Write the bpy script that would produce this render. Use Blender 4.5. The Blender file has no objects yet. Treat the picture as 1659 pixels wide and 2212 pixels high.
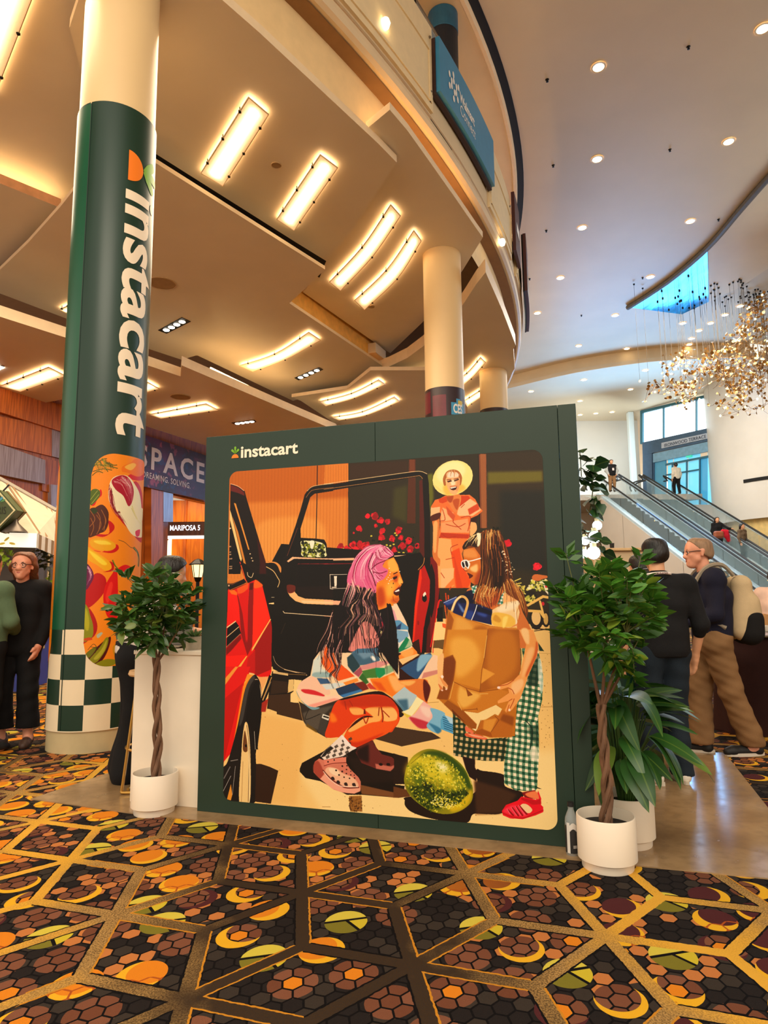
import bpy, bmesh, math, random
import numpy as np
from mathutils import Vector, Matrix, Quaternion
from mathutils.noise import noise as pnoise
random.seed(7)
PI = math.pi
SC = bpy.context.scene
COL = SC.collection

# ------------------------------------------------------------------ camera
CAM_H, FPX, PITCH, ROLL = 1.345, 1428.4, 0.1279, -0.0099
IW, IH = 1659, 2212
cd = bpy.data.cameras.new('camera')
cam = bpy.data.objects.new('camera', cd)
COL.objects.link(cam)
cd.sensor_fit = 'VERTICAL'
cd.sensor_height = 24.0
cd.lens = FPX / IH * 24.0
cd.clip_end = 200
_fw = Vector((0, math.cos(PITCH), math.sin(PITCH)))
_u0 = Vector((0, -math.sin(PITCH), math.cos(PITCH)))
_r0 = Vector((1, 0, 0))
_R = _r0 * math.cos(ROLL) + _u0 * math.sin(ROLL)
_U = -_r0 * math.sin(ROLL) + _u0 * math.cos(ROLL)
_m = Matrix.Identity(4)
for _i in range(3):
    _m[_i][0] = _R[_i]; _m[_i][1] = _U[_i]; _m[_i][2] = -_fw[_i]
_m[2][3] = CAM_H
cam.matrix_world = _m
SC.camera = cam

# ------------------------------------------------------------------ world, lights, exposure
SC.view_settings.view_transform = 'Standard'
SC.view_settings.look = 'None'
SC.view_settings.gamma = 1.0
SC.view_settings.exposure = 0.10
SC.view_settings.use_curve_mapping = False
SC.cycles.max_bounces = 7
SC.cycles.diffuse_bounces = 4
SC.cycles.glossy_bounces = 4
SC.cycles.transparent_max_bounces = 10
SC.cycles.sample_clamp_indirect = 6.0
SC.cycles.caustics_reflective = False
SC.cycles.caustics_refractive = False
W = bpy.data.worlds.new('hall'); SC.world = W
W.use_nodes = True
W.node_tree.nodes['Background'].inputs[0].default_value = (1.0, 0.88, 0.72, 1)
W.node_tree.nodes['Background'].inputs[1].default_value = 1.25

def area_light(name, loc, target, size, size_y, power, color):
    l = bpy.data.lights.new(name, 'AREA'); l.shape = 'RECTANGLE'
    l.size = size; l.size_y = size_y; l.energy = power; l.color = color
    o = bpy.data.objects.new(name, l); COL.objects.link(o)
    o.location = loc
    o.rotation_euler = (Vector(target) - Vector(loc)).to_track_quat('-Z', 'Y').to_euler()
    return o
# the lamp rows of the hall behind and above the photographer, and the daylight of the terrace glazing
area_light('hall_lamp_row', (-1.0, -1.5, 7.6), (0.0, 3.6, 0.6), 5.0, 3.0, 330, (1.0, 0.88, 0.70))
area_light('soffit_lamp_row', (-3.5, 9.0, 7.4), (-4.0, 8.5, 0.0), 5.0, 5.0, 650, (1.0, 0.80, 0.56))
area_light('lobby_downlight_row', (9.5, 26.0, 12.1), (9.8, 26.5, 0.0), 9.0, 9.0, 1900, (1.0, 0.93, 0.82))
area_light('landing_daylight', (12.8, 36.0, 8.6), (9.5, 41.0, 9.4), 3.0, 2.0, 260, (0.72, 0.90, 1.0))
area_light('terrace_daylight', (13.2, 33.0, 7.6), (4.5, 17.0, 13.0), 8.0, 4.0, 1150, (0.20, 0.50, 1.0))
area_light('atrium_daylight', (16.0, 16.0, 9.5), (2.0, 9.0, 3.0), 7.0, 4.0, 430, (0.70, 0.86, 1.0))

# ------------------------------------------------------------------ picture-to-place helpers (a pixel's sight line met with a real plane)
def ray(px, py):
    return _fw + _R * ((px - IW / 2) / FPX) - _U * ((py - IH / 2) / FPX)
EYE = Vector((0, 0, CAM_H))
def az(px, py, z):
    d = ray(px, py); return EYE + d * ((z - CAM_H) / d.z)
def ay(px, py, y):
    d = ray(px, py); return EYE + d * (y / d.y)
def apl(px, py, p, n):
    d = ray(px, py); n = Vector(n); return EYE + d * ((Vector(p) - EYE).dot(n) / d.dot(n))
def acyl(px, py, c, r, far=False):
    d = ray(px, py); a = d.x ** 2 + d.y ** 2; b = -(d.x * c[0] + d.y * c[1]); k = c[0] ** 2 + c[1] ** 2 - r * r
    disc = max(0.0, b * b - a * k) ** .5
    t = (-b + disc) / a if far else (-b - disc) / a
    return EYE + d * t

# ------------------------------------------------------------------ colours and materials
def L(r, g, b):
    f = lambda c: ((c / 255 + .055) / 1.055) ** 2.4 if c > 10.3 else c / 255 / 12.92
    return (f(r), f(g), f(b))
_mats = {}
def mat(name, rgb, rough=.6, metal=0.0, emit=None, es=0.0, var=0.06, scale=6.0, bump=0.0, bscale=60.0, spec=.5, trans=0.0, alpha=1.0, stretch=None, sheen=0):
    if name in _mats: return _mats[name]
    m = bpy.data.materials.new(name); m.use_nodes = True
    nt = m.node_tree; b = nt.nodes['Principled BSDF']
    c = L(*rgb)
    b.inputs['Roughness'].default_value = rough
    b.inputs['Metallic'].default_value = metal
    b.inputs['Specular IOR Level'].default_value = spec
    if trans: b.inputs['Transmission Weight'].default_value = trans; b.inputs['IOR'].default_value = 1.1
    if alpha < 1: b.inputs['Alpha'].default_value = alpha
    if sheen: b.inputs['Sheen Weight'].default_value = sheen
    b.inputs['Base Color'].default_value = (*c, 1)
    if var or bump:
        tc = nt.nodes.new('ShaderNodeTexCoord'); mp = nt.nodes.new('ShaderNodeMapping')
        nt.links.new(tc.outputs['Object'], mp.inputs[0])
        if stretch: mp.inputs['Scale'].default_value = stretch
    if var:
        n = nt.nodes.new('ShaderNodeTexNoise'); n.inputs['Scale'].default_value = scale; n.inputs['Detail'].default_value = 5
        nt.links.new(mp.outputs[0], n.inputs['Vector'])
        r = nt.nodes.new('ShaderNodeValToRGB')
        r.color_ramp.elements[0].position = .3; r.color_ramp.elements[1].position = .7
        r.color_ramp.elements[0].color = (*[x * (1 - var * 2) for x in c], 1)
        r.color_ramp.elements[1].color = (*[min(1, x * (1 + var * 2)) for x in c], 1)
        nt.links.new(n.outputs['Fac'], r.inputs[0]); nt.links.new(r.outputs[0], b.inputs['Base Color'])
    if bump:
        n2 = nt.nodes.new('ShaderNodeTexNoise'); n2.inputs['Scale'].default_value = bscale; n2.inputs['Detail'].default_value = 3
        nt.links.new(mp.outputs[0], n2.inputs['Vector'])
        bp = nt.nodes.new('ShaderNodeBump'); bp.inputs['Strength'].default_value = bump; bp.inputs['Distance'].default_value = .01
        nt.links.new(n2.outputs['Fac'], bp.inputs['Height']); nt.links.new(bp.outputs[0], b.inputs['Normal'])
    if emit:
        b.inputs['Emission Color'].default_value = (*L(*emit), 1); b.inputs['Emission Strength'].default_value = es
    _mats[name] = m
    return m

# ------------------------------------------------------------------ object helpers
def mesh_obj(name, verts, faces, m=None, parent=None, smooth=False, mi=None, uvs=None):
    me = bpy.data.meshes.new(name)
    me.from_pydata([tuple(v) for v in verts], [], faces)
    for x in (m if isinstance(m, (list, tuple)) else [m]):
        if x: me.materials.append(x)
    if mi is not None: me.polygons.foreach_set('material_index', mi)
    if smooth: me.polygons.foreach_set('use_smooth', [True] * len(me.polygons))
    o = bpy.data.objects.new(name, me); COL.objects.link(o)
    if parent: attach(o, parent)
    return o
def attach(o, parent):
    o.parent = parent
    o.matrix_parent_inverse = world_of(parent).inverted()
def world_of(o):
    M = Matrix.LocRotScale(o.location, o.rotation_euler, o.scale)
    return (world_of(o.parent) @ o.matrix_parent_inverse @ M) if o.parent else M
def tag(o, label=None, cat=None, group=None, kind=None):
    if label: o['label'] = label
    if cat: o['category'] = cat
    if group: o['group'] = group
    if kind: o['kind'] = kind
    return o
def thing(name, label, cat, loc=(0, 0, 0), group=None, rz=0.0):
    o = bpy.data.objects.new(name, None); COL.objects.link(o); o.empty_display_size = .1
    o.location = loc; o.rotation_euler = (0, 0, rz)
    return tag(o, label, cat, group)
class G:
    """gathers shapes into one mesh"""
    def __init__(s): s.v = []; s.f = []; s.mi = []
    def add(s, v, f, m=0):
        k = len(s.v); s.v += [tuple(x) for x in v]; s.f += [tuple(i + k for i in q) for q in f]; s.mi += [m] * len(f); return s
    def box(s, c, d, rz=0.0, m=0, bevel=0.0):
        x, y, z = (q / 2 for q in d); cs, sn = math.cos(rz), math.sin(rz)
        b = min(bevel, x * .9, y * .9, z * .9)
        if b <= 0:
            V = [(sx * x, sy * y, sz * z) for sz in (-1, 1) for sy in (-1, 1) for sx in (-1, 1)]
            F = [(0, 2, 3, 1), (4, 5, 7, 6), (0, 1, 5, 4), (1, 3, 7, 5), (3, 2, 6, 7), (2, 0, 4, 6)]
        else:
            ring = [(-x + b, -y), (x - b, -y), (x, -y + b), (x, y - b), (x - b, y), (-x + b, y), (-x, y - b), (-x, -y + b)]
            ins = [(-x + b, -y + b), (x - b, -y + b), (x - b, -y + b), (x - b, y - b), (x - b, y - b), (-x + b, y - b), (-x + b, y - b), (-x + b, -y + b)]
            V = [(*p, -z) for p in ins] + [(*p, -z + b) for p in ring] + [(*p, z - b) for p in ring] + [(*p, z) for p in ins]
            F = [tuple(reversed(range(8))), tuple(range(24, 32))]
            for k in range(3):
                for i in range(8): F.append((k * 8 + i, k * 8 + (i + 1) % 8, k * 8 + 8 + (i + 1) % 8, k * 8 + 8 + i))
        V = [(c[0] + p[0] * cs - p[1] * sn, c[1] + p[0] * sn + p[1] * cs, c[2] + p[2]) for p in V]
        return s.add(V, F, m)
    def prism(s, poly, z0, z1, m=0, mside=None):
        n = len(poly)
        ar = sum(poly[i][0] * poly[(i + 1) % n][1] - poly[(i + 1) % n][0] * poly[i][1] for i in range(n))
        if ar < 0: poly = poly[::-1]
        V = [(p[0], p[1], z0) for p in poly] + [(p[0], p[1], z1) for p in poly]
        s.add(V, [tuple(reversed(range(n))), tuple(range(n, 2 * n))], m)
        k = len(s.v) - 2 * n
        s.f += [(k + i, k + (i + 1) % n, k + n + (i + 1) % n, k + n + i) for i in range(n)]
        s.mi += [m if mside is None else mside] * n
        return s
    def tube(s, pts, r, n=8, m=0, cap=True):
        pts = [Vector(p) for p in pts]; R_ = r if isinstance(r, (list, tuple)) else [r] * len(pts)
        V = []; F = []; prev = None
        for i, p in enumerate(pts):
            t = (pts[min(i + 1, len(pts) - 1)] - pts[max(i - 1, 0)]).normalized()
            if prev is None:
                a = t.orthogonal().normalized()
            else:
                a = (prev - t * prev.dot(t)).normalized()
            prev = a; b = t.cross(a)
            for k in range(n):
                th = 2 * PI * k / n; V.append(p + (a * math.cos(th) + b * math.sin(th)) * R_[i])
        for i in range(len(pts) - 1):
            for k in range(n): F.append((i * n + k, i * n + (k + 1) % n, (i + 1) * n + (k + 1) % n, (i + 1) * n + k))
        if cap: F.append(tuple(reversed(range(n)))); F.append(tuple(range((len(pts) - 1) * n, len(pts) * n)))
        return s.add(V, F, m)
    def lathe(s, prof, c=(0, 0, 0), n=32, m=0, a0=0.0, a1=2 * PI):
        full = abs(a1 - a0 - 2 * PI) < 1e-6; cols = n if full else n + 1
        V = [(c[0] + r * math.cos(a0 + (a1 - a0) * k / n), c[1] + r * math.sin(a0 + (a1 - a0) * k / n), c[2] + z) for r, z in prof for k in range(cols)]
        F = []
        for i in range(len(prof) - 1):
            for k in range(n):
                k2 = (k + 1) % cols; F.append((i * cols + k, i * cols + k2, (i + 1) * cols + k2, (i + 1) * cols + k))
        return s.add(V, F, m)
    def disc(s, c, r, n=20, m=0, down=False):
        V = [(c[0] + r * math.cos(2 * PI * k / n), c[1] + r * math.sin(2 * PI * k / n), c[2]) for k in range(n)]
        return s.add(V, [tuple(reversed(range(n))) if down else tuple(range(n))], m)
    def quad(s, a, b, c, d, m=0): return s.add([a, b, c, d], [(0, 1, 2, 3)], m)
    def obj(s, name, m=None, parent=None, smooth=False):
        o = mesh_obj(name, s.v, s.f, m, parent, smooth, s.mi)
        if smooth:
            me = o.data
            try: me.set_sharp_from_angle(angle=math.radians(40))
            except Exception: pass
        return o
def subtree(o):
    yield o
    for c in o.children: yield from subtree(c)
def dup(src, loc=None, rz=None, label=None, scale=None):
    """a copy of a thing with copies of its parts and their sub-parts"""
    def cp(o, par):
        c = o.copy(); COL.objects.link(c)
        if par: c.parent = par
        for ch in o.children: cp(ch, c)
        return c
    r = cp(src, None)
    if loc is not None: r.location = loc
    if rz is not None: r.rotation_euler = (0, 0, rz)
    if scale is not None: r.scale = (scale,) * 3
    if label: r['label'] = label
    return r
_fonts = {}
def text_mesh(txt, bold=0.0, res=3, shear=0.0, space=1.0, sub=0.0):
    """vertices (x, y) and triangles of lettering, baseline at 0, capital height about 0.7"""
    cu = bpy.data.curves.new('lettering', 'FONT'); cu.body = txt; cu.offset = bold; cu.resolution_u = res
    cu.shear = shear; cu.space_character = space; cu.fill_mode = 'FRONT'
    o = bpy.data.objects.new('lettering', cu); COL.objects.link(o)
    dg = bpy.context.evaluated_depsgraph_get(); ev = o.evaluated_get(dg); me = ev.to_mesh()
    bm = bmesh.new(); bm.from_mesh(me); ev.to_mesh_clear()
    bpy.data.objects.remove(o); bpy.data.curves.remove(cu)
    bmesh.ops.triangulate(bm, faces=bm.faces[:])
    if sub:
        for _ in range(6):
            es = [e for e in bm.edges if e.calc_length() > sub]
            if not es: break
            bmesh.ops.subdivide_edges(bm, edges=es, cuts=1)
            bmesh.ops.triangulate(bm, faces=bm.faces[:])
    bm.verts.index_update()
    V = [(v.co.x, v.co.y) for v in bm.verts]; F = [tuple(v.index for v in f.verts) for f in bm.faces]
    bm.free()
    return V, F
def lettering(name, txt, place, m, parent, width=None, height=None, bold=0.0, sub=0.0, space=1.0, shear=0.0, res=3):
    """place(x, y) -> point; text is fitted to 0..width and 0..height (height of its tallest letter)"""
    V, F = text_mesh(txt, bold, res, shear, space, sub)
    x0 = min(v[0] for v in V); x1 = max(v[0] for v in V); y1 = max(v[1] for v in V); y0 = min(v[1] for v in V)
    sx = width / (x1 - x0) if width else None
    sy = height / (y1 - min(y0, 0) if y0 > -.05 else y1) if height else None
    sx = sx or sy; sy = sy or sx
    return mesh_obj(name, [place((x - x0) * sx, y * sy) for x, y in V], F, m, parent)
def smooth_curve(pts, n=6):
    """Catmull-Rom through points"""
    P_ = [Vector(p) for p in pts]; out = []
    for i in range(len(P_) - 1):
        p0, p1, p2, p3 = P_[max(i - 1, 0)], P_[i], P_[i + 1], P_[min(i + 2, len(P_) - 1)]
        for k in range(n):
            t = k / n
            out.append(.5 * ((2 * p1) + (p2 - p0) * t + (2 * p0 - 5 * p1 + 4 * p2 - p3) * t * t + (3 * p1 - p0 - 3 * p2 + p3) * t ** 3))
    out.append(P_[-1]); return out
class X:
    """tiny algebra on shader sockets"""
    nt = None
    def __init__(s, k): s.k = k
    @staticmethod
    def m(op, *a):
        n = X.nt.nodes.new('ShaderNodeMath'); n.operation = op
        for i, v in enumerate(a):
            if isinstance(v, X): X.nt.links.new(v.k, n.inputs[i])
            else: n.inputs[i].default_value = v
        return X(n.outputs[0])
    def __add__(s, o): return X.m('ADD', s, o)
    __radd__ = __add__
    def __sub__(s, o): return X.m('SUBTRACT', s, o)
    def __rsub__(s, o): return X.m('SUBTRACT', o, s)
    def __mul__(s, o): return X.m('MULTIPLY', s, o)
    __rmul__ = __mul__
    def __truediv__(s, o): return X.m('DIVIDE', s, o)
    def lt(s, o): return X.m('LESS_THAN', s, o)
    def gt(s, o): return X.m('GREATER_THAN', s, o)
    def abs(s): return X.m('ABSOLUTE', s)
    def floor(s): return X.m('FLOOR', s)
    def mod(s, o): return X.m('FLOORED_MODULO', s, o)
    def mx(s, o): return X.m('MAXIMUM', s, o)
    def mn(s, o): return X.m('MINIMUM', s, o)
    def step(s, a, b):
        n = X.nt.nodes.new('ShaderNodeMapRange'); X.nt.links.new(s.k, n.inputs[0])
        n.inputs[1].default_value = a; n.inputs[2].default_value = b; return X(n.outputs[0])
    def mix(s, a, b):
        """colour: a where s is 0, b where s is 1"""
        n = X.nt.nodes.new('ShaderNodeMix'); n.data_type = 'RGBA'
        X.nt.links.new(s.k, n.inputs[0])
        for i, v in ((6, a), (7, b)):
            if isinstance(v, X): X.nt.links.new(v.k, n.inputs[i])
            else: n.inputs[i].default_value = (*v, 1)
        return X(n.outputs[2])
    @staticmethod
    def vec(x, y, z=0.0):
        n = X.nt.nodes.new('ShaderNodeCombineXYZ')
        for i, v in enumerate((x, y, z)):
            if isinstance(v, X): X.nt.links.new(v.k, n.inputs[i])
            else: n.inputs[i].default_value = v
        return X(n.outputs[0])
    @staticmethod
    def rnd(x, y, seed=0.0):
        v = X.vec(x, y, seed); n = X.nt.nodes.new('ShaderNodeTexWhiteNoise'); n.noise_dimensions = '3D'
        X.nt.links.new(v.k, n.inputs[0]); return X(n.outputs[0])
    @staticmethod
    def noise(x, y, sc, det=2.0, z=0.0):
        v = X.vec(x, y, z); n = X.nt.nodes.new('ShaderNodeTexNoise'); n.inputs['Scale'].default_value = sc; n.inputs['Detail'].default_value = det
        X.nt.links.new(v.k, n.inputs['Vector']); return X(n.outputs['Fac'])
    @staticmethod
    def coords(kind='Object'):
        t = X.nt.nodes.new('ShaderNodeTexCoord'); s = X.nt.nodes.new('ShaderNodeSeparateXYZ')
        X.nt.links.new(t.outputs[kind], s.inputs[0]); return X(s.outputs[0]), X(s.outputs[1]), X(s.outputs[2])
def node_mat(name, rough=.6, spec=.5):
    m = bpy.data.materials.new(name); m.use_nodes = True; X.nt = m.node_tree
    b = m.node_tree.nodes['Principled BSDF']; b.inputs['Roughness'].default_value = rough; b.inputs['Specular IOR Level'].default_value = spec
    return m, b
# ================================================================== structure: floor, ceilings, gallery ring, walls
cream = mat('cream_paint', (226, 200, 160), .55, var=.02, scale=1.5)
soffit = mat('soffit_paint', (238, 228, 210), .42, var=.02, scale=.8)
soffit_dark = mat('soffit_shadow_paint', (120, 84, 52), .7, var=.04)
edge_paint = mat('edge_paint', (240, 212, 172), .5, var=.02)
white_paint = mat('white_paint', (228, 222, 212), .4, var=.02, scale=1.0)
dark_gap = mat('dark_gap', (14, 11, 10), .8, var=0)
black_metal = mat('black_metal', (22, 20, 20), .4, .6, var=0)
deck_paint = mat('deck_paint', (150, 110, 66), .8, var=.03)

def struct(o, label):
    return tag(o, label, kind='structure')

# ---- carpet: rhombus lattice of woven bands, honeycomb and discs
def carpet_material():
    m, b = node_mat('patterned_carpet', .95, .1)
    x, y, z = X.coords('Object')
    # lattice frame: a1=(.778,.195), a2=(-.482,.611), origin (.087,.627+2)
    dx, dy = x - .087, y - 2.627
    det = .778 * .611 + .195 * .482
    u = (dx * .611 + dy * .482) * (1 / det); v = (dy * .778 - dx * .195) * (1 / det)
    qx = u - v * .5; qy = v * .8660254
    def hexgrid(px, py):
        ax = (px + .5).mod(1.0) - .5; ay = (py + .8660254).mod(1.7320508) - .8660254
        bx = px.mod(1.0) - .5; by = py.mod(1.7320508) - .8660254
        pick = (bx * bx + by * by).lt(ax * ax + ay * ay)
        lx = ax + (bx - ax) * pick; ly = ay + (by - ay) * pick
        return lx, ly, px - lx, py - ly
    wob = X.noise(x, y, 40.0, 1.0) * .012 - .006
    lx, ly, cx, cy = hexgrid(qx, qy)
    d1 = lx; d2 = lx * .5 + ly * .8660254; d3 = lx * -.5 + ly * .8660254
    band = d1.abs().mn(d2.abs()).mn(d3.abs()) + wob
    inband = band.lt(.034)
    edge = band.lt(.044)
    # honeycomb
    S = 11.0
    hx, hy, hcx, hcy = hexgrid(qx * S, qy * S)
    hd = hx.abs().mx((hx * .5 + hy * .8660254).abs()).mx((hx * -.5 + hy * .8660254).abs()) + wob
    joint = hd.gt(.445)
    kx = (hcx * 2 + .5).floor(); ky = (hcy * 1.1547005 + .5).floor()
    r1 = X.rnd(kx, ky, 1.0); r2 = X.rnd(kx, ky, 2.0)
    zone = X.noise(x, y, 1.15, 1.0, 4.0)
    # discs on every third cell
    gx, gy, gcx, gcy = hexgrid(qx * (S / 3), qy * (S / 3))
    jx = (gcx * 2 + .5).floor(); jy = (gcy * 1.1547005 + .5).floor()
    s1 = X.rnd(jx, jy, 5.0); s2 = X.rnd(jx, jy, 6.0); s3 = X.rnd(jx, jy, 7.0)
    rr = X.m('SQRT', gx * gx + gy * gy) + wob
    disc = rr.lt(.415)
    ox = gx - (s2 - .5) * .34; oy = gy - .05 - s3 * .08
    moon = X.m('SQRT', ox * ox + oy * oy).gt(.37)
    black = L(36, 31, 30); ink = L(14, 12, 13); coal = L(58, 50, 44)
    brown = L(112, 66, 46); plum = L(82, 38, 40); orange = L(226, 134, 32); gold = L(236, 178, 40)
    yellow = L(208, 186, 52); olive = L(126, 118, 40); peach = L(196, 122, 66); rust = L(176, 84, 32)
    warm = x.step(.9, -.2)
    # background honeycomb: coal, with peach cells in patches
    peachy = r1.gt(.70)
    peach_zone = zone.gt(.50)
    cell = r2.gt(.6).mix(black, coal)
    cell = (peachy * peach_zone).mix(cell, peach)
    cell = (joint).mix(cell, ink)
    # disc kinds
    petal = r2.mix(brown, L(132, 84, 62))
    fl = joint.mix(petal, ink)
    core = (gx * gx + gy * gy).lt(.028)
    fl = (core * s2.gt(.6) * (1 - joint)).mix(fl, orange)
    fl = (moon * s3.gt(.72)).mix(fl, gold)
    fl = (moon * s3.lt(.25)).mix(fl, plum)
    so = moon.mix(warm.mix(plum, orange), gold)
    so = ((gy.lt(-.1)) * s2.gt(.5) * joint).mix(so, rust)
    a_ = gx + gy * .5
    cub = gy.gt(.06).mix(a_.gt(.04).mix(olive, yellow), L(214, 196, 74))
    cubj = ((gy - .06).abs().lt(.035) + (a_ - .04).abs().lt(.035) * gy.lt(.06)).mn(1.0)
    cub = cubj.mix(cub, ink)
    kind = s1
    dcol = kind.lt(.36).mix(kind.lt(.60).mix(cub, so), fl)
    has = disc * kind.lt(.70)
    col = has.mix(cell, dcol)
    # woven bands
    t = X.m('PINGPONG', x + y * .18 - .25, 1.45) * (1 / 1.45)
    tone = (t * 1.05 - .08 + (X.noise(x, y, 5.0, 3.0) - .5) * .5)
    sp = X.noise(x, y, 150.0, 2.0)
    bcol = tone.step(.2, .55).mix(L(58, 46, 36), L(186, 146, 86))
    bcol = tone.step(.6, .85).mix(bcol, L(232, 174, 62))
    bcol = (sp.step(.42, .58) * .75 * tone.step(1.0, .5)).mix(bcol, L(66, 48, 30))
    col = (edge * d1.gt(0) * tone.lt(.7)).mix(col, L(206, 138, 40))
    col = (edge * d1.lt(0)).mix(col, ink)
    col = inband.mix(col, bcol)
    pile = X.noise(x, y, 420.0, 2.0)
    col = (pile.step(.3, .7) * .45).mix(col, (.5 * pile).mix(col, ink))
    X.nt.links.new(col.k, b.inputs['Base Color'])
    bp = X.nt.nodes.new('ShaderNodeBump'); bp.inputs['Strength'].default_value = .5; bp.inputs['Distance'].default_value = .006
    X.nt.links.new((pile + inband * .6 - joint * .3).k, bp.inputs['Height']); X.nt.links.new(bp.outputs[0], b.inputs['Normal'])
    return m
fl = G().box((6, 18, -.05), (60, 60, .1)).obj('floor', carpet_material())
struct(fl, 'carpet of gold bands, honeycomb cells and orange discs on black')

# ---- vinyl mat under the booth
def vinyl_material():
    m, b = node_mat('grey_vinyl', .18, .6)
    x, y, z = X.coords('Object')
    n = X.noise(x, y, 2.2, 6.0); k = X.noise(x, y, 14.0, 5.0)
    c = n.step(.35, .65).mix(L(142, 112, 76), L(176, 144, 104)); c = (k.step(.45, .75) * .5).mix(c, L(116, 92, 64))
    X.nt.links.new(c.k, b.inputs['Base Color'])
    r = (k * .25 + .1); X.nt.links.new(r.k, b.inputs['Roughness'])
    return m
mp = [az(*p, .004) for p in [(66, 1726), (285, 1757), (1232, 1856), (1659, 1898)]]
e0 = (mp[2] - mp[1]).normalized()
far = [az(1760, 1850, .004), az(1659, 1745, .004), az(1565, 1626, .004), az(1470, 1626, .004), az(1300, 1622, .004), az(700, 1590, .004), az(300, 1648, .004)]
o = G().prism([(p.x, p.y) for p in mp + far], 0.0, .006).obj('vinyl_mat', vinyl_material())
tag(o, 'glossy brown grey vinyl mat on the carpet under the green booth', 'mat')

# ---- gallery ring (upper floor balcony) : two concentric circles found from the place
RC = (-23.306, 24.083); RR = 27.92
BC = (-18.131, 22.208); BR = 22.681
def ring(c, r, a0, a1, n):
    return [(c[0] + r * math.cos(a0 + (a1 - a0) * i / n), c[1] + r * math.sin(a0 + (a1 - a0) * i / n)) for i in range(n + 1)]
def arc_wall(g, c, r, a0, a1, z0, z1, n=60, m=0):
    P0 = ring(c, r, a0, a1, n); k = len(g.v)
    g.add([(*p, z0) for p in P0] + [(*p, z1) for p in P0], [(i, i + 1, n + 2 + i, n + 1 + i) for i in range(n)], m); return g
def arc_flat(g, c, r0, r1, a0, a1, z, n=60, m=0):
    A = ring(c, r0, a0, a1, n); B = ring(c, r1, a0, a1, n)
    g.add([(*p, z) for p in A] + [(*p, z) for p in B], [(i, i + 1, n + 2 + i, n + 1 + i) for i in range(n)], m); return g
def ang(c, p): return math.atan2(p[1] - c[1], p[0] - c[0])
A0, A1 = math.radians(-62), math.radians(24)
g = G()
# underside lip, bullnose and fascia
prof = [(27.58, 9.0), (27.86, 8.985), (27.92, 9.02), (27.94, 9.10), (27.92, 9.20), (27.90, 9.205)]
def arc_prof(g, c, prof, a0, a1, n=70, m=0):
    for (r0, z0), (r1, z1) in zip(prof[:-1], prof[1:]):
        A = ring(c, r0, a0, a1, n); B = ring(c, r1, a0, a1, n)
        g.add([(*p, z0) for p in A] + [(*p, z1) for p in B], [(i, i + 1, n + 2 + i, n + 1 + i) for i in range(n)], m)
    return g
arc_prof(g, RC, prof, A0, A1)
arc_wall(g, RC, 27.86, A0, A1, 9.205, 9.26, 70, 1)
arc_prof(g, RC, [(27.90, 9.26), (27.92, 9.27), (27.92, 10.15), (27.90, 10.22), (27.60, 10.22)], A0, A1, 70, 0)
struct(g.obj('trim_1', [cream, dark_gap]), 'cream curved gallery edge with black shadow line above the soffit panels')
g = arc_wall(G(), RC, 27.57, A0, A1, 8.28, 9.0, 70)
struct(g.obj('wall_cove', mat('cove_wall_paint', (240, 206, 150), .6, var=.02)), 'cream wall band behind the soffit panels under the gallery')
g = arc_flat(G(), RC, 2.0, 27.8, A0, A1, 8.97, 50)
struct(g.obj('ceiling', deck_paint), 'tan deck underside above the soffit panels')
# upper floor ceiling with its black edge and the white atrium ceiling
g = G(); arc_flat(g, BC, 8.0, BR - .30, A0, A1, 12.95, 60, 0); arc_prof(g, BC, [(BR - .30, 12.95), (BR - .27, 12.90), (BR - .20, 12.90), (BR - .16, 12.97), (BR - .16, 13.0)], A0, A1, 60, 1)
struct(g.obj('ceiling', [cream, edge_paint]), 'cream ceiling of the upper gallery inside the black rim')
g = G(); arc_flat(g, BC, BR - .16, BR + .02, A0, A1, 12.99, 60, 0)
struct(g.obj('trim_2', dark_gap), 'black curved rim between gallery ceiling and white atrium ceiling')
strip_top = [az(*p, 13.0) for p in [(1040, 828), (1113, 809), (1235, 779), (1370, 757), (1470, 748), (1620, 742)]]
arcpts = ring(BC, BR, A0, ang(BC, (strip_top[0].x, strip_top[0].y)), 60)
poly = [(26, -8)] + [(p[0], p[1]) for p in arcpts] + [(p.x, p.y) for p in smooth_curve(strip_top, 4)] + [(34, 34)]
g = G().prism(poly, 13.0, 13.25)
atrium_paint = mat('atrium_ceiling_paint', (224, 203, 172), .46, var=.02, scale=.6)
struct(g.obj('ceiling', atrium_paint), 'white glossy atrium ceiling with rows of downlights')
st = smooth_curve(strip_top, 4)
g = G()
for i in range(len(st) - 1):
    a, b_ = st[i], st[i + 1]; g.quad((a.x, a.y, 12.3), (b_.x, b_.y, 12.3), (b_.x, b_.y, 13.05), (a.x, a.y, 13.05))
struct(g.obj('trim_3', cream), 'curved cream drop between the atrium ceiling and the lower ceiling')
poly = [(p.x, p.y - .12) for p in st] + [(40, 34), (40, 60), (-6, 60), (-6, st[0].y)]
struct(G().prism(poly, 12.3, 12.5).obj('ceiling', atrium_paint), 'lower pale blue ceiling over the escalators')

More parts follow.
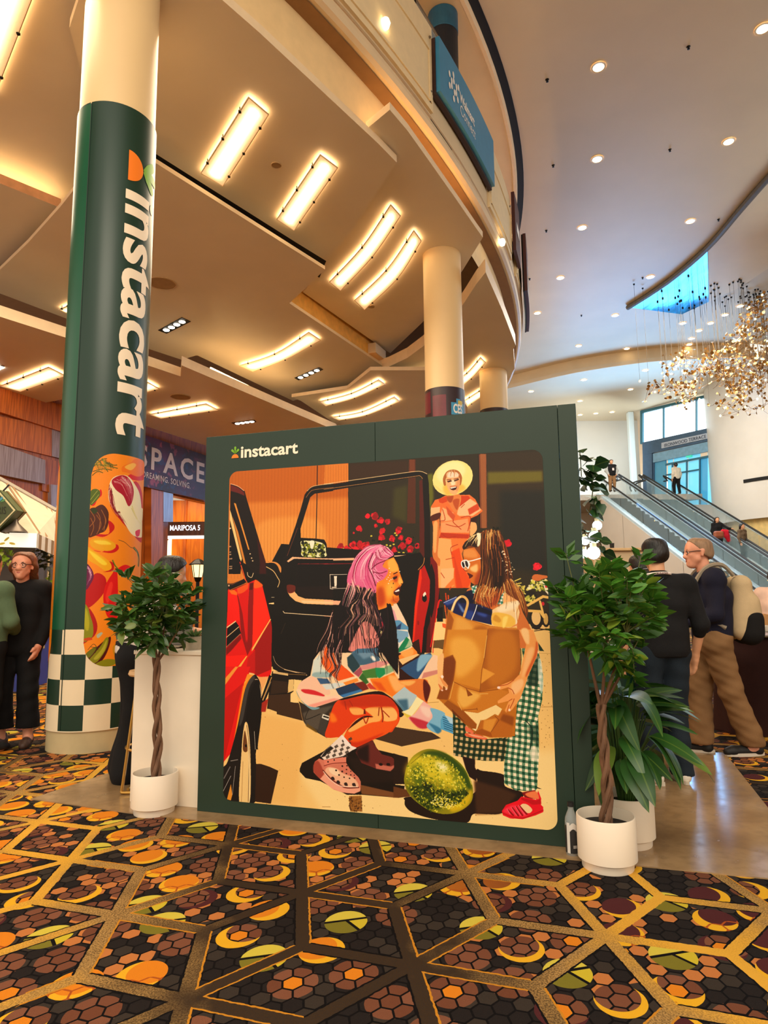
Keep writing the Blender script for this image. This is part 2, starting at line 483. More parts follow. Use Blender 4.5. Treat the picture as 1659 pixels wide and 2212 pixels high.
# ---- stepped soffit panels
def panel(px, z, t, label, m=None, edge=None, curve=None, ends=None):
    P0 = [az(a, b_, z) for a, b_ in px]
    g = G().prism([(p.x, p.y) for p in P0], z, z + t, 0, 1)
    return struct(g.obj('ceiling', [m or soffit, edge or edge_paint]), label)
panel([(250, -250), (480, 0), (560, 70), (818, 311), (857, 351), (808, 424), (759, 500), (705, 564), (640, 524), (336, 332), (200, 246), (150, 60)], 8.0, .12, 'large tan soffit panel with two recessed light boxes')
P0 = [az(*p_, 8.13) for p_ in [(200, 222), (712, 545), (690, 600), (190, 300)]]
struct(G().prism([(p_.x, p_.y) for p_ in P0], 8.13, 8.16).obj('gap_shade', dark_gap), 'black plate standing in for shade between the two big tan soffit panels')  # black plate painted in for the dark void between the panels
panel([(250, 298), (702, 582), (665, 618), (625, 655), (826, 790), (800, 832), (645, 862), (633, 866), (427, 768), (423, 768), (392, 777), (322, 754), (143, 688), (0, 634), (-40, 612), (0, 583), (60, 525), (130, 447), (157, 413)], 7.6, .07, 'wide tan soffit panel with round speaker and spotlight strips')
panel([(842, 237), (880, 282), (930, 352), (985, 430), (1030, 495), (1043, 513), (1000, 583), (960, 640), (913, 696), (843, 763), (835, 758), (654, 631), (690, 590), (702, 570), (780, 420), (857, 345), (790, 280)], 8.15, .12, 'tan soffit panel with two long curved light boxes')
panel([(795, 806), (840, 792), (880, 773), (914, 748), (960, 710), (1002, 655), (1030, 612), (1049, 588), (1085, 670), (1114, 746), (1109, 754), (1112, 796), (1097, 820), (1070, 920), (960, 930), (857, 872), (797, 819)], 7.55, .28, 'lowest pale soffit panel beside the two far columns')
panel([(630, 858), (650, 866), (734, 922), (720, 990), (1000, 1000), (1010, 880), (960, 800), (800, 800), (750, 840)], 7.3, .10, 'distant grey soffit panel with two curved light boxes')
panel([(0, 684), (141, 729), (390, 813), (392, 789), (616, 884), (726, 930), (760, 1000), (620, 1010), (447, 963), (313, 920), (135, 863), (85, 872), (0, 843), (-160, 810), (-160, 640)], 6.6, .22, 'rear brown soffit panel running to the wooden wall')
panel([(-120, 345), (0, 396), (131, 449), (70, 515), (0, 583), (-60, 630), (-160, 660)], 7.9, .16, 'olive tan soffit panel left of the green column', edge=mat('salmon_edge', (236, 176, 126), .5))
panel([(-220, -260), (150, -260), (270, 60), (340, 130), (260, 330), (160, 440), (130, 449), (0, 396), (-160, 320)], 8.35, .12, 'brown soffit panel with glowing light box in the top left corner')
# vertical face painted amber as cove light in the slot between two soffit panels, and the stub beam at its end
a, b_ = az(620, 640, 7.75), az(815, 775, 7.75)
g = G().prism([(a.x, a.y + .25), (b_.x, b_.y + .25), (b_.x, b_.y + .32), (a.x, a.y + .32)], 7.69, 8.9)
struct(g.obj('trim_4', mat('amber_light_tint', (240, 176, 70), .6)), 'strip painted amber as if lit, in the slot between two soffit panels')
p = az(812, 765, 7.9); struct(G().box((p.x, p.y, 7.95), (.3, .7, .28), -.4, bevel=.01).obj('trim_5', cream), 'small cream beam stub at the end of the amber slot')

# ---- rear walls
WD = Vector((.33, .944, 0)).normalized(); WN = Vector((WD.y, -WD.x, 0)); WP = Vector((-9.1, 17.4, 0))
def wl(px, py): return apl(px, py, WP, WN)
def wall_box(px0, py0, px1, py1, off=0.0, th=.1):
    """rectangle on the wooden wall between two sight points -> centre, length, height"""
    a, b_ = wl(px0, py0), wl(px1, py1)
    return a, b_
def wood_material(name, base, dark, sc=1.0, rough=.4):
    m, b = node_mat(name, rough, .5)
    x, y, z = X.coords('Object')
    s = x * WD.x + y * WD.y
    w = X.noise(s * 7.0 * sc, z * .35 * sc, 1.0, 4.0); gr = X.noise(s * 40.0 * sc, z * 1.2, 1.0, 3.0)
    rings = X.m('SINE', (w * 46.0)) * .5 + .5
    c = (rings * .7).mix(L(*base), L(*dark)); c = (gr.step(.4, .7) * .35).mix(c, L(*dark))
    X.nt.links.new(c.k, b.inputs['Base Color']); return m
wood_a = wood_material('walnut_veneer', (198, 106, 36), (130, 62, 20))
wood_b = wood_material('orange_veneer', (226, 124, 42), (168, 80, 24), .8)
wood_glow = wood_material('lit_veneer', (236, 142, 34), (200, 100, 20), .7)  # brighter orange copy of the veneer, passage light put into its colour
wood_pale = wood_material('sheen_veneer', (176, 160, 168), (140, 120, 124), .9, .25)
g = G()
a = WP - WD * 9; b_ = WP + WD * 13
e_ = wl(361, 1200)
g.prism([(a.x, a.y), (e_.x, e_.y), (e_.x - WN.x * .3, e_.y - WN.y * .3), (a.x - WN.x * .3, a.y - WN.y * .3)], 0, 7.2)
g.prism([(e_.x, e_.y), (b_.x, b_.y), (b_.x - WN.x * .3, b_.y - WN.y * .3), (e_.x - WN.x * .3, e_.y - WN.y * .3)], 4.9, 7.2)
wall_left = struct(g.obj('wall_left', wood_a), 'brown walnut panelled wall behind the green column')
def wood_panel(px0, ytop0, ybot0, px1, ytop1, ybot1, th, m, parent=wall_left):
    q = [wl(px0, ytop0), wl(px1, ytop1), wl(px1, ybot1), wl(px0, ybot0)]
    f = [p + WN * th for p in q]; k = [p - WN * .02 for p in q]
    return mesh_obj('panel', f + k, [(0, 1, 2, 3), (4, 7, 6, 5), (0, 4, 5, 1), (1, 5, 6, 2), (2, 6, 7, 3), (3, 7, 4, 0)], m, parent)
wood_panel(-60, 825, 875, 140, 880, 938, .14, wood_b)
wood_panel(-60, 890, 945, 108, 920, 986, .06, wood_b)
wood_panel(108, 926, 986, 140, 930, 994, .07, wood_pale)
wood_panel(-40, 950, 1020, 88, 995, 1046, .16, wood_pale)
wood_panel(88, 990, 1060, 140, 1000, 1072, .05, wood_a)
wood_panel(103, 1047, 1200, 128, 1050, 1200, .12, wood_pale)
wood_panel(313, 1050, 1300, 339, 1055, 1300, .25, wood_b)
wood_panel(339, 1055, 1128, 360, 1060, 1128, .26, wood_pale)
# lit passage to the meeting room: back wall, jambs, lintel
g = G(); q0 = wl(352, 1100); q1 = q0 + WN * 4.2
bw = [(q0 - WD * .2), (q0 - WD * .2 + Vector((4.6, .9, 0)))]; bw = [bw[0] + Vector((-2.6, 5.0, 0)), bw[1] + Vector((1.6, 5.0, 0))]
g.prism([(bw[0].x, bw[0].y), (bw[1].x, bw[1].y), (bw[1].x, bw[1].y + .2), (bw[0].x, bw[0].y + .2)], 0, 5.4)
wall_rear = struct(g.obj('wall_rear', wood_glow), 'orange wooden wall of the lit passage to the meeting rooms')
for i in range(6):
    p = bw[0] + (bw[1] - bw[0]) * (.05 + i * .17)
    G().box((p.x, p.y - .04, 2.7), (.10, .10, 5.4), bevel=.01).obj('panel', wood_b, wall_rear)
p = ay(362, 1150, bw[0].y + .1)
G().box((p.x, bw[0].y + .1, 3.2), (.34, .3, 1.9), bevel=.01).obj('panel', mat('glowing_case', (250, 236, 190), .5, emit=(255, 240, 200), es=1.6, var=0), wall_rear)
# far enclosing walls behind everything, right side and beyond the escalators
rear = Vector((15.3, 39.0, 0))
struct(G().box((-2.0, 41.5, 6.5), (34, .3, 13)).obj('wall_back', mat('far_wall_paint', (224, 214, 200), .5, var=.03, scale=.4)), 'cream far wall at the head of the escalators')
struct(G().box((33.0, 20, 6.5), (.3, 60, 13)).obj('wall_right', white_paint), 'pale wall closing the right side of the atrium')
# ================================================================== ceiling fixtures
def lamp_material():
    m, b = node_mat('lit_diffuser', .4)
    u, v, _ = X.coords('UV')
    x, y, z = X.coords('Object')
    e = ((u - .5).abs() * 2).step(.95, .15) * ((v - .5).abs() * 2).step(.99, .86)
    sp = X.noise(x, y, 26.0, 4.0).step(.30, .42)
    s = X.m('POWER', e, 1.7) * 4.0 + .62 * (sp * .35 + .65)
    c = e.mix(L(255, 208, 146), L(255, 236, 176))
    b.inputs['Base Color'].default_value = (*L(255, 226, 180), 1)
    X.nt.links.new(c.k, b.inputs['Emission Color']); X.nt.links.new(s.k, b.inputs['Emission Strength'])
    return m
lamp_mat = lamp_material()
glow_mat = mat('lamp_back_glow', (255, 220, 160), .5, emit=(255, 222, 170), es=4.2, var=0)
frame_mat = mat('lamp_frame', (250, 224, 186), .35, .2, var=0)
led_mat = mat('cove_led', (255, 214, 150), .5, emit=(255, 206, 140), es=16.0, var=0)
bulb_mat = mat('bulb', (255, 240, 210), .5, emit=(255, 226, 170), es=14.0, var=0)
spot_mat = mat('spot_bulb', (255, 246, 230), .5, emit=(255, 244, 222), es=16.0, var=0)
def light_box(left, right, label, drop=.06):
    """left / right: matching world points along both long sides, lower face"""
    n = len(left); c = sum((Vector(p) for p in left + right), Vector()) / (2 * n)
    t = thing('ceiling_light', label, 'ceiling light', (c.x, c.y, c.z + drop), 'recessed light boxes of the soffit panels')
    V = [Vector(p) for p in left] + [Vector(p) for p in right]
    F = [(i, i + 1, n + i + 1, n + i) for i in range(n - 1)]
    if ((V[1] - V[0]).cross(V[n] - V[0])).z > 0: F = [tuple(reversed(f)) for f in F]
    o = mesh_obj('diffuser', V, F, lamp_mat, t)
    uv = o.data.uv_layers.new(name='UVMap')
    ln = [0.0]
    for i in range(n - 1): ln.append(ln[-1] + (V[i + 1] - V[i]).length)
    for lp in o.data.loops:
        k = lp.vertex_index; uv.data[lp.index].uv = (0.0 if k < n else 1.0, ln[k % n] / ln[-1])
    up = Vector((0, 0, .012))
    mesh_obj('back_glow', [p + up for p in V], [tuple(reversed(f)) for f in F], glow_mat, t)  # glowing upper face, added to throw a halo onto the soffit
    loop = V[:n] + V[n:][::-1]
    g = G(); g.tube(loop + [loop[0], loop[1]], .011, 5)
    g.obj('frame', frame_mat, t)
    for sd in (V[:n], V[n:]):
        for f in (.16, .5, .84):
            q = f * (n - 1); i = min(int(q), n - 2); p = sd[i].lerp(sd[i + 1], q - i)
            G().box((p.x, p.y, p.z - .008), (.035, .035, .03)).tube([(p.x, p.y, p.z), (p.x, p.y, p.z + drop + .01)], .008, 5).obj('clip', black_metal, t)
    return t
def lb(z, left, right, label, drop=.06, n=6):
    def side(px):
        w = [az(a, b_, z - drop) for a, b_ in px]
        return smooth_curve(w, 5) if len(w) > 2 else [w[0].lerp(w[1], k / n) for k in range(n + 1)]
    return light_box(side(left), side(right), label, drop)
lb(8.0, [(537, 210), (434, 374)], [(580, 247), (481, 402)], 'largest light box on the flat tan panel, nearest the green column')
lb(8.0, [(692, 334), (598, 474)], [(729, 362), (635, 498)], 'second light box on the flat tan panel, towards the gallery')
lb(8.15, [(844, 442), (782, 534), (712, 609)], [(865, 466), (804, 555), (735, 628)], 'left of the two curved light boxes beside the plain cream column')
lb(8.15, [(894, 498), (834, 584), (766, 649)], [(910, 520), (858, 602), (787, 669)], 'right of the two curved light boxes beside the plain cream column')
lb(7.6, [(667, 717.5), (593, 764.5), (517, 790)], [(692, 734.5), (616, 777), (546, 803)], 'curved light box between two strips of four spotlights')
lb(7.3, [(691, 867), (759, 849.5), (818, 820)], [(703, 877), (766, 860), (832, 830)], 'upper of two distant curved light boxes above the poster board')
lb(7.3, [(717, 901), (783, 889), (852, 857)], [(732, 908), (792, 897), (864, 867)], 'lower of two distant curved light boxes above the poster board')
lb(6.6, [(445, 872), (323, 895)], [(472, 886), (347, 904)], 'light box on the rear brown panel just right of the green column')
lb(6.6, [(105, 793), (0, 834)], [(142, 812), (44, 846)], 'light box on the rear brown panel above the wooden wall')
lb(6.6, [(318, 825), (262, 842)], [(344, 840), (286, 855)], 'light box mostly hidden behind the green column, right end showing')
lb(7.6, [(165, 652), (128, 669)], [(186, 664), (150, 679)], 'light box mostly hidden behind the green column, left tip showing')
lb(7.55, [(863, 838), (935, 796)], [(876, 849), (948, 807)], 'light box on the lowest pale panel, left of the plain cream column')
lb(7.55, [(1038, 772), (1008, 806), (970, 832)], [(1049, 783), (1018, 818), (982, 846)], 'light box on the lowest pale panel, right of the plain cream column')
lb(7.55, [(1045, 838), (985, 877)], [(1050, 851), (990, 891)], 'light box on the lowest pale panel beside the farthest column')
a, b_ = az(67, 0, 8.29), az(0, 174, 8.29)
d = (b_ - a).normalized(); nn = Vector((d.y, -d.x, 0)); nn = nn if nn.x < 0 else -nn
p0 = a - d * .75; p1 = b_ + d * .35
light_box([p0.lerp(p1, k / 6) for k in range(7)], [p0.lerp(p1, k / 6) + nn * .46 for k in range(7)], 'light box cut by the top left corner of the picture')

def led(px0, px1, z, off=(0, 0, 0), r=.02, label='hidden warm cove light strip lying along a soffit panel edge'):
    a, b_ = az(*px0, z) + Vector(off), az(*px1, z) + Vector(off)
    o = G().tube([a, b_], r, 6).obj('cove_light', led_mat)
    return tag(o, label, 'cove light')
led((-60, 372), (125, 446), 8.12, (0, .06, 0), label='warm strip light above the olive tan panel left of the green column')
led((450, 782), (610, 861), 6.90, (-.05, .40, 0), label='warm strip light lying on the front edge of the rear brown panel')
led((640, 665), (810, 780), 7.74, (-.03, .03, 0), .05, label='warm strip light inside the amber slot')
led((500, 20), (810, 304), 8.20, (-.12, .0, 0), label='warm strip light along the gallery side of the large tan panel')
pts = [az(*p, 8.34) + Vector((-.12, .05, 0)) for p in [(850, 250), (930, 356), (1028, 495)]]
tag(G().tube(smooth_curve(pts, 5), .02, 6).obj('cove_light', led_mat), 'warm strip light along the gallery side of the curved light panel', 'cove light')

tag(G().tube([(*p_, 10.34) for p_ in ring(RC, 27.62, A0 + .1, A1 - .1, 60)], .03, 6).obj('cove_light', led_mat), 'long unseen warm strip light added on the gallery ledge to brighten the ceilings above', 'cove light')  # unseen strip, added to light the gallery and atrium ceilings
def spot_strip(q, z, label):
    w = [az(*p, z) for p in q]; c = sum(w, Vector()) / 4
    t = thing('spotlight_strip', label, 'spotlight', tuple(c), 'black strips of four spotlights')
    G().prism([(p.x, p.y) for p in w], z - .012, z + .0).obj('tray', black_metal, t)
    a, b_ = w[0].lerp(w[3], .5), w[1].lerp(w[2], .5)
    for k in range(4):
        p = a.lerp(b_, .17 + .22 * k)
        G().lathe([(.0, -.03), (.06, -.025), (.075, -.012)], (p.x, p.y, z), 12).obj('bulb', spot_mat, t)
spot_strip([(341.6, 713), (393, 685), (412, 694), (360, 720)], 7.6, 'nearest strip of four spotlights, right of the green column')
spot_strip([(636, 816), (689, 793), (698, 798), (645, 821)], 7.6, 'strip of four spotlights below the curved light box')
spot_strip([(500, 913), (550, 907), (554, 911), (510, 918)], 6.6, 'far strip of four spotlights just above the poster board')
spot_strip([(-30, 803), (3, 789), (10, 791), (-20, 806)], 6.6, 'strip of four spotlights at the left edge of the picture')
def speaker(px, py, z, r, label):
    p = az(px, py, z); t = thing('ceiling_speaker', label, 'speaker', tuple(p))
    G().lathe([(r, 0), (r, -.014), (r * .93, -.018), (r * .92, -.008)], tuple(p), 28).obj('rim', mat('speaker_rim', (196, 166, 124), .5), t)
    G().disc((p.x, p.y, p.z - .008), r * .93, 28, down=True).obj('grille', mat('speaker_grille', (176, 148, 112), .8, bump=.4, bscale=200), t)
speaker(350, 612, 7.6, .28, 'large round flush speaker just right of the green column')
speaker(390, 857, 6.6, .26, 'round flush speaker on the rear brown panel')
speaker(597, 356, 8.0, .08, 'small round sensor plate between the two straight light boxes')
speaker(802, 662, 8.15, .08, 'small round sensor plate below the curved light boxes')

# ---- downlights and sprinklers
def downlight(px, py, z, label, r=.12, kind='downlights of the white atrium ceiling'):
    p = az(px, py, z); t = thing('downlight', label, 'downlight', (p.x, p.y, z), kind)
    G().lathe([(r * 1.35, 0), (r * 1.3, -.015), (r, -.012)], (p.x, p.y, z), 20).obj('trim_ring', frame_mat, t)
    G().disc((p.x, p.y, z - .011), r, 20, down=True).obj('lens', bulb_mat, t)
for i, p in enumerate([(1648, 62), (1293, 145), (1574, 306), (1290, 344), (1258, 492), (1491, 478), (1211, 600), (1405, 598), (1161, 676), (1329, 681), (1250, 747), (1354, 753)]):
    downlight(*p, 12.995, ['brightest downlight at the right edge of the atrium ceiling', 'first downlight of the inner row on the atrium ceiling', 'second downlight of the outer row near the right edge', 'second downlight of the inner row on the atrium ceiling', 'third downlight of the inner row on the atrium ceiling', 'third downlight of the outer row, beside the dark canopy rim', 'fourth downlight of the inner row on the atrium ceiling', 'fourth downlight of the outer row, left of the mirror canopy', 'fifth downlight of the inner row, nearest the gallery edge', 'fifth downlight of the outer row, left below the mirror canopy', 'left of the two downlights before the curved cream drop', 'right of the two downlights before the curved cream drop'][i])
for i, p in enumerate([(1475, 698), (1535, 698), (1510, 714), (1494, 731), (1489, 744), (1566, 680), (1599, 661)]):
    q = az(*p, 12.995)
    downlight(*p, 12.995, ['downlight just below the mirror canopy tip, left of the pair', 'downlight right of the mirror canopy tip, above the chandelier cables', 'third downlight down the short row under the mirror canopy', 'fourth downlight down the short row under the mirror canopy', 'lowest downlight of the short row, just above the cream drop', 'downlight left of the topmost chandelier leaves', 'downlight nearest the right edge, among the topmost chandelier leaves'][i], .12, 'downlights below the mirror canopy')
for i, p in enumerate([(1261, 820.5), (1147, 845.5), (1362, 841), (1253, 866), (1253, 896), (1287, 893), (1322, 890), (1394, 800)]):
    downlight(*p, 12.295, ['lower ceiling downlight directly under the middle of the cream drop', 'leftmost downlight of the lower ceiling, near the far gallery edge', 'lower ceiling downlight left of the chandelier leaves', 'lower ceiling downlight above the poster board corner, upper of two', 'lower ceiling downlight just right of the poster board corner', 'middle of the three downlights nearest the pale far wall', 'right of the three downlights nearest the pale far wall', 'lower ceiling downlight half behind the leftmost chandelier leaves'][i], .13, 'downlights of the lower blue ceiling')
for i, p in enumerate([(1182, 172), (1487, 101), (1195, 357), (1447, 323), (1180, 498), (1144, 602), (1388, 600), (1256, 681), (1552, 474)]):
    q = az(*p, 13.0)
    o = G().lathe([(.0, -.06), (.03, -.055), (.018, -.03), (.022, -.015), (.045, 0)], tuple(q), 10).obj('sprinkler', black_metal)
    tag(o, ['dark sprinkler left below the first inner downlight', 'dark sprinkler between the two topmost downlights', 'dark sprinkler left of the second inner downlight', 'dark sprinkler left below the second outer downlight', 'dark sprinkler left of the third inner downlight', 'dark sprinkler left of the fourth inner downlight', 'dark sprinkler left of the fourth outer downlight', 'dark sprinkler right of the fifth inner downlight', 'dark sprinkler beside the grey canopy rim'][i], 'sprinkler', 'sprinkler heads of the atrium ceiling')

# ---- gallery fascia panels, balustrade glass, signs
panel_mat = mat('fascia_panel', (236, 212, 168), .5, var=.02)
def gx(px, py, r=RR): return acyl(px, py, RC, r)
def arc_slab(name, r0, r1, t0, t1, z0, z1, m, parent=None, n=16):
    g = G(); A = ring(RC, r1, t0, t1, n); B = ring(RC, r0, t0, t1, n)
    for P0 in (A, B): g.v += [(*p, z0) for p in P0] + [(*p, z1) for p in P0]
    k = n + 1
    for i in range(n):
        g.f += [(i, i + 1, k + i + 1, k + i), (2 * k + i + 1, 2 * k + i, 3 * k + i, 3 * k + i + 1), (k + i, k + i + 1, 3 * k + i + 1, 3 * k + i), (i + 1, i, 2 * k + i, 2 * k + i + 1)]
    g.f += [(0, k, 3 * k, 2 * k), (n, 2 * k + n, 3 * k + n, k + n)]
    g.mi = [0] * len(g.f)
    return g.obj(name, m, parent)
def th(px, py): q = gx(px, py); return ang(RC, (q.x, q.y))
def fascia_panel(t0, t1, label, studs=True):
    mid = (t0 + t1) / 2; c = ring(RC, 28.0, mid, mid, 1)[0]
    t = thing('fascia_panel', label, 'fascia panel', (*c, 9.33)); tag(t, kind='structure')
    arc_slab('board', 27.9, 27.97, t0, t1, 9.30, 10.86, panel_mat, t)
    w = .006
    arc_slab('raised_border', 27.97, 27.995, t0 + w * .6, t1 - w * .6, 9.42, 9.47, panel_mat, t)
    arc_slab('raised_border', 27.97, 27.995, t0 + w * .6, t1 - w * .6, 10.36, 10.44, panel_mat, t)
    for tt in (t0 + w * .6, t1 - w * .6): arc_slab('raised_border', 27.97, 27.99, tt - .0012, tt + .0012, 9.42, 10.44, panel_mat, t, 2)
    if studs:
        for zz in (9.62, 10.62):
            q = ring(RC, 27.98, t1 - .0035, t1 - .0035, 1)[0]
            G().box((*q, zz), (.05, .05, .05), bevel=.02).obj('stud', mat('steel', (150, 140, 126), .3, .9, var=0), t)
tE = th(928, 150); tS1 = th(1049, 330); tP1 = th(1098, 470)
fascia_panel(A0 + .2, tE, 'large cream gallery fascia panel with a glowing bulb, left of the blue sign')
fascia_panel(tS1 + .001, tP1, 'narrow cream gallery fascia panel right of the blue sign')
fascia_panel(tP1 + .03, tP1 + .20, 'farthest cream gallery fascia panel beyond the dark maroon sign')
q = gx(833, 50, 27.99)
o = thing('fascia_bulb', 'small glowing bulb on the large cream fascia panel', 'lamp', tuple(q))
G().lathe([(0, -.085), (.05, -.07), (.07, 0), (.05, .06), (0, .08)], tuple(q), 14).obj('bulb', bulb_mat, o)
G().box((q.x - .03, q.y, q.z + .07), (.06, .06, .04), bevel=.01).obj('socket', frame_mat, o)
q = acyl(1085, 523, RC, 27.99)
o = thing('fascia_bulb', 'small glowing bulb on the cream fascia below the maroon sign', 'lamp', tuple(q))
G().lathe([(0, -.085), (.05, -.07), (.07, 0), (.05, .06), (0, .08)], tuple(q), 12).obj('bulb', bulb_mat, o)
glass_mat = mat('balustrade_glass', (196, 220, 226), .05, var=0, alpha=.22)
t0 = th(940, 100)
bal = thing('glass_balustrade', 'clear glass balustrade with thin posts on the gallery edge behind the signs', 'balustrade', (*ring(RC, 27.84, t0, t0, 1)[0], 10.2))
k = 0; tt = t0 - .02
while tt < A1 - .1:
    arc_slab('glass_pane', 27.80, 27.815, tt + .0006, tt + .0394, 10.22, 11.24, glass_mat, bal, 3)
    qq = ring(RC, 27.83, tt, tt, 1)[0]; G().box((*qq, 10.7), (.03, .03, 1.1)).obj('post', black_metal, bal)
    tt += .04
arc_slab('handrail', 27.79, 27.83, t0 - .02, A1 - .1, 11.24, 11.28, mat('rail_steel', (120, 112, 104), .3, .8, var=0), bal, 60)
# blue sponsor sign
blue = mat('sign_blue', (52, 134, 176), .45, var=.02); signwhite = mat('sign_white', (246, 240, 232), .5, var=0)
t0, t1 = th(928, 110), th(1048, 330)
c = ring(RC, 28.1, (t0 + t1) / 2, (t0 + t1) / 2, 1)[0]
sg = thing('gallery_sign', 'bright blue sign with white dot emblem and two words on the gallery edge', 'sign', (*c, 9.68))
arc_slab('panel', 28.03, 28.10, t0, t1, 9.67, 10.68, blue, sg, 20)
arc_slab('dark_backing', 27.95, 28.03, t0 - .001, t1 + .001, 9.62, 10.66, mat('sign_backing', (52, 26, 20), .6), sg, 20)
def on_sign(px, py): return acyl(px, py, RC, 28.108)
g = G()
for a, b_ in [(1137, 440), (1160, 447), (1150, 482), (1162, 484), (1138, 510), (1150, 512), (1178, 520), (1190, 525), (1167, 553), (1177, 556), (1163, 590), (1186, 597)]:
    a, b_ = 560 + a / 2.765, b_ / 2.765
    big = .085 if True else .06
    q = on_sign(a, b_); tt = ang(RC, (q.x, q.y)); er = Vector((math.cos(tt), math.sin(tt), 0)); et = Vector((-er.y, er.x, 0))
    g.add([q + et * (.04 * math.cos(w * PI / 8)) + Vector((0, 0, .062 * math.sin(w * PI / 8))) for w in range(16)], [tuple(range(16))])
g.obj('emblem', signwhite, sg)
def sign_text(txt, pa, pb, hz, bold):
    a, b_ = on_sign(*pa), on_sign(*pb); ta, tb = ang(RC, (a.x, a.y)), ang(RC, (b_.x, b_.y)); w = (tb - ta) * 28.1
    def place(x, y):
        tt = ta + x / 28.1; return (RC[0] + 28.108 * math.cos(tt), RC[1] + 28.108 * math.sin(tt), a.z + y)
    lettering('lettering', txt, place, signwhite, sg, w, hz, bold, .3)
sign_text('Walmart', (993, 216), (1025, 263), .20, .035)
sign_text('Connect', (995, 245), (1027, 287), .20, -.004)
# dark maroon signs farther round the gallery
mar = mat('sign_maroon', (74, 30, 28), .5)
t0, t1 = th(1097, 440), th(1113, 620)
c = ring(RC, 28.1, (t0 + t1) / 2, (t0 + t1) / 2, 1)[0]
s2 = thing('gallery_sign', 'dark maroon sign seen nearly edge on beyond the blue one', 'sign', (*c, 9.6))
arc_slab('panel', 28.0, 28.08, t0, t1, 9.55, 11.05, mar, s2, 14)
g = G()
for k in range(7):
    tt = t0 + (t1 - t0) * (.25 + .07 * k); q = ring(RC, 28.09, tt, tt, 1)[0]; er = Vector((math.cos(tt), math.sin(tt), 0)); et = Vector((-er.y, er.x, 0))
    p = Vector((*q, 10.25 - .0 * k)); g.add([p - et * .05 + Vector((0, 0, -.12)), p + et * .05 + Vector((0, 0, -.12)), p + et * .05 + Vector((0, 0, .12)), p - et * .05 + Vector((0, 0, .12))], [(0, 1, 2, 3)])
g.obj('lettering', signwhite, s2)
t0 = th(1113, 640); 
s3 = thing('gallery_sign', 'farthest dark sign sticking out edge on from the gallery', 'sign', (*ring(RC, 28.1, t0, t0, 1)[0], 9.6))
arc_slab('panel', 28.1, 28.18, t0 + .03, t0 + .13, 9.3, 10.9, mar, s3, 10)
arc_slab('dark_backing', 28.06, 28.1, t0 + .03, t0 + .13, 9.28, 10.88, black_metal, s3, 10)
# dark wrapped column of the upper gallery
q = ay(957, 60, 11.95); UX = (q.x, q.y)
g = G().lathe([(.29, 10.2), (.29, 12.95)], (*UX, 0), 32)
uc = thing('gallery_column', 'dark navy wrapped column standing on the upper gallery', 'column', (*UX, 10.2))
g.obj('wrap', mat('navy_wrap', (22, 30, 42), .45), uc)
G().lathe([(.295, 12.5), (.30, 12.52), (.30, 12.94)], (*UX, 0), 32).obj('collar', mat('teal_wrap', (30, 90, 120), .5), uc)
g = G()
for k in range(14):
    a_ = math.radians(-95 + random.uniform(-32, 32)); zz = 10.6 + random.random() * .9; r_ = .02 + .03 * random.random()
    q = Vector((UX[0] + .294 * math.cos(a_), UX[1] + .294 * math.sin(a_), zz)); et = Vector((-math.sin(a_), math.cos(a_), 0))
    g.add([q + et * r_ * math.cos(w * PI / 5) + Vector((0, 0, r_ * 1.4 * math.sin(w * PI / 5))) for w in range(10)], [tuple(range(10))])
g.obj('dot_print', signwhite, uc)

# ---- mirror canopy and cable panel above the chandelier
rim = smooth_curve([az(*p, 12.9) for p in [(1760, 280), (1659, 385), (1600, 452), (1528, 535), (1440, 610), (1356, 665)]], 5)
tag(G().tube(rim, .10, 8).obj('canopy_rim', mat('rim_grey', (96, 90, 84), .5)), 'dark grey curved rim along the canopy on the atrium ceiling', 'rim', kind='structure')
cz = 12.93
def pane(px, m, name, label):
    P0 = [az(*p, cz) for p in px]; o = G().prism([(p.x, p.y) for p in P0], cz, cz + .05).obj(name, m); return tag(o, label, 'canopy', kind='structure')
mm = mat('mirror_blue_reflection', (60, 150, 220), .10, .75, var=.35, scale=1.3, bump=.5, bscale=1.4, stretch=(1.6, .5, 1))  # blue of the reflected windows is painted into the mirror colour
pane([(1357, 664), (1400, 636), (1440, 611), (1485, 576), (1528, 536), (1531, 652), (1473, 679)], mm, 'mirror_canopy', 'wavy mirror panel coloured blue like a window reflection in the tip of the canopy')
cp = mat('canopy_cream', (236, 214, 178), .5, var=.02, scale=1)
pane([(1760, 285), (1659, 386), (1600, 453), (1529, 535), (1532, 652), (1600, 620), (1659, 580), (1780, 530)], cp, 'canopy_panel', 'cream canopy panel dotted with chandelier cable points')
# ================================================================== far end: drum wall, terrace front, escalators
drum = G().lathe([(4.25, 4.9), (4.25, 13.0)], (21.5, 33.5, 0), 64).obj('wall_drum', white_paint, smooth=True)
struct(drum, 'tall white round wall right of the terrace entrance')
o = G().lathe([(4.0, 0), (4.0, 4.95), (4.25, 4.9)], (21.5, 33.5, 0), 64).obj('wall_drum_base', mat('gold_lit_paint', (232, 198, 128), .5), smooth=True)  # warm light on the wall foot is put into this paint colour
struct(o, 'lower part of the round wall beside the escalators, painted as if warm lit')
q0, q1 = acyl(1606, 1040, (21.5, 33.5), 4.27), acyl(1690, 1020, (21.5, 33.5), 4.27)
a0 = math.atan2(q0.y - 33.5, q0.x - 21.5); a1 = math.atan2(q1.y - 33.5, q1.x - 21.5)
G().lathe([(4.25, q0.z - .08), (4.28, q0.z - .08), (4.28, q0.z + .08), (4.25, q0.z + .08)], (21.5, 33.5, 0), 12, a0=a0, a1=a1 if a1 > a0 else a0 + .3).obj('slot', dark_gap, drum)

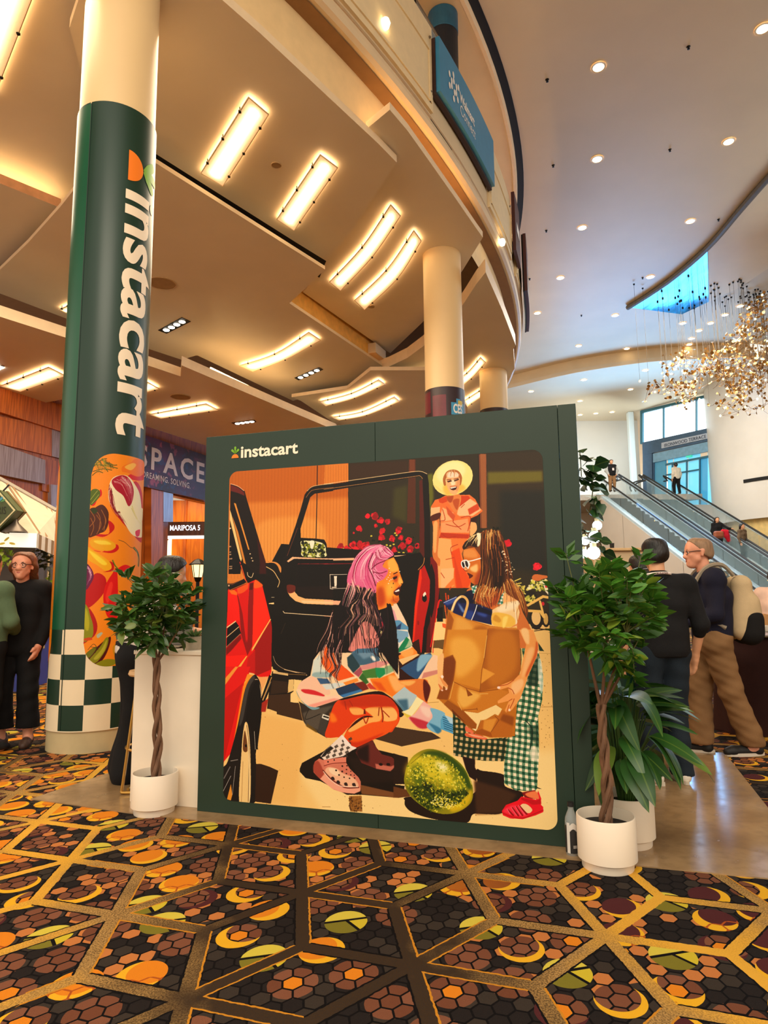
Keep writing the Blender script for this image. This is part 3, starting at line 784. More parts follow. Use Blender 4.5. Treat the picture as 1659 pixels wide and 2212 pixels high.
TP = Vector((15.3, 39.0, 0)); TD = Vector((.53, -.85, 0)).normalized(); TN = Vector((-TD.y, TD.x, 0)); TN = TN if TN.y < 0 else -TN
def tl(px, py): return apl(px, py, TP, TN)
def tquad(px, m, name, parent, th=.06, off=0.0):
    q = [tl(*p) + TN * off for p in px]; f = [p + TN * th for p in q]
    return mesh_obj(name, f + q, [(0, 1, 2, 3), (7, 6, 5, 4), (4, 5, 1, 0), (5, 6, 2, 1), (6, 7, 3, 2), (7, 4, 0, 3)], m, parent)
slate = mat('slate_blue_metal', (72, 100, 128), .4, .2, var=.03)
mull = mat('mullion', (60, 116, 136), .4, .3, var=0)
sky_glass = mat('daylit_pane', (236, 250, 255), .2, emit=(226, 246, 255), es=2.6, var=0)
door_glass = mat('daylit_door_pane', (120, 200, 226), .1, emit=(112, 204, 236), es=.75, var=0)
door_glass2 = mat('shaded_door_pane', (70, 150, 186), .1, emit=(60, 150, 196), es=.55, var=0)
tw = thing('window_1', 'tall daylit glazing with three panes over the terrace doors', 'window', tuple(tl(1395, 955)), None); tag(tw, kind='structure')
for x0, x1 in ((1391, 1434), (1436, 1505), (1507, 1552), (1554, 1600)):
    yt = lambda x: 893 - (x - 1391) * .245; yb = lambda x: 957 - (x - 1391) * .224
    tquad([(x0, yb(x0)), (x1, yb(x1)), (x1, yt(x1)), (x0, yt(x0))], sky_glass, 'pane', tw, .02, -.03)
    tquad([(x1, yb(x1)), (x1 + 2, yb(x1 + 2)), (x1 + 2, yt(x1 + 2)), (x1, yt(x1))], mull, 'mullion', tw, .12)
tquad([(1386, 894), (1600, 842), (1600, 836), (1386, 888)], mull, 'head_frame', tw, .14)
tquad([(1386, 960), (1391, 959), (1391, 892), (1386, 893)], mull, 'side_frame', tw, .14)
port = thing('terrace_entrance', 'slate blue entrance portal with glass doors below the daylit panes', 'entrance', tuple(tl(1395, 1060)))
tquad([(1394, 984), (1600, 940), (1600, 912), (1393, 957)], slate, 'sign_band', port, .25)
tquad([(1395, 1090), (1415, 1090), (1414, 980), (1394, 984)], slate, 'jamb', port, .25)
tquad([(1415, 1000), (1600, 962), (1600, 940), (1415, 981)], mat('soffit_blue', (128, 172, 200), .3), 'head_panel', port, .2)
tquad([(1415, 1000), (1417, 1000), (1417, 1090), (1415, 1090)], slate, 'jamb', port, .18)
tquad([(1417, 1090), (1440, 1090), (1440, 993), (1417, 998)], mat('reveal_blue', (88, 168, 206), .3, var=.02), 'reveal', port, .10)
for x0, x1, gm in ((1442, 1453, door_glass), (1455, 1484, door_glass), (1486, 1512, door_glass), (1528, 1556, door_glass), (1558, 1600, door_glass2)):
    yt = lambda x: 1006 - (x - 1442) * .2
    tquad([(x0, 1090), (x1, 1090), (x1, yt(x1)), (x0, yt(x0))], gm, 'door_pane', port, .02, -.05)
    tquad([(x1, 1090), (x1 + 2, 1090), (x1 + 2, yt(x1 + 2)), (x1, yt(x1))], mull, 'mullion', port, .10)
    tquad([(x0, yt(x0) - 3), (x1, yt(x1) - 3), (x1, yt(x1) - 12), (x0, yt(x0) - 12)], door_glass, 'transom_pane', port, .02, -.05)
tquad([(1512, 1090), (1528, 1090), (1528, 986), (1512, 990)], door_glass2, 'door_pane', port, .02, -.04)
tquad([(1440, 1006), (1600, 975), (1600, 971), (1440, 1002)], mull, 'transom_bar', port, .12)
tquad([(1440, 1028), (1512, 1016), (1512, 1013), (1440, 1025)], mull, 'transom_bar', port, .1)
tquad([(1485, 989), (1496, 987), (1496, 981), (1485, 983)], mat('exit_green', (60, 190, 160), .5, emit=(70, 210, 170), es=.7, var=0), 'exit_lamp', port, .14)
tquad([(1436, 970), (1544, 947), (1544, 935), (1436, 958)], mat('plaque_silver', (188, 200, 216), .35, .4, var=.02), 'plaque', port, .31)
a, b_ = tl(1443, 967), tl(1533, 947.5)
def place(x, y):
    d = (b_ - a); d.z = 0; d.normalize(); p = a + d * x + TN * .325; return (p.x, p.y, a.z + y)
lettering('lettering', 'IRONWOOD TERRACE', place, mat('sign_navy', (40, 56, 84), .5, var=0), port, (b_ - a).length, .19, .004)
p = tl(1374, 1000) + TN * .3
o = G().box((p.x, p.y, 9.4), (.34, .34, 5.8), bevel=.03).obj('pillar', mat('pillar_white', (226, 240, 244), .35, var=0)); tag(o, 'slim white pillar left of the terrace glazing', 'pillar', kind='structure')
# bright wall panel between gallery and pillar
q = [ay(1246, 1060, 40.9), ay(1360, 1060, 40.9)]
o = G().box(((q[0].x + q[1].x) / 2 - 1, 40.95, 9.6), (q[1].x - q[0].x + 3.5, .1, 5.4)).obj('wall_pale', mat('pale_wall', (214, 208, 198), .35, var=.03, scale=.3)); struct(o, 'pale wall panel left of the white pillar')
# upper landing
struct(G().box((16.5, 40.2, 6.62), (16, 9, .3)).obj('floor_upper', mat('landing_stone', (176, 168, 156), .4)), 'upper landing at the head of the escalators')

# ---- escalators
ED = Vector((.2, -.98, 0)).normalized(); EN = Vector((ED.y, -ED.x, 0)); EN = EN if EN.x < 0 else -EN   # ED: downhill, EN: towards the photographer
SLOPE = math.tan(math.radians(30))
steel = mat('brushed_steel', (176, 172, 166), .25, .8, var=.03); dk_step = mat('step_grey', (66, 66, 64), .5, .3)
tread_m = mat('tread_lit_grey', (176, 168, 152), .5, .1)  # paler than the risers, light on the treads put into the colour
rubber = mat('handrail_rubber', (24, 24, 26), .4, var=0)
clad = mat('cladding_pearl', (226, 214, 198), .28, .25, var=.03, scale=.7, bump=.12, bscale=.7)
eglass = mat('escalator_glass', (200, 232, 240), .08, var=0, alpha=.10, spec=.3)
deck_m = mat('deck_polished', (206, 228, 240), .22, .35, var=0)
TOPZ = 6.77
def escalator(label, top, length=11.5, front=False):
    """top: upper end of the moving steps, on the left (near) edge of the step band; runs downhill along ED"""
    t = thing('escalator', label, 'escalator', (top.x, top.y, TOPZ), 'escalators to the terrace')
    wd = .95
    P = lambda s, n, z: Vector((top.x, top.y, 0)) + ED * s - EN * n + Vector((0, 0, z))
    zz = lambda s: TOPZ - max(0.0, s) * SLOPE
    n = int(length / .385)
    sv = None
    for i in range(n):
        s0 = i * .385; z0 = TOPZ - (i + 1) * .222
        g = G(); A = [P(s0, .16, z0 + .2), P(s0 + .40, .16, z0 + .2), P(s0 + .40, .16 + wd, z0 + .2), P(s0, .16 + wd, z0 + .2)]
        B = [p + Vector((0, 0, -.24)) for p in A]
        g.add(A + B, [(0, 1, 2, 3)], 1); g.add(A + B, [(1, 0, 4, 5), (2, 1, 5, 6), (3, 2, 6, 7), (0, 3, 7, 4)])
        g.obj('step', [dk_step, tread_m], t)
    for side, n0 in (('near', 0.0), ('far', wd + .32)):
        # inclined skirt / deck, glass, rail
        g = G(); S0, S1 = -.6, length
        for (sa, sb) in ((S0, 0), (0, S1)):
            za, zb = zz(sa), zz(sb)
            a, b_, c, d = P(sa, n0 - .16, za + .12), P(sb, n0 - .16, zb + .12), P(sb, n0 + .16, zb + .12), P(sa, n0 + .16, za + .12)
            lo = Vector((0, 0, -.16))
            g.add([a, b_, c, d, a + lo, b_ + lo, c + lo, d + lo], [(0, 1, 2, 3), (0, 4, 5, 1), (2, 6, 7, 3), (7, 6, 5, 4)])
        g.obj('deck', deck_m, t)
        npan = 6
        for k in range(npan):
            sa = length * k / npan + .02; sb = length * (k + 1) / npan - .02
            g = G(); 
            for off in (-.008, .008):
                pass
            a, b_ = P(sa, n0 - .008, zz(sa) + .12), P(sb, n0 - .008, zz(sb) + .12); c, d = b_ + Vector((0, 0, .86)), a + Vector((0, 0, .86))
            e = -EN * .016
            g.add([a, b_, c, d, a + e, b_ + e, c + e, d + e], [(0, 1, 2, 3), (7, 6, 5, 4), (3, 2, 6, 7)]); g.obj('glass_pane', eglass, t)
        pts = [P(-1.5, n0, TOPZ + .55), P(-1.62, n0, TOPZ + .75), P(-1.5, n0, TOPZ + .95), P(-1.1, n0, TOPZ + 1.02), P(-.3, n0, TOPZ + 1.0), P(.3, n0, zz(.3) + 1.02), P(length, n0, zz(length) + 1.0)]
        G().tube(smooth_curve(pts, 4), .045, 6).obj('handrail', rubber, t)
        G().tube([P(0, n0, TOPZ + .93), P(length, n0, zz(length) + .93)], .02, 5).obj('rail_guide', deck_m, t)
        for k in range(9):
            s = length * (k + .4) / 9
            a = P(s, n0 + (.14 if side == 'near' else -.14), zz(s) + .02)
            G().box(tuple(a), (.12, .06, .05), math.atan2(ED.y, ED.x)).obj('skirt_lamp', mat('skirt_lamp', (255, 210, 120), .5, emit=(255, 196, 96), es=2.4, var=0), t)
    # underside truss with pearl cladding
    for k in range(5):
        sa, sb = length * k / 5 + .01, length * (k + 1) / 5 - .01
        a, b_ = P(sa, -.17, zz(sa) - .02), P(sb, -.17, zz(sb) - .02)
        dp = 3.2 if front else 1.2
        c, d = Vector((b_.x, b_.y, max(0.0, b_.z - dp))), Vector((a.x, a.y, max(0.0, a.z - dp)))
        e = -EN * .06
        mesh_obj('cladding', [a, b_, c, d, a + e, b_ + e, c + e, d + e], [(0, 3, 2, 1), (4, 5, 6, 7), (3, 7, 6, 2), (0, 1, 5, 4)], clad, t)
    g = G(); a, b_ = P(0, 0, TOPZ - .3), P(length, 0, zz(length) - .3); w = -EN * (wd + .32)
    g.add([a, b_, b_ + w, a + w], [(0, 1, 2, 3)]); g.obj('truss', mat('truss_grey', (120, 112, 104), .6), t)
    return t
topA = Vector((11.35, 34.6, 0))
p0 = az(1322, 1070, TOPZ); p1 = az(1452, 1088, TOPZ)
topA = Vector((p0.x, p0.y, 0)) + ED * -.2 + EN * .55
escalator('nearest escalator, pearl cladding side, a man in a vest riding down', topA, 11.5, True)
topB = topA - EN * 1.55
escalator('middle escalator, empty dark steps between two bright decks', topB, 12.0)
topC = topB - EN * 1.55
escalator('farthest escalator, two riders near its lower end', topC, 12.5)
# ================================================================== printed pictures: flat colour shapes laid on a pixel sheet
PX = .72            # sheet pixels per millimetre
class Sheet:
    def __init__(s, u0, v0, u1, v1, base, px=PX):
        s.u0, s.v0, s.px = u0, v0, px; s.w, s.h = int((u1 - u0) * px), int((v1 - v0) * px)
        s.a = np.empty((s.h, s.w, 3), np.float32); s.a[:] = s.c(base)
        s.rng = np.random.default_rng(5)
    @staticmethod
    def c(h): return np.array([int(h[i:i + 2], 16) / 255 for i in (0, 2, 4)], np.float32)
    def pt(s, p):
        q = np.array(p, float).reshape(-1, 2); return (q - [s.u0, s.v0]) * s.px
    @staticmethod
    def cat(q, closed, n=5):
        if len(q) < 3: return q
        m = len(q); out = []; t = np.linspace(0, 1, n, endpoint=False)[:, None]
        for i in range(m if closed else m - 1):
            g = (lambda k: q[k % m]) if closed else (lambda k: q[min(max(k, 0), m - 1)])
            a, b, c, d = g(i - 1), g(i), g(i + 1), g(i + 2)
            out.append(.5 * (2 * b + (c - a) * t + (2 * a - 5 * b + 4 * c - d) * t * t + (3 * b - a - 3 * c + d) * t ** 3))
        if not closed: out.append(q[-1:])
        return np.concatenate(out)
    def mask(s, q, pad=0):
        x0 = max(0, int(q[:, 0].min()) - pad); x1 = min(s.w, int(q[:, 0].max()) + 2 + pad)
        y0 = max(0, int(q[:, 1].min()) - pad); y1 = min(s.h, int(q[:, 1].max()) + 2 + pad)
        if x1 <= x0 or y1 <= y0: return None
        cnt = np.zeros((y1 - y0, x1 - x0 + 1), np.int32)
        for a, b in zip(q, np.roll(q, -1, 0)):
            if a[1] == b[1]: continue
            if a[1] > b[1]: a, b = b, a
            r0 = max(y0, math.ceil(a[1] - .5)); r1 = min(y1, math.ceil(b[1] - .5))
            if r1 <= r0: continue
            ys = np.arange(r0, r1); xs = a[0] + (ys + .5 - a[1]) * (b[0] - a[0]) / (b[1] - a[1])
            xi = np.clip(np.ceil(xs - .5).astype(int) - x0, 0, x1 - x0)
            np.add.at(cnt, (ys - y0, xi), 1)
        m = (np.cumsum(cnt, 1)[:, :-1] & 1).astype(np.float32)
        return m, x0, y0, x1, y1
    @staticmethod
    def blur(m, r):
        r = int(r)
        if r < 1: return m
        for ax in (0, 1):
            for _ in range(2):
                p = np.pad(m, [(r + 1, r) if k == ax else (0, 0) for k in (0, 1)], mode='edge'); c = np.cumsum(p, ax)
                m = (c[2 * r + 1:] - c[:-2 * r - 1] if ax == 0 else c[:, 2 * r + 1:] - c[:, :-2 * r - 1]) / (2 * r + 1)
        return m
    def put(s, m, box, col):
        x0, y0, x1, y1 = box; v = s.a[y0:y1, x0:x1]; v += (col - v) * m[..., None]
    def poly(s, col, p, sm=0, bl=0, al=100):
        q = s.pt(p); q = s.cat(q, True) if sm else q
        r = bl * 2.9 * s.px * .28
        k = s.mask(q, int(r * 2) + 1 if r else 0)
        if k is None: return
        m, *box = k; m = s.blur(m, r) if r >= 1 else m
        s.put(m * (al / 100), box, s.c(col))
    def line(s, col, p, w, sm=1, al=100, taper=False, raw=False):
        q = p if raw else s.pt(p); q = s.cat(q, False) if sm and len(q) > 2 else q
        w = w * s.px / 2; c = s.c(col) if isinstance(col, str) else col; n = len(q) - 1
        for i in range(n):
            a, b = q[i], q[i + 1]; ww = w * (1 - .7 * i / n) if taper else w
            x0 = max(0, int(min(a[0], b[0]) - ww - 1)); x1 = min(s.w, int(max(a[0], b[0]) + ww + 2))
            y0 = max(0, int(min(a[1], b[1]) - ww - 1)); y1 = min(s.h, int(max(a[1], b[1]) + ww + 2))
            if x1 <= x0 or y1 <= y0: continue
            X_, Y_ = np.meshgrid(np.arange(x0, x1) + .5, np.arange(y0, y1) + .5); d = b - a; L2 = max(1e-6, d @ d)
            t = np.clip(((X_ - a[0]) * d[0] + (Y_ - a[1]) * d[1]) / L2, 0, 1)
            m = np.clip(ww + .5 - np.hypot(X_ - a[0] - t * d[0], Y_ - a[1] - t * d[1]), 0, 1).astype(np.float32)
            s.put(m * (al / 100), (x0, y0, x1, y1), c)
    def run(s, ops):
        R_ = s.rng
        for o in ops:
            k = o[0]
            if k == 'P': s.poly(*o[1:])
            elif k == 'L': s.line(*o[1:6])
            elif k == 'E':
                _, col, p, rx, ry, rot, bl, al = (o + [0, 0, 100])[:8] if len(o) < 8 else o; t = np.linspace(0, 2 * PI, 24, endpoint=False); r = math.radians(-rot)
                x, y = rx * np.cos(t), ry * np.sin(t)
                s.poly(col, np.stack([p[0] + x * math.cos(r) - y * math.sin(r), p[1] + x * math.sin(r) + y * math.cos(r)], 1).ravel(), 0, bl, al)
            elif k == 'H':
                _, cols, cs, w, n, jit = o; cols = cols.split(); G_ = [s.cat(s.pt(c), False, 4) for c in cs]
                M = min(len(g) for g in G_); G_ = [g[np.linspace(0, len(g) - 1, 14).astype(int)] for g in G_]
                for i in range(n):
                    f = R_.random() * (len(G_) - 1); j = min(int(f), len(G_) - 2); f -= j
                    q = G_[j] * (1 - f) + G_[j + 1] * f
                    a = int(R_.integers(0, 5)); b = int(R_.integers(9, 15)); q = q[a:b]
                    ph = R_.random() * 6; q = q + (R_.random(2) - .5) * jit * s.px + np.sin(np.arange(len(q))[:, None] * .9 + ph) * jit * s.px * .25
                    s.line(s.c(cols[int(R_.integers(len(cols)))]), q, w * (.6 + .8 * R_.random()), 0, 90, True, True)
            elif k == 'S':
                _, cols, p, n, size = o; cols = cols.split(); q = s.pt(p); km = s.mask(q)
                if km is None: continue
                m, x0, y0, x1, y1 = km; ys, xs = np.nonzero(m)
                for i in R_.integers(0, len(ys), n):
                    c = np.array([xs[i] + x0, ys[i] + y0], float); r = size * s.px * (.4 + R_.random()); t = R_.random() * 6
                    d = np.array([math.cos(t), math.sin(t)]) * r * R_.random() * 1.4
                    s.line(s.c(cols[int(R_.integers(len(cols)))]), np.array([c, c + d]), r * 1.2 / s.px, 0, 85, False, True)
            elif k == 'G':
                _, dk, p, cell, ang_, md, lt = o; q = s.pt(p); m, x0, y0, x1, y1 = s.mask(q)
                X_, Y_ = np.meshgrid(np.arange(x0, x1), np.arange(y0, y1)); r = math.radians(-ang_); c = cell * s.px
                u = X_ * math.cos(r) + Y_ * math.sin(r); v = -X_ * math.sin(r) + Y_ * math.cos(r)
                w = np.sin(u / c * .55) * c * .12; e = (((u + np.sin(v / c * .6) * c * .15) / c) % 1 < .5).astype(int) + (((v + w) / c) % 1 < .5)
                pal = np.stack([s.c(lt), s.c(md), s.c(dk)]); im = pal[e]
                view = s.a[y0:y1, x0:x1]; view += (im - view) * m[..., None]
            elif k == 'F':
                _, col, p, r, n = o; c = s.c(col)
                for i in range(n + 5):
                    t = R_.random() * 6.28; d = r * .55 * math.sqrt(R_.random()); rr = r * (.35 + .2 * R_.random())
                    cc = np.clip(c * (.72 + .45 * R_.random()) + np.array([.02, .01, .02]) * R_.random(), 0, 1)
                    tt = np.linspace(0, 6.28, 9, endpoint=False) + R_.random(); rad = rr * (.8 + .4 * R_.random(9))
                    q = s.cat(s.pt(np.stack([p[0] + d * math.cos(t) + rad * np.cos(tt), p[1] + d * math.sin(t) + rad * np.sin(tt)], 1).ravel()), True, 3)
                    km = s.mask(q)
                    if km: s.put(km[0], km[1:], cc)
    def finish(s, name, rough=.45, grain=.03):
        a = s.a + (s.rng.random((s.h, s.w, 1), np.float32) - .5) * grain
        im = bpy.data.images.new(name, s.w, s.h); px = np.ones((s.h, s.w, 4), np.float32); px[..., :3] = np.clip(a, 0, 1) * .5 + .5 * np.clip(a, 0, 1) ** 2 * (3 - 2 * np.clip(a, 0, 1))
        im.pixels.foreach_set(px.ravel()); im.update(); im.pack()
        m = bpy.data.materials.new(name); m.use_nodes = True; nt = m.node_tree; b = nt.nodes['Principled BSDF']
        t = nt.nodes.new('ShaderNodeTexImage'); t.image = im; t.extension = 'EXTEND'
        nt.links.new(t.outputs[0], b.inputs['Base Color']); b.inputs['Roughness'].default_value = rough; b.inputs['Specular IOR Level'].default_value = .3
        return m
def rounded_rect(x0, y0, x1, y1, r, n=8):
    out = []
    for cx, cy, a in ((x1 - r, y0 + r, -90), (x1 - r, y1 - r, 0), (x0 + r, y1 - r, 90), (x0 + r, y0 + r, 180)):
        for k in range(n + 1):
            t = math.radians(a + 90 * k / n); out.append((cx + r * math.cos(t), cy + r * math.sin(t)))
    return out
# outlines of the printed photograph and vegetables, in millimetres on their own panels
POSTER = [
['P','352c20',[52,2387,2383,2202,2280,-156,126,-392]],
['P','b8661c',[92,2256,1035,2219,1027,1632,931,1433,112,1446]],
['P','d2803a',[99,1971,1035,1967,1027,1632,931,1433,112,1446],0,14],
['P','e0924a',[412,1832,837,1829,838,1565,416,1554],1,18],
['L','8e4a16',[156,2235,167,1475],1.6,0,60],
['L','8e4a16',[181,2233,191,1475],1.6,0,60],
['L','8e4a16',[206,2232,215,1474],1.6,0,60],
['L','8e4a16',[231,2230,239,1474],1.6,0,60],
['L','8e4a16',[255,2228,263,1474],1.6,0,60],
['L','8e4a16',[280,2227,286,1473],1.6,0,60],
['L','8e4a16',[305,2225,310,1473],1.6,0,60],
['L','8e4a16',[329,2223,334,1472],1.6,0,60],
['L','8e4a16',[354,2221,357,1472],1.6,0,60],
['L','8e4a16',[378,2220,381,1471],1.6,0,60],
['L','8e4a16',[402,2218,404,1471],1.6,0,60],
['L','8e4a16',[426,2216,427,1471],1.6,0,60],
['L','8e4a16',[451,2215,451,1470],1.6,0,60],
['L','8e4a16',[475,2213,474,1470],1.6,0,60],
['L','8e4a16',[499,2211,497,1469],1.6,0,60],
['L','8e4a16',[522,2210,520,1469],1.6,0,60],
['L','8e4a16',[546,2208,543,1469],1.6,0,60],
['L','8e4a16',[570,2206,566,1468],1.6,0,60],
['L','8e4a16',[594,2205,589,1468],1.6,0,60],
['L','8e4a16',[617,2203,611,1467],1.6,0,60],
['L','8e4a16',[641,2201,634,1467],1.6,0,60],
['L','8e4a16',[664,2200,657,1467],1.6,0,60],
['L','8e4a16',[687,2198,679,1466],1.6,0,60],
['L','8e4a16',[710,2197,702,1466],1.6,0,60],
['L','8e4a16',[734,2195,724,1465],1.6,0,60],
['L','8e4a16',[757,2193,746,1465],1.6,0,60],
['L','8e4a16',[780,2192,768,1465],1.6,0,60],
['L','8e4a16',[803,2190,791,1464],1.6,0,60],
['L','8e4a16',[826,2189,813,1464],1.6,0,60],
['L','8e4a16',[848,2187,835,1463],1.6,0,60],
['L','8e4a16',[871,2185,857,1463],1.6,0,60],
['L','8e4a16',[894,2184,879,1463],1.6,0,60],
['L','8e4a16',[916,2182,900,1462],1.6,0,60],
['L','8e4a16',[939,2181,922,1462],1.6,0,60],
['L','8e4a16',[961,2179,944,1462],1.6,0,60],
['L','8e4a16',[984,2178,965,1461],1.6,0,60],
['L','8e4a16',[1006,2176,987,1461],1.6,0,60],
['L','8e4a16',[1028,2175,1008,1460],1.6,0,60],
['L','2a1a10',[822,2184,820,1962,815,1719],5.8,0],
['P','d07c34',[873,2193,1035,2183,1035,2076,868,2057]],
['L','94521c',[877,2185,878,2066],1.7,0,60],
['L','94521c',[896,2184,896,2064],1.7,0,60],
['L','94521c',[914,2183,914,2063],1.7,0,60],
['L','94521c',[932,2182,932,2062],1.7,0,60],
['L','94521c',[950,2180,950,2061],1.7,0,60],
['L','94521c',[968,2179,968,2060],1.7,0,60],
['L','94521c',[986,2178,986,2059],1.7,0,60],
['L','94521c',[1004,2177,1004,2058],1.7,0,60],
['L','94521c',[1022,2175,1022,2057],1.7,0,60],
['P','3a3222',[1035,2234,2305,2181,2301,1181,1032,1177]],
['P','44301f',[1044,2181,1423,2176,1422,2106,1043,2078],0,6],
['P','4a4624',[1332,2007,1421,2024,1413,1788,1321,1835],0,14],
['P','5c341f',[1430,2182,1474,2179,1466,1785,1413,1788]],
['P','74432a',[1434,2182,1468,2179,1466,2073,1433,2075]],
['P','6a6a24',[1545,2081,1580,2087,1581,1933,1553,1824],0,8],
['P','403424',[1911,2181,2235,2171,2226,1462,1897,1565]],
['P','2c2c26',[1978,1956,2235,1941,2230,1462,1973,1515],0,20],
['P','6e6628',[1910,2072,2228,2058,2227,1995,1908,2000],0,10],
['P','7c4a30',[1860,2182,1907,2181,1898,1739,1857,1741]],
['P','96603c',[1871,2184,1904,2181,1894,1739,1867,1741]],
['L','2a1810',[1860,2182,1856,1741],4.6,0],
['P','eebb78',[126,914,556,917,1576,1219,2289,1176,2268,6,151,-88]],
['P','f6cb8c',[688,310,1394,407,2236,506,2241,51,872,55],0,30],
['P','e8b06c',[431,629,748,587,690,94,391,97],0,20],
['S','8a5a2c 6a4420',[379,798,2229,653,2219,108,392,83],120,2.3],
['F','e81c30',[1160,1845],20,9],
['F','c0202c',[1206,1842],27,9],
['F','c0202c',[1244,1814],23,9],
['F','c0202c',[1291,1804],20,9],
['F','c0202c',[1109,1768],24,9],
['F','c0202c',[1214,1783],13,9],
['F','c0202c',[1255,1747],22,9],
['F','c0202c',[1250,1706],23,9],
['F','c0202c',[1359,1749],25,9],
['F','c0202c',[1317,1695],22,9],
['F','c0202c',[1374,1702],18,9],
['F','c0202c',[1420,1681],25,9],
['F','c0202c',[1380,1649],29,9],
['F','c0202c',[1430,1630],25,9],
['F','c0202c',[1472,1648],19,9],
['F','c0202c',[1331,1627],23,9],
['F','c0202c',[982,1657],25,9],
['F','c0202c',[918,1620],20,9],
['F','c0202c',[958,1614],20,9],
['F','c0202c',[1023,1638],31,9],
['F','c0202c',[1067,1667],26,9],
['F','c0202c',[1111,1674],25,9],
['F','c0202c',[1148,1665],26,9],
['F','c0202c',[1009,1613],29,9],
['F','c0202c',[1088,1628],31,9],
['F','c0202c',[1129,1635],29,9],
['F','c0202c',[1070,1743],8,9],
['E','c8b848',[998,1646],7,5],
['E','c8b848',[1056,1611],7,5],
['E','c8b848',[1184,1719],7,5],
['E','c8b848',[1346,1718],7,5],
['E','c8b848',[1337,1731],7,5],
['E','c8b848',[1283,1660],7,5],
['E','c8b848',[1305,1655],7,5],
['E','c8b848',[1287,1643],7,5],
['E','c8b848',[1360,1613],7,5],
['E','c8b848',[1388,1610],7,5],
['E','c8b848',[1327,1663],7,5],
['S','10140c 20301a',[1130,1695,1305,1689,1482,1709,1480,1599,1296,1604,1129,1609],60,6.4],
['F','e42038',[2016,1648],23,9],
['F','e02438',[2177,1507],27,9],
['S','d8c850 e8d878 f2e4b0 80902c',[2145,1427,2232,1435,2229,1369,2126,1383],70,9.3],
['L','d8c060',[2048,1429,2080,1442],5.8,0],
['L','d8c060',[2052,1411,2083,1417],5.8,0],
['P','c8703c',[2146,1452,2164,1465,2207,1459,2229,1454,2228,1443,2202,1437,2180,1427,2149,1434],1],
['L','e8d8b8',[2205,1426,2220,1369,2241,1343],9.3,0],
['E','2a241c',[2158,1212],38,58],
['E','e8b87c',[2159,1221],25,41],
['E','2a241c',[2212,1212],22,44],
['E','c8a060',[2212,1214],13,32],
['P','2a261c',[2099,1362,2155,1365,2166,1313,2097,1304],1],
['S','a8a848 d8c868',[2098,1340,2154,1339,2153,1304,2097,1304],26,8.7],
['L','e8b468',[2116,1291,2202,1339,2228,1334],14.5,0],
['L','e8b468',[2117,1260,2182,1256,2202,1225],14.5,0],
['L','e8b468',[2184,1312,2202,1225],11.6,0],
['L','2a2018',[2135,1164,2233,1152],5.8,0],
['L','2a2018',[2147,1147,2233,1160],4.3,0],
['E','c82838',[2200,1299],8,11],
['E','d83040',[2221,1396],6,9],
['S','e8d070 b0a040',[2052,1420,2100,1401,2099,1357,2056,1384],26,6.4],
['P','15100b',[281,1576,499,1564,573,1691,1499,1596,1553,1478,1592,1314,1457,830,716,825,524,902,472,1147]],
['P','1a120c',[462,1576,527,1570,567,1537,617,1497,463,1500],1],
['P','d88c4c',[467,1580,537,1574,572,1542,570,1506,547,1551,517,1570,467,1571],1],
['L','e8b87c',[468,1546,518,1518,548,1477,563,1450,551,1415],4.6],
['P','1c130e',[616,1594,575,1506,586,1577,673,1807,706,1905,735,2003,764,2042,802,2056,931,2066,931,2015,803,2004,774,1983,707,1783,710,1725,664,1593]],
['P','1a120d',[868,2055,1466,2102,1510,2100,1545,2085,1553,2029,1557,1824,1557,1580,1568,1506,1500,1507,1518,1581,1518,1826,1514,2057,1492,2071,1461,2069,868,2014]],
['P','5c241a',[1494,2045,1514,2053,1522,1783,1518,1581,1501,1557,1488,1599,1492,1827],0,2],
['L','e8c090',[868,2062,1196,2086,1449,2104,1506,2102,1543,2085],3.2],
['L','c89058',[868,2029,1196,2054,1457,2074,1497,2076,1515,2057],2.6],
['L','f0c08c',[752,2025,798,2054,931,2063],2.9],
['L','b07840',[745,1984,774,2019,807,2031,931,2037],2.6],
['P','14100c',[687,1789,707,1779,710,1725,727,1604,616,1599]],
['L','a8603c',[687,1789,615,1612],1.7,0],
['P','120e0a',[710,1725,809,1717,871,1708,887,1679,892,1626,885,1600,720,1600,710,1654]],
['P','d8d49c',[712,1703,799,1701,856,1687,878,1664,882,1631,875,1600,725,1607,717,1654],1],
['S','1c2410 2c3814 7c8428 a8a838 e8e4b8 14180c',[717,1698,856,1682,875,1649,873,1603,727,1609],260,9.3],
['P','f0e8c8',[770,1701,804,1700,794,1656,780,1656],1,2],
['P','f0b088',[652,1605,838,1591,1116,1581,1116,1572,869,1576,678,1590,627,1567,614,1579]],
['L','f4b090',[869,1585,1069,1585],5.2,0],
['L','f0c098',[1331,1591,1475,1596],5.8,0],
['P','16100b',[1326,1585,1493,1609,1514,1575,1517,1525,1473,1451,1428,1081,1320,1080]],
['L','b02030',[869,1554,1065,1553],2.6,0],
['L','c02834',[675,1553,694,1560,931,1554],2.9,0],
['P','160f0b',[616,1567,664,1593,931,1581,931,1555,694,1560,670,1548,670,1496,617,1497]],
['P','241510',[680,1519,931,1513,931,1341,743,1347,690,1369,680,1409],0,3],
['P','160f0c',[684,1545,931,1544,931,1418,685,1413]],
['P','f0b078',[617,1427,666,1400,671,1382,695,1356,743,1340,931,1330,931,1299,734,1308,676,1325,637,1356,620,1383]],
['P','6a2a1c',[617,1427,671,1422,671,1387,637,1374,618,1387],1,3],
['P','f0a888',[869,1330,981,1324,979,1299,870,1304]],
['P','f6c090',[715,1329,931,1319,931,1306,724,1313],0,2],
['L','e8c8a0',[590,1262,600,1251,667,1247,923,1230],4.1,0],
['L','e09878',[870,1232,912,1229],2.9,0],
['L','c8b8a0',[909,1488,931,1488],2.6,0],
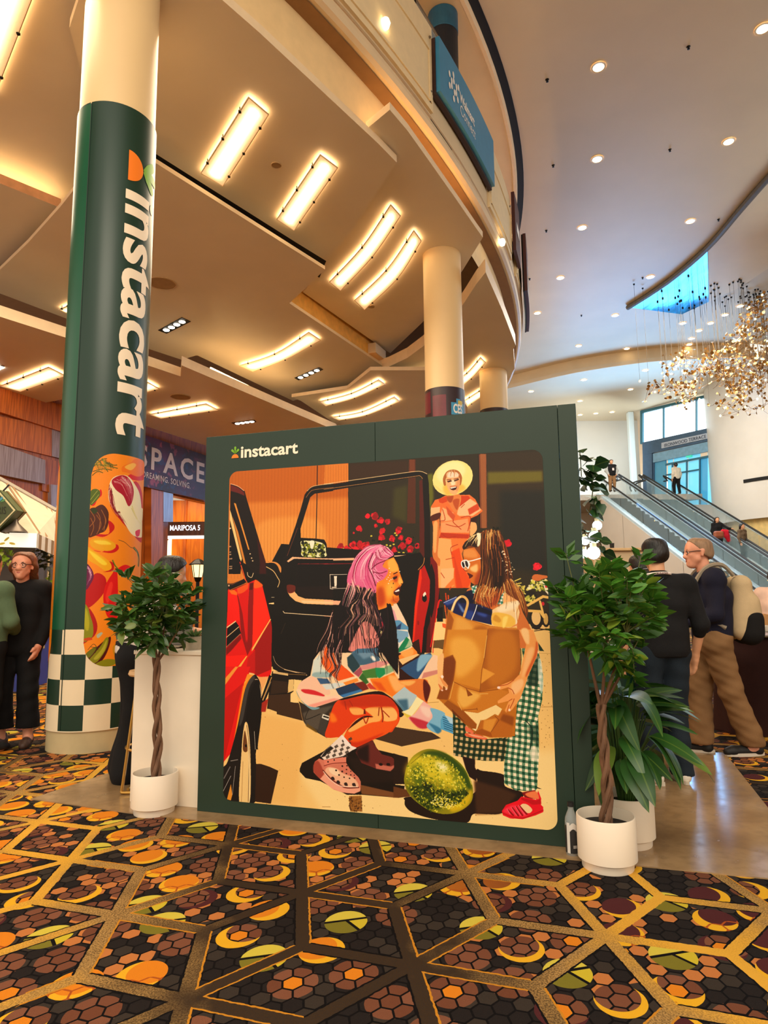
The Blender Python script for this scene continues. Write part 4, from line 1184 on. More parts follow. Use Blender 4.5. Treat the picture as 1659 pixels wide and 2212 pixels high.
['L','c8b8a0',[909,1488,914,1399,931,1397],2.6,0],
['L','d8c8b8',[1023,1487,911,1487,911,1400,1023,1401],2.6,0],
['P','f0d8c0',[937,1478,956,1477,954,1413,940,1413]],
['P','f0d8c0',[921,1411,953,1411,953,1405,921,1405]],
['P','100c08',[521,1238,913,1221,848,1076,802,948,574,930,540,964,519,1029]],
['L','c0a080',[525,981,545,938,598,905,670,890,755,879],2.6],
['L','d8b488',[603,901,756,870],4.6,0],
['P','f0c488',[491,1313,525,1318,526,1306,489,1308]],
['L','f0d8b0',[508,1350,527,1350],2.3,0],
['L','5c4c38',[607,1188,577,1121],3.5,1,60],
['P','1a1008',[519,888,757,880,727,829,670,846,666,768,646,754,702,701,733,594,554,627,554,641,496,657,486,656,495,740,514,870]],
['P','d8b480',[525,888,629,877,629,863,525,875]],
['P','dcb478',[634,840,668,841,666,773,640,763,625,758]],
['P','f0c484',[670,841,722,838,686,764,702,697,646,704,646,749,669,764]],
['L','b08850',[525,875,752,871],2.3,0],
['P','3c2a1a',[520,833,624,826,630,762,506,744],0,3],
['P','d8140a',[196,1408,217,1396,351,1448,391,1465,438,1435,500,1217,507,1190,514,888,499,842,427,851,401,862,361,896,307,624,255,394,174,305,171,734]],
['P','f0200a',[191,1402,259,1369,298,1203,287,1203,257,1203,191,1172]],
['P','f4300c',[375,1404,440,1430,500,1221,376,1031],0,2],
['P','e86420',[389,1464,429,1443,445,1425,415,1412,380,1413],1,3],
['P','f07018',[196,1399,237,1401,261,1383,259,1365,217,1374],0,2],
['P','e85a1c',[258,1410,344,1445,339,1409,304,1378,264,1374],0,2],
['P','8c0a08',[349,1445,379,1449,376,1044,342,982,294,1114,276,1292,259,1369,269,1360,302,1248,341,1062,341,1292]],
['P','d0120a',[274,1369,339,1400,341,1114,331,1061,302,1248]],
['P','5c0806',[354,1440,377,1444,372,1399,347,1400]],
['P','980c08',[376,1027,507,1203,513,1159,512,899,409,858,394,870,396,1018]],
['P','b81410',[347,969,396,1018,399,870,349,878,338,917],0,3],
['P','f0b060',[507,1212,500,1214,374,1027,372,1009,386,1023]],
['P','f0a850',[342,978,332,978,204,822,235,823]],
['P','f0210a',[186,975,337,987,327,973,194,822,184,822],0,2],
['P','7c0806',[187,1024,289,1114,297,1088,226,1012,188,980],0,2],
['P','0e0a08',[192,1154,255,1196,278,1167,294,1121,189,1029]],
['P','f0c090',[189,1163,253,1203,255,1196,189,1154]],
['L','e8b888',[188,1096,276,1163],4.6,0],
['L','c89070',[187,1033,289,1119],2.9,0],
['P','f09030',[329,869,389,861,365,835,325,825,320,834]],
['P','20120e',[196,2104,254,2082,302,2051,318,1998,462,1580,468,1500,398,1501,307,1503,195,1902]],
['P','6c2420',[196,2099,254,2077,299,2041,302,2018,255,2039,197,2057],0,3],
['L','f0b090',[196,2105,249,2087,296,2053],3.5],
['P','46120e',[394,1755,462,1580,468,1500,418,1501,422,1572],0,4],
['P','0e0a08',[197,1949,290,1585,281,1503,194,1505]],
['P','f0c080',[195,1930,206,1901,290,1603,285,1585,274,1603,196,1864]],
['P','c88038',[211,1892,260,1778,329,1538,317,1529,262,1714]],
['P','d88c40',[223,1975,238,1970,345,1661,335,1661]],
['L','e83018',[277,1580,302,1512],5.8,0],
['P','f0d8b8',[192,1810,206,1810,206,1803,192,1802],0,0,80],
['P','c8a080',[195,1689,208,1690,209,1682,195,1682],0,0,80],
['P','c8a080',[196,1652,209,1653,209,1645,196,1645],0,0,80],
['P','c8a080',[196,1636,210,1637,210,1629,196,1629],0,0,80],
['P','c8a080',[197,1608,220,1609,218,1601,197,1601],0,0,80],
['P','c8a080',[198,1558,221,1558,219,1551,198,1551],0,0,80],
['P','c8a080',[198,1544,221,1545,219,1537,198,1537],0,0,80],
['E','d8b890',[350,1633],5,4],
['E','d8b890',[361,1605],5,4],
['E','d8b890',[369,1587],5,4],
['P','100a08',[280,1564,326,1563,389,1480,384,1464,354,1451,323,1456],1],
['L','e85c20',[285,1559,318,1468,328,1454],6.4],
['L','f0c898',[332,1513,338,1490,363,1480,375,1507],3.8],
['P','0e0a08',[190,1429,308,1472,328,1449,212,1402]],
['L','a06040',[216,1433,303,1470],2.3,0],
['E','d8b090',[198,1429],6,5],
['L','f07828',[212,1402,334,1446],2.9,0],
['P','b80c08',[184,881,334,870,303,771,278,676,179,282,182,579]],
['P','d81810',[183,909,365,913,324,818,185,710]],
['P','e89040',[186,795,279,911,257,911,182,833]],
['P','f0a040',[324,818,382,864,346,772,242,360,280,583]],
['P','f08824',[314,790,366,852,335,772,266,490,241,369],0,2],
['P','e8a068',[409,848,494,855,447,761,430,830]],
['P','1c1614',[387,860,420,844,442,784,449,637,426,439,427,407,411,379,411,91,183,96,179,269,216,326,281,546,330,771],1],
['P','46423e',[377,852,398,843,357,772,318,585,291,556,330,771],1,3],
['L','e8c8a0',[399,834,420,830,439,775,445,719],2.9],
['P','0c0806',[409,830,434,793,444,636,421,452,406,383,372,541,339,572,358,726],1],
['P','e8bc80',[334,567,356,540,375,358,374,88,301,87,311,378,319,493],1],
['P','6c4420',[330,516,346,466,353,394,321,401],1,1],
['L','5c3818',[345,549,364,403,364,92],3.5],
['L','f8e0b0',[334,558,351,494,364,358,372,92],2.9],
['E','1c1008',[342,425],8,9],
['L','8c6030',[323,328,317,88],2.3],
['L','e8d8c0',[399,515,408,406],2.3],
['P','d88c34',[240,186,252,124,242,89,215,94],0,1],
['L','b0a8a0',[270,297,252,124],2.6,0],
['L','c8c0b8',[239,236,182,132],2.3,0],
['L','98908c',[232,290,191,219],7.0,0,70],
['L','a8a098',[237,327,285,337],5.8,0,70],
['P','140e0a',[499,865,520,856,510,786,449,655,443,719]],
['L','e8a860',[515,851,454,710],4.1,0],
['L','f0c890',[510,823,456,706],2.3,0],
['P','a03020',[449,692,495,721,476,638,444,636],0,2],
['P','3a2210',[415,320,449,322,511,308,568,289,520,91,411,95]],
['P','46301c',[496,657,554,641,554,627,733,594,759,559,702,701,646,699,646,754,495,740]],
['P','1e1208',[712,310,727,345,870,422,955,494,1185,502,1212,450,1398,419,1385,402,1387,257,1317,260,1335,273,1379,276,1369,207,1404,202,1343,189,1111,188,1019,181,847,247,751,258,712,293]],
['P','7a5230',[1102,245,1395,205,1334,188,1111,192],0,2],
['P','2a1a10',[1020,401,1112,394,1372,385,1379,289,1111,249],0,10],
['P','4c3826',[1321,586,1453,573,1452,500,1360,478,1195,511]],
['P','4c3826',[1312,583,1543,565,1597,536,1361,477,1311,489]],
['P','2e1c10',[1310,436,1398,415,1396,268,1308,262]],
['P','6a4424',[1308,250,1408,234,1407,200,1307,187],0,2],
['P','2a180e',[1376,175,1407,200,1769,239,1795,369,1831,371,1951,357,1955,297,2050,271,2031,226,1933,153,1847,140,1772,134,1729,83,1551,88,1430,111,1382,141],1],
['P','4a301c',[1782,318,1943,285,2021,258,1927,152,1789,135],0,10],
['P','b07c40',[1033,174,1111,184,1115,94,1042,92],0,2],
['L','5c3c18',[1038,174,1042,88],2.3,0,80],
['L','5c3c18',[1043,174,1047,89],2.3,0,80],
['L','5c3c18',[1049,175,1053,89],2.3,0,80],
['L','5c3c18',[1054,175,1058,90],2.3,0,80],
['L','5c3c18',[1060,176,1064,90],2.3,0,80],
['L','5c3c18',[1065,176,1069,90],2.3,0,80],
['L','5c3c18',[1071,177,1075,91],2.3,0,80],
['L','5c3c18',[1076,177,1080,91],2.3,0,80],
['L','5c3c18',[1081,177,1086,92],2.3,0,80],
['L','5c3c18',[1087,178,1091,92],2.3,0,80],
['L','5c3c18',[1092,178,1096,93],2.3,0,80],
['L','5c3c18',[1098,179,1102,93],2.3,0,80],
['L','5c3c18',[1103,179,1107,94],2.3,0,80],
['L','5c3c18',[1109,179,1113,94],2.3,0,80],
['S','4a2c10 8a6028',[1033,170,1111,175,1117,94,1037,90],120,4.6],
['L','8a6030',[861,100,913,104],2.3,0],
['P','5c482c',[1571,1091,1631,1094,1624,1037,1564,1053]],
['L','b08850',[2168,1025,2234,1023],1.7,0],
['L','a07840',[1516,730,1588,738],2.3],
['L','a87c44',[2162,732,2233,736],2.3,0],
['S','7c5424',[2174,1022,2228,1023,2229,510,2159,506],40,2.6],
['P','2a1a10',[2126,306,2156,296,2129,298]],
['P','b01a10',[1500,1513,1517,1533,1550,1441,1544,1326,1516,1212,1502,1122,1491,1017,1432,1016,1452,1245,1486,1451]],
['P','e8380c',[1487,1505,1498,1513,1499,1451,1470,1286,1445,1081,1432,1040,1453,1286],0,2],
['P','120a08',[1553,1578,1582,1561,1601,1449,1607,1334,1580,1244,1557,1163,1550,1018,1491,1017,1506,1163,1547,1285,1554,1433,1526,1521,1518,1575]],
['P','5c1210',[1586,1524,1608,1408,1598,1309,1562,1204,1548,1122,1542,1018,1517,1017,1528,1155,1577,1285,1583,1408],0,2],
['L','d81c18',[1607,1326,1579,1204,1559,1018],4.6],
['E','e8d8c0',[1514,1355],9,17,20,0,100],
['E','0c0806',[1514,1335],15,22],
['E','f0e0c8',[1514,1359],6,15,20,0,100],
['E','8c1410',[1473,1191],6,13],
['L','d88848',[1478,1505,1509,1538,1518,1575],3.5],
['P','7c1412',[1554,1511,1555,1576,1579,1567,1602,1529,1610,1436,1593,1299,1565,1117,1545,1044],1],
['P','180c0a',[1554,1521,1573,1502,1581,1437,1574,1299,1549,1230],1],
['L','e02018',[1617,1321,1597,1308,1571,1162,1545,1053],5.8],
['P','f4c888',[1576,1194,1637,1194,1635,1090,1560,1089]],
['P','6c5430',[1569,1089,1630,1095,1620,1045,1559,1045]],
['P','14100c',[1592,1276,1625,1285,1623,1198,1586,1198]],
['P','ee7a3c',[1606,1683,1632,1702,1793,1691,1767,1653,1745,1594,1763,1500,1796,1451,1790,1393,1600,1395,1599,1573]],
['P','f4a468',[1606,1693,1682,1681,1698,1502,1640,1395,1605,1395,1594,1583],0,2],
['P','e05418',[1680,1606,1731,1629,1748,1520,1796,1431,1775,1393,1705,1394],0,2],
['P','d04a14',[1695,1601,1727,1472,1745,1393,1710,1394],0,3],
['P','f6b07c',[1618,1508,1698,1511,1692,1453,1635,1395,1615,1395],0,3],
['P','e8743c',[1621,1930,1652,1944,1799,1943,1833,1914,1857,1863,1876,1842,1846,1818,1801,1800,1793,1687,1606,1698,1621,1773,1617,1844,1562,1816,1564,1882,1590,1922]],
['P','f6b082',[1579,1876,1620,1879,1617,1844,1560,1816,1563,1877],0,1],
['P','f4a878',[1636,1874,1701,1840,1695,1795,1623,1788,1625,1844],0,2],
['P','f6b486',[1738,1899,1799,1921,1838,1893,1866,1847,1816,1815,1736,1818,1721,1829],0,2],
['P','f09868',[1623,1783,1786,1801,1793,1716,1622,1723],0,3],
['P','c84c1c',[1611,1926,1663,1943,1672,1912,1636,1899,1616,1905],0,1],
['P','c4481c',[1739,1939,1794,1936,1804,1920,1732,1869,1711,1840,1701,1860],0,1],
['P','b8401c',[1622,1723,1793,1706,1787,1682,1611,1693],0,3],
['P','c8502a',[1787,1856,1848,1888,1857,1853,1796,1821],0,3],
['P','c45a34',[1656,1883,1686,1851,1711,1820,1700,1790,1665,1832],0,2],
['L','a83c1a',[1635,1863,1649,1802,1624,1793],4.6,1,80],
['L','a83c1a',[1746,1808,1801,1810,1784,1727],4.6,1,80],
['L','a83c1a',[1722,1649,1681,1631,1685,1591],4.6,1,80],
['L','a83c1a',[1627,1718,1662,1691,1713,1699],4.6,1,80],
['L','a83c1a',[1747,1868,1768,1887],4.6,1,80],
['L','a83c1a',[1654,1772,1724,1754,1770,1772],4.6,1,80],
['L','a83c1a',[1700,1795,1700,1780,1744,1738],4.6,1,80],
['L','a83c1a',[1649,1562,1695,1571],4.6,1,80],
['L','a83c1a',[1617,1484,1637,1454],4.6,1,80],
['P','d07840',[1572,1801,1614,1809,1612,1718,1599,1593,1614,1563,1608,1523,1588,1549,1568,1594,1576,1735],1],
['P','f0a468',[1577,1775,1603,1784,1595,1674,1589,1609,1574,1624],1,2],
['P','5c2818',[1563,1826,1620,1844,1614,1809,1567,1796],1,1],
['P','f0a870',[1805,1780,1834,1769,1836,1729,1803,1696,1796,1716],1],
['P','3c1c14',[1808,1795,1846,1813,1835,1774,1805,1780],0,1],
['P','d88048',[1678,1942,1739,1949,1748,1908,1716,1839,1682,1881,1662,1923],1],
['P','a85028',[1673,1963,1703,1941,1687,1901,1662,1923],1,2],
['P','b4582c',[1698,1911,1738,1919,1722,1854],1,3],
['E','f4d888',[1700,2050],124,105,-16,0,100],
['E','fae4a0',[1691,2084],89,63,-16,10,100],
['P','e8b458',[1649,2010,1751,2009,1775,1977,1709,1951,1653,1949],1,8],
['P','f0c878',[1582,2019,1658,1954,1612,1982],1,4],
['P','a86838',[1642,2052,1666,2091,1702,2101,1737,2089,1757,2054,1751,2009,1740,2005,1739,2051,1665,2055,1659,2010,1646,2010],1],
['P','e8a878',[1668,2070,1702,2078,1732,2066,1744,2030,1740,1995,1727,1955,1706,1948,1684,1962,1664,2004,1662,2040],1],
['P','f8d0a8',[1690,2033,1711,2037,1715,2011,1700,2002,1690,2013],1,3],
['P','f6ccb0',[1671,2086,1732,2082,1734,2056,1670,2055],1,3],
['P','d89464',[1731,2051,1743,2020,1735,1980,1719,1970],1,3],
['H','c88850 e8c090 a06030 8a4a20',[[1692,2097,1655,2082,1647,2026],[1702,2099,1702,2078,1698,2053],[1712,2096,1747,2070,1751,2019]],2.9,16,3],
['P','4a2010',[1665,2032,1690,2038,1698,2030,1672,2024]],
['P','4a2010',[1708,2035,1736,2043,1739,2036,1711,2027]],
['L','6a3018',[1665,2040,1690,2042],4.1,0],
['L','6a3018',[1708,2042,1734,2046],4.1,0],
['P','4c140c',[1684,1990,1722,1996,1720,1981,1707,1975,1692,1978],1],
['P','fff0dc',[1685,1991,1722,1996,1720,1991,1688,1985]],
['L','c06040',[1682,1996,1705,2002,1726,1998],3.5],
['E','f8d8b0',[1699,2015],7,6],
['H','e86828 f49454 d04810',[[1626,1344,1638,1207,1637,1162],[1670,1389,1692,1343],[1694,1412,1776,1388]],6.4,12,4],
['P','e8602c',[1618,1189,1642,1185,1639,1158,1620,1167]],
['P','3a1408',[1259,932,1375,1042,1476,1097,1493,937,1372,774]],
['P','e8803c',[1333,850,1458,862,1456,772,1381,806]],
['P','d87838',[1315,850,1470,866,1518,862,1530,839,1541,805,1522,753,1510,730,1389,818,1315,845],1],
['P','f0a860',[1353,846,1451,854,1408,824],1,4],
['P','5c1c0c',[1500,861,1530,839,1540,805,1516,736,1499,781],1,3],
['P','3a322a',[702,710,791,671,996,739,935,695,879,508,895,498,828,529,750,567]],
['P','5a5248',[791,666,935,695,853,618,833,543,755,567,728,640],0,6],
['L','17120e',[770,665,750,604,848,641],3.5],
['P','48423c',[853,622,905,629,874,513,830,533]],
['P','d8d0c0',[864,641,910,629,900,603,856,618]],
['P','2a2420',[869,632,905,624,900,615,864,623]],
['L','c8a878',[707,696,729,603,760,562],2.0],
['P','6a5420',[760,581,828,538,823,528,755,562],0,3],
['P','d8480e',[935,695,996,739,1162,772,1284,758,1351,688,1350,626,1320,580,1277,555,1116,633,986,523,955,508,879,508,900,587],1],
['P','e85c14',[1126,634,1283,641,1345,625,1282,551,1184,506,1076,455,1036,457,1001,501,1016,547,1051,590],1],
['P','f4a45c',[1036,680,1067,693,1121,679,1129,652,1061,645],1,3],
['P','f4a860',[1136,680,1215,699,1235,688,1234,620,1160,599,1046,544,1036,562,1116,624,1185,636],1,3],
['P','f6ae68',[1244,698,1303,700,1336,665,1326,625,1253,617,1249,657],1,3],
['P','b83808',[986,729,1162,763,1284,758,1332,705,1136,693,1016,689],1,10],
['P','f07820',[910,648,935,644,956,604,915,597],1,8],
['P','c43c08',[1001,501,1086,487,1257,550,1076,455],1,6],
['P','641a06',[1129,679,1136,680,1141,653,1126,652]],
['P','3c1004',[986,523,1026,557,1076,609,1136,641,1190,637,1136,630,1076,591,1016,547,966,508],1],
['L','8a2c08',[1239,693,1249,639,1244,612],7.0],
['L','8a2c08',[1225,692,1220,647],5.8],
['L','a03408',[1249,675,1287,641],5.8],
['L','a83808',[1126,629,1141,598,1156,631],7.0],
['L','8c2808',[1006,721,1016,675],7.0,1,60],
['L','8c2808',[1037,726,1057,695],5.8,1,60],
['P','2a0c06',[986,738,1201,787,1279,767,1351,706,1379,663,1350,643,1341,697,1279,758,1162,767,996,729],1,1],
['P','e8d0c0',[986,523,1006,497,1051,463,1080,455,996,401,874,371,849,392,884,431]],
['P','4a4038',[881,391,902,404,910,390,890,377],0,0,85],
['P','4a4038',[889,416,909,429,917,416,897,403],0,0,85],
['P','4a4038',[923,402,943,415,951,402,931,389],0,0,85],
['P','4a4038',[930,428,950,441,958,428,938,415],0,0,85],
['P','4a4038',[964,414,985,427,993,413,973,401],0,0,85],
['P','4a4038',[999,399,1019,412,1027,399,1007,386],0,0,85],
['P','4a4038',[937,454,957,467,966,454,945,441],0,0,85],
['P','4a4038',[972,439,992,452,1000,439,980,426],0,0,85],
['P','4a4038',[1006,425,1026,438,1034,425,1014,412],0,0,85],
['P','4a4038',[979,465,999,478,1007,465,987,452],0,0,85],
['P','4a4038',[1013,451,1033,464,1041,451,1021,438],0,0,85],
['P','4a4038',[986,491,1006,504,1014,491,994,478],0,0,85],
['P','4a4038',[1020,476,1040,489,1048,476,1028,463],0,0,85],
['P','4a4038',[1027,502,1047,515,1055,502,1035,489],0,0,85],
['P','2a2420',[849,383,884,431,915,455,935,443,895,413,879,394],0,3],
['P','f0dcd0',[981,523,996,519,1051,463,1083,453,1061,441,1006,474]],
['P','6c3028',[1089,455,1185,502,1192,478,1239,426,1301,414,1314,402,1314,357,1291,335,1202,342,1112,369,1075,425]],
['P','b86c5c',[1198,370,1292,360,1314,369,1312,353,1291,333,1202,342],0,2],
['P','2a120e',[1080,442,1158,480,1157,372,1089,393],0,10],
['E','1a0806',[1232,368],12,8],
['E','1a0806',[1278,371],12,8],
['P','c87864',[803,333,813,359,841,378,865,371,992,395,1015,392,1015,363,1038,331,1093,285,1107,261,1104,208,1065,191,996,192,936,204,851,256,804,295]],
['P','e8ac8c',[898,331,955,326,992,303,1056,283,1088,252,1084,231,1001,229,927,266,880,304],1,2],
['P','f4c8a4',[903,323,945,325,973,302,955,284,917,298],1,3],
['P','a04c3c',[808,350,837,361,870,295,851,260,804,299],1,4],
['P','d8806c',[870,367,1015,397,1015,367,879,336]],
['L','7c3428',[872,337,927,354,1015,365],4.1],
['P','e89c84',[847,260,880,296,927,249,1001,217,1104,228,1102,208,1065,191,996,192,927,207],0,2],
['L','6a2c20',[865,312,917,265,973,235,1019,220,1093,228],5.8],
['L','f8d8c0',[868,304,917,257,982,228,1088,231],3.5],
['E','2a1410',[990,343],6,5],
['E','2a1410',[950,316],6,5],
['E','2a1410',[1017,325],5,4],
['E','2a1410',[989,312],6,5],
['E','2a1410',[969,291],6,5],
['E','2a1410',[1016,302],5,4],
['E','2a1410',[1044,317],4,3],
['E','2a1410',[1044,296],5,4],
['E','2a1410',[1001,280],5,4],
['E','2a1410',[1036,276],5,4],
['E','2a1410',[1068,280],5,4],
['E','2a1410',[1066,296],4,3],
['E','2a1410',[1020,347],5,4],
['P','3a2826',[919,275,934,277,941,260,921,261],1],
['P','3a2826',[954,256,969,259,976,242,956,242],1],
['P','3a2826',[1002,247,1018,250,1024,233,1005,233],1],
['P','3a2826',[1053,248,1069,251,1075,234,1056,234],1],
['E','1a0806',[898,362],5,5],
['E','1a0806',[938,375],4,5],
['P','eec8a8',[1305,1303,1341,1307,1396,1203,1408,1171,1412,1121,1432,1056,1466,1017,1319,1014]],
['P','6090b4',[1322,1207,1357,1207,1412,1166,1410,1121,1346,1059,1338,1121],0,1],
['P','e0e0dc',[1369,1146,1407,1121,1346,1039,1350,1064],0,2],
['P','2a4468',[1339,1166,1370,1191,1356,1121,1342,1080],0,3],
['P','d898a0',[1314,1278,1327,1261,1344,1207,1322,1203],0,3],
['P','e0d8c8',[1319,1151,1407,1151,1436,1063,1355,1027,1337,1092]],
['P','7ca0bc',[1332,1151,1410,1139,1412,1110,1356,1074,1337,1080],0,1],
['P','168058',[1400,1110,1418,1092,1424,1051,1349,1015,1349,1039],0,1],
['P','a0b490',[1418,1098,1436,1057,1386,1039,1405,1069],0,2],
['P','f08838',[1348,997,1436,1049,1463,1023,1466,999,1429,975,1354,974],0,1],
['P','f4a058',[1361,1015,1430,1040,1441,1011,1404,981],1,4],
['P','e8b880',[1348,974,1466,1011,1478,1005,1373,945],0,1],
['P','34587c',[1372,933,1521,1012,1551,1001,1526,960,1470,872,1427,877,1372,916],1],
['P','80a8c4',[1478,1000,1545,1006,1548,989,1464,906],1,4],
['P','f0c0a0',[1563,1007,1587,1001,1585,898,1488,867,1470,872,1526,954],0,1],
['P','c88478',[1501,902,1586,921,1585,898,1488,867],0,2],
['P','f0c8a0',[800,963,842,1016,1038,1065,1238,1095,1346,1050,1353,868,1236,801,1137,798,991,738,791,671,717,720,685,775,722,833,780,868]],
['P','e86420',[884,1064,915,1073,956,937,987,938,1067,870,966,840,884,903,853,949],0,1],
['P','c8d0c4',[800,958,842,997,858,912,894,894,894,861,790,863],0,2],
['P','90a8a8',[806,887,904,889,915,862,801,859],1,4],
['P','e4dcb0',[883,1083,930,1088,899,1054,884,1049],0,2],
['P','f0b89c',[722,833,790,863,827,845,863,809,905,791,894,754,717,781,691,785],1],
['P','c83038',[717,781,796,781,874,753,848,743,759,754],1,2],
['P','f4c4a8',[691,775,728,762,874,744,956,756,986,738,874,702,791,680,749,688],0,2],
['P','f09888',[760,688,935,737,981,734,801,676],0,4],
['P','7898a0',[685,775,707,729,770,684,843,677,791,664,723,710],1,1],
['P','406080',[822,854,894,852,915,824,848,818],0,2],
['P','c8d0cc',[858,813,956,830,1017,827,935,792,884,786],0,2],
['P','f08c3c',[996,831,1087,861,1097,843,1017,813],0,1],
['P','24405c',[946,793,1067,833,1122,789,996,743,966,761],0,1],
['P','4078a8',[976,756,1117,798,1124,785,1001,743],0,2],
['P','782c20',[1067,829,1132,844,1162,799,1122,786],0,2],
['P','d47870',[1038,1094,1229,1095,1218,1044,1108,1033,1048,1014]],
['L','b85c58',[1038,1089,1221,1094],2.0,0,70],
['L','b85c58',[1039,1083,1221,1090],2.0,0,70],
['L','b85c58',[1040,1077,1221,1086],2.0,0,70],
['L','b85c58',[1041,1071,1221,1082],2.0,0,70],
['L','b85c58',[1042,1064,1221,1078],2.0,0,70],
['L','b85c58',[1043,1058,1221,1073],2.0,0,70],
['L','b85c58',[1044,1052,1221,1069],2.0,0,70],
['L','b85c58',[1045,1046,1221,1065],2.0,0,70],
['L','b85c58',[1046,1040,1221,1061],2.0,0,70],
['L','b85c58',[1047,1034,1221,1057],2.0,0,70],
['L','b85c58',[1048,1028,1221,1053],2.0,0,70],
['L','b85c58',[1049,1022,1221,1048],2.0,0,70],
['P','48687c',[1048,1007,1139,1034,1223,1044,1232,966,1163,942,1103,936,1068,977],0,2],
['P','708ca0',[1088,1010,1188,1035,1208,1002,1128,973],0,8],
['P','e8e4d8',[1173,988,1193,993,1208,970,1193,965],1,4],
['P','2c4850',[1022,981,1053,1005,1108,931,1062,889,1027,930],0,2],
['P','e85c18',[981,933,1017,915,1072,870,971,851,961,886],0,1],
['P','d08c88',[1103,931,1213,961,1281,967,1291,953,1227,925,1113,908],0,2],
['P','a05460',[1062,889,1108,927,1123,899,1097,866],0,2],
['P','4c7c3c',[1118,904,1207,924,1217,865,1162,863,1142,858],0,2],
['P','3c6c34',[1097,862,1123,895,1162,836,1142,826],0,2],
['P','1c8c5c',[1202,924,1266,925,1266,889,1226,860,1207,883],0,2],
['P','88a880',[1261,930,1301,944,1320,908,1266,884],0,3],
['P','ee7c24',[1167,859,1236,865,1320,899,1339,868,1353,841,1396,824,1367,805,1308,758,1255,784,1201,796],0,2],
['P','f4a868',[1285,880,1334,877,1357,841,1391,824,1333,786,1295,840],1,8],
['P','d85c10',[1182,846,1236,838,1275,785,1226,797],0,6],
['P','c04838',[1147,822,1167,836,1211,796,1167,799],0,2],
['P','a8bcc4',[1308,758,1381,810,1456,772,1456,737,1379,676,1318,741],0,1],
['P','4c7888',[1318,741,1371,761,1418,709,1379,674],0,8],
['P','a8bcc4',[1314,763,1383,818,1456,762,1393,674,1327,740],0,1],
['P','486c80',[1333,741,1401,749,1406,686,1381,679],0,7],
['P','f0e0a8',[1456,762,1498,741,1424,652,1363,673,1412,692],0,1],
['P','d8b848',[1363,673,1424,652,1442,642,1399,640],0,3],
['P','e8a8a0',[1498,741,1545,708,1556,664,1513,594,1471,586,1399,640,1442,664,1461,688],0,1],
['P','b83848',[1411,646,1520,622,1531,606,1507,585,1459,591],1,5],
['P','f0c4b4',[1479,712,1539,697,1532,646,1491,672],1,7],
['P','7cacc8',[1539,702,1622,678,1603,637,1596,581,1566,563,1513,599,1550,652],1],
['P','3c7898',[1526,617,1573,602,1602,581,1578,560,1555,585],1,4],
['P','5c9cc0',[1616,666,1698,641,1743,616,1737,554,1672,562,1596,587,1597,637]],
['L','1c4c70',[1610,655,1732,612],3.5,0],
['L','1c4c70',[1611,642,1731,601],3.5,0],
['L','1c4c70',[1613,630,1731,590],3.5,0],
['L','1c4c70',[1614,618,1731,579],3.5,0],
['L','1c4c70',[1616,605,1731,568],3.5,0],
['L','1c4c70',[1617,593,1730,557],3.5,0],
['P','a8c8dc',[1622,666,1698,641,1714,606,1650,623],0,2],
['P','e07050',[1743,610,1783,584,1783,573,1743,582],1],
['P','d86440',[1742,571,1805,569,1862,550,1845,541,1776,548,1742,555],1],
['P','f0a080',[1754,569,1822,559,1856,550,1788,554],1,3],
['P','e88830',[1213,1413,1280,1446,1323,1295,1225,1266,1217,1329]],
['P','181014',[1032,1416,1209,1439,1217,1287,1234,1253,1305,1303,1339,1162,1345,1015,898,1008,879,1096,916,1203,986,1331],0,1],
['P','d8847c',[1054,1077,1126,1195,1189,1170,1223,1054,1044,1018],1,3],
['P','4c7088',[1049,1010,1090,1035,1219,1041,1227,1013]],
['L','c8b098',[1239,1249,1234,1203,1238,1145,1242,1120],2.9,0],
['E','b02838',[1247,1178],7,20],
['P','c8b880',[1233,1145,1251,1141,1242,1112]],
['P','e8842c',[1273,1565,1326,1585,1352,1537,1361,1495,1384,1432,1373,1415,1361,1399,1354,1357,1358,1328,1341,1307,1275,1307,1234,1274,1217,1304,1209,1413,1237,1506]],
['P','f4a850',[1291,1564,1326,1576,1352,1529,1356,1504,1308,1496,1290,1530],1,6],
['P','f4ac58',[1356,1470,1382,1432,1364,1419,1351,1436],1,4],
['P','f4a848',[1280,1421,1325,1437,1328,1395,1306,1345,1279,1354],1,16],
['P','c0541c',[1325,1471,1352,1478,1347,1437,1325,1437],1,8],
['P','b84c18',[1218,1388,1253,1404,1270,1316,1234,1283,1217,1312],1,12],
['P','c86424',[1306,1328,1354,1344,1354,1319,1323,1307],1,8],
['P','3a140a',[1312,1454,1325,1466,1347,1470,1345,1458,1329,1449],0,1],
['L','4a1c10',[1325,1483,1347,1493],6.4,0],
['P','50100c',[1324,1374,1359,1403,1368,1394,1354,1357,1341,1353,1328,1361],1],
['P','fff0e0',[1328,1378,1358,1392,1359,1380,1337,1374]],
['L','a83c20',[1324,1378,1364,1411],4.6],
['L','b04818',[1319,1349,1323,1324,1349,1311],4.6,1,70],
['E','7a2810',[1374,1423],5,3],
['E','f8ecd8',[1297,1518],3,3],
['E','f8ecd8',[1302,1492],3,3],
['E','f8ecd8',[1299,1476],3,3],
['E','f8ecd8',[1290,1463],3,3],
['E','f8ecd8',[1281,1452],3,3],
['E','f8ecd8',[1308,1449],3,3],
['E','f8ecd8',[1291,1426],3,3],
['E','f8ecd8',[1363,1498],3,3],
['E','f8ecd8',[1298,1442],3,3],
['E','f8ecd8',[1318,1454],3,3],
['E','2c1c28',[1322,1426],3,5],
['E','3c2010',[1311,1403],2,2],
['P','d8688c',[1092,1595,1148,1654,1229,1664,1283,1645,1327,1602,1282,1573,1255,1531,1290,1505,1263,1455,1218,1430,1209,1371,1164,1389,1091,1407,1027,1425,1037,1510],1],
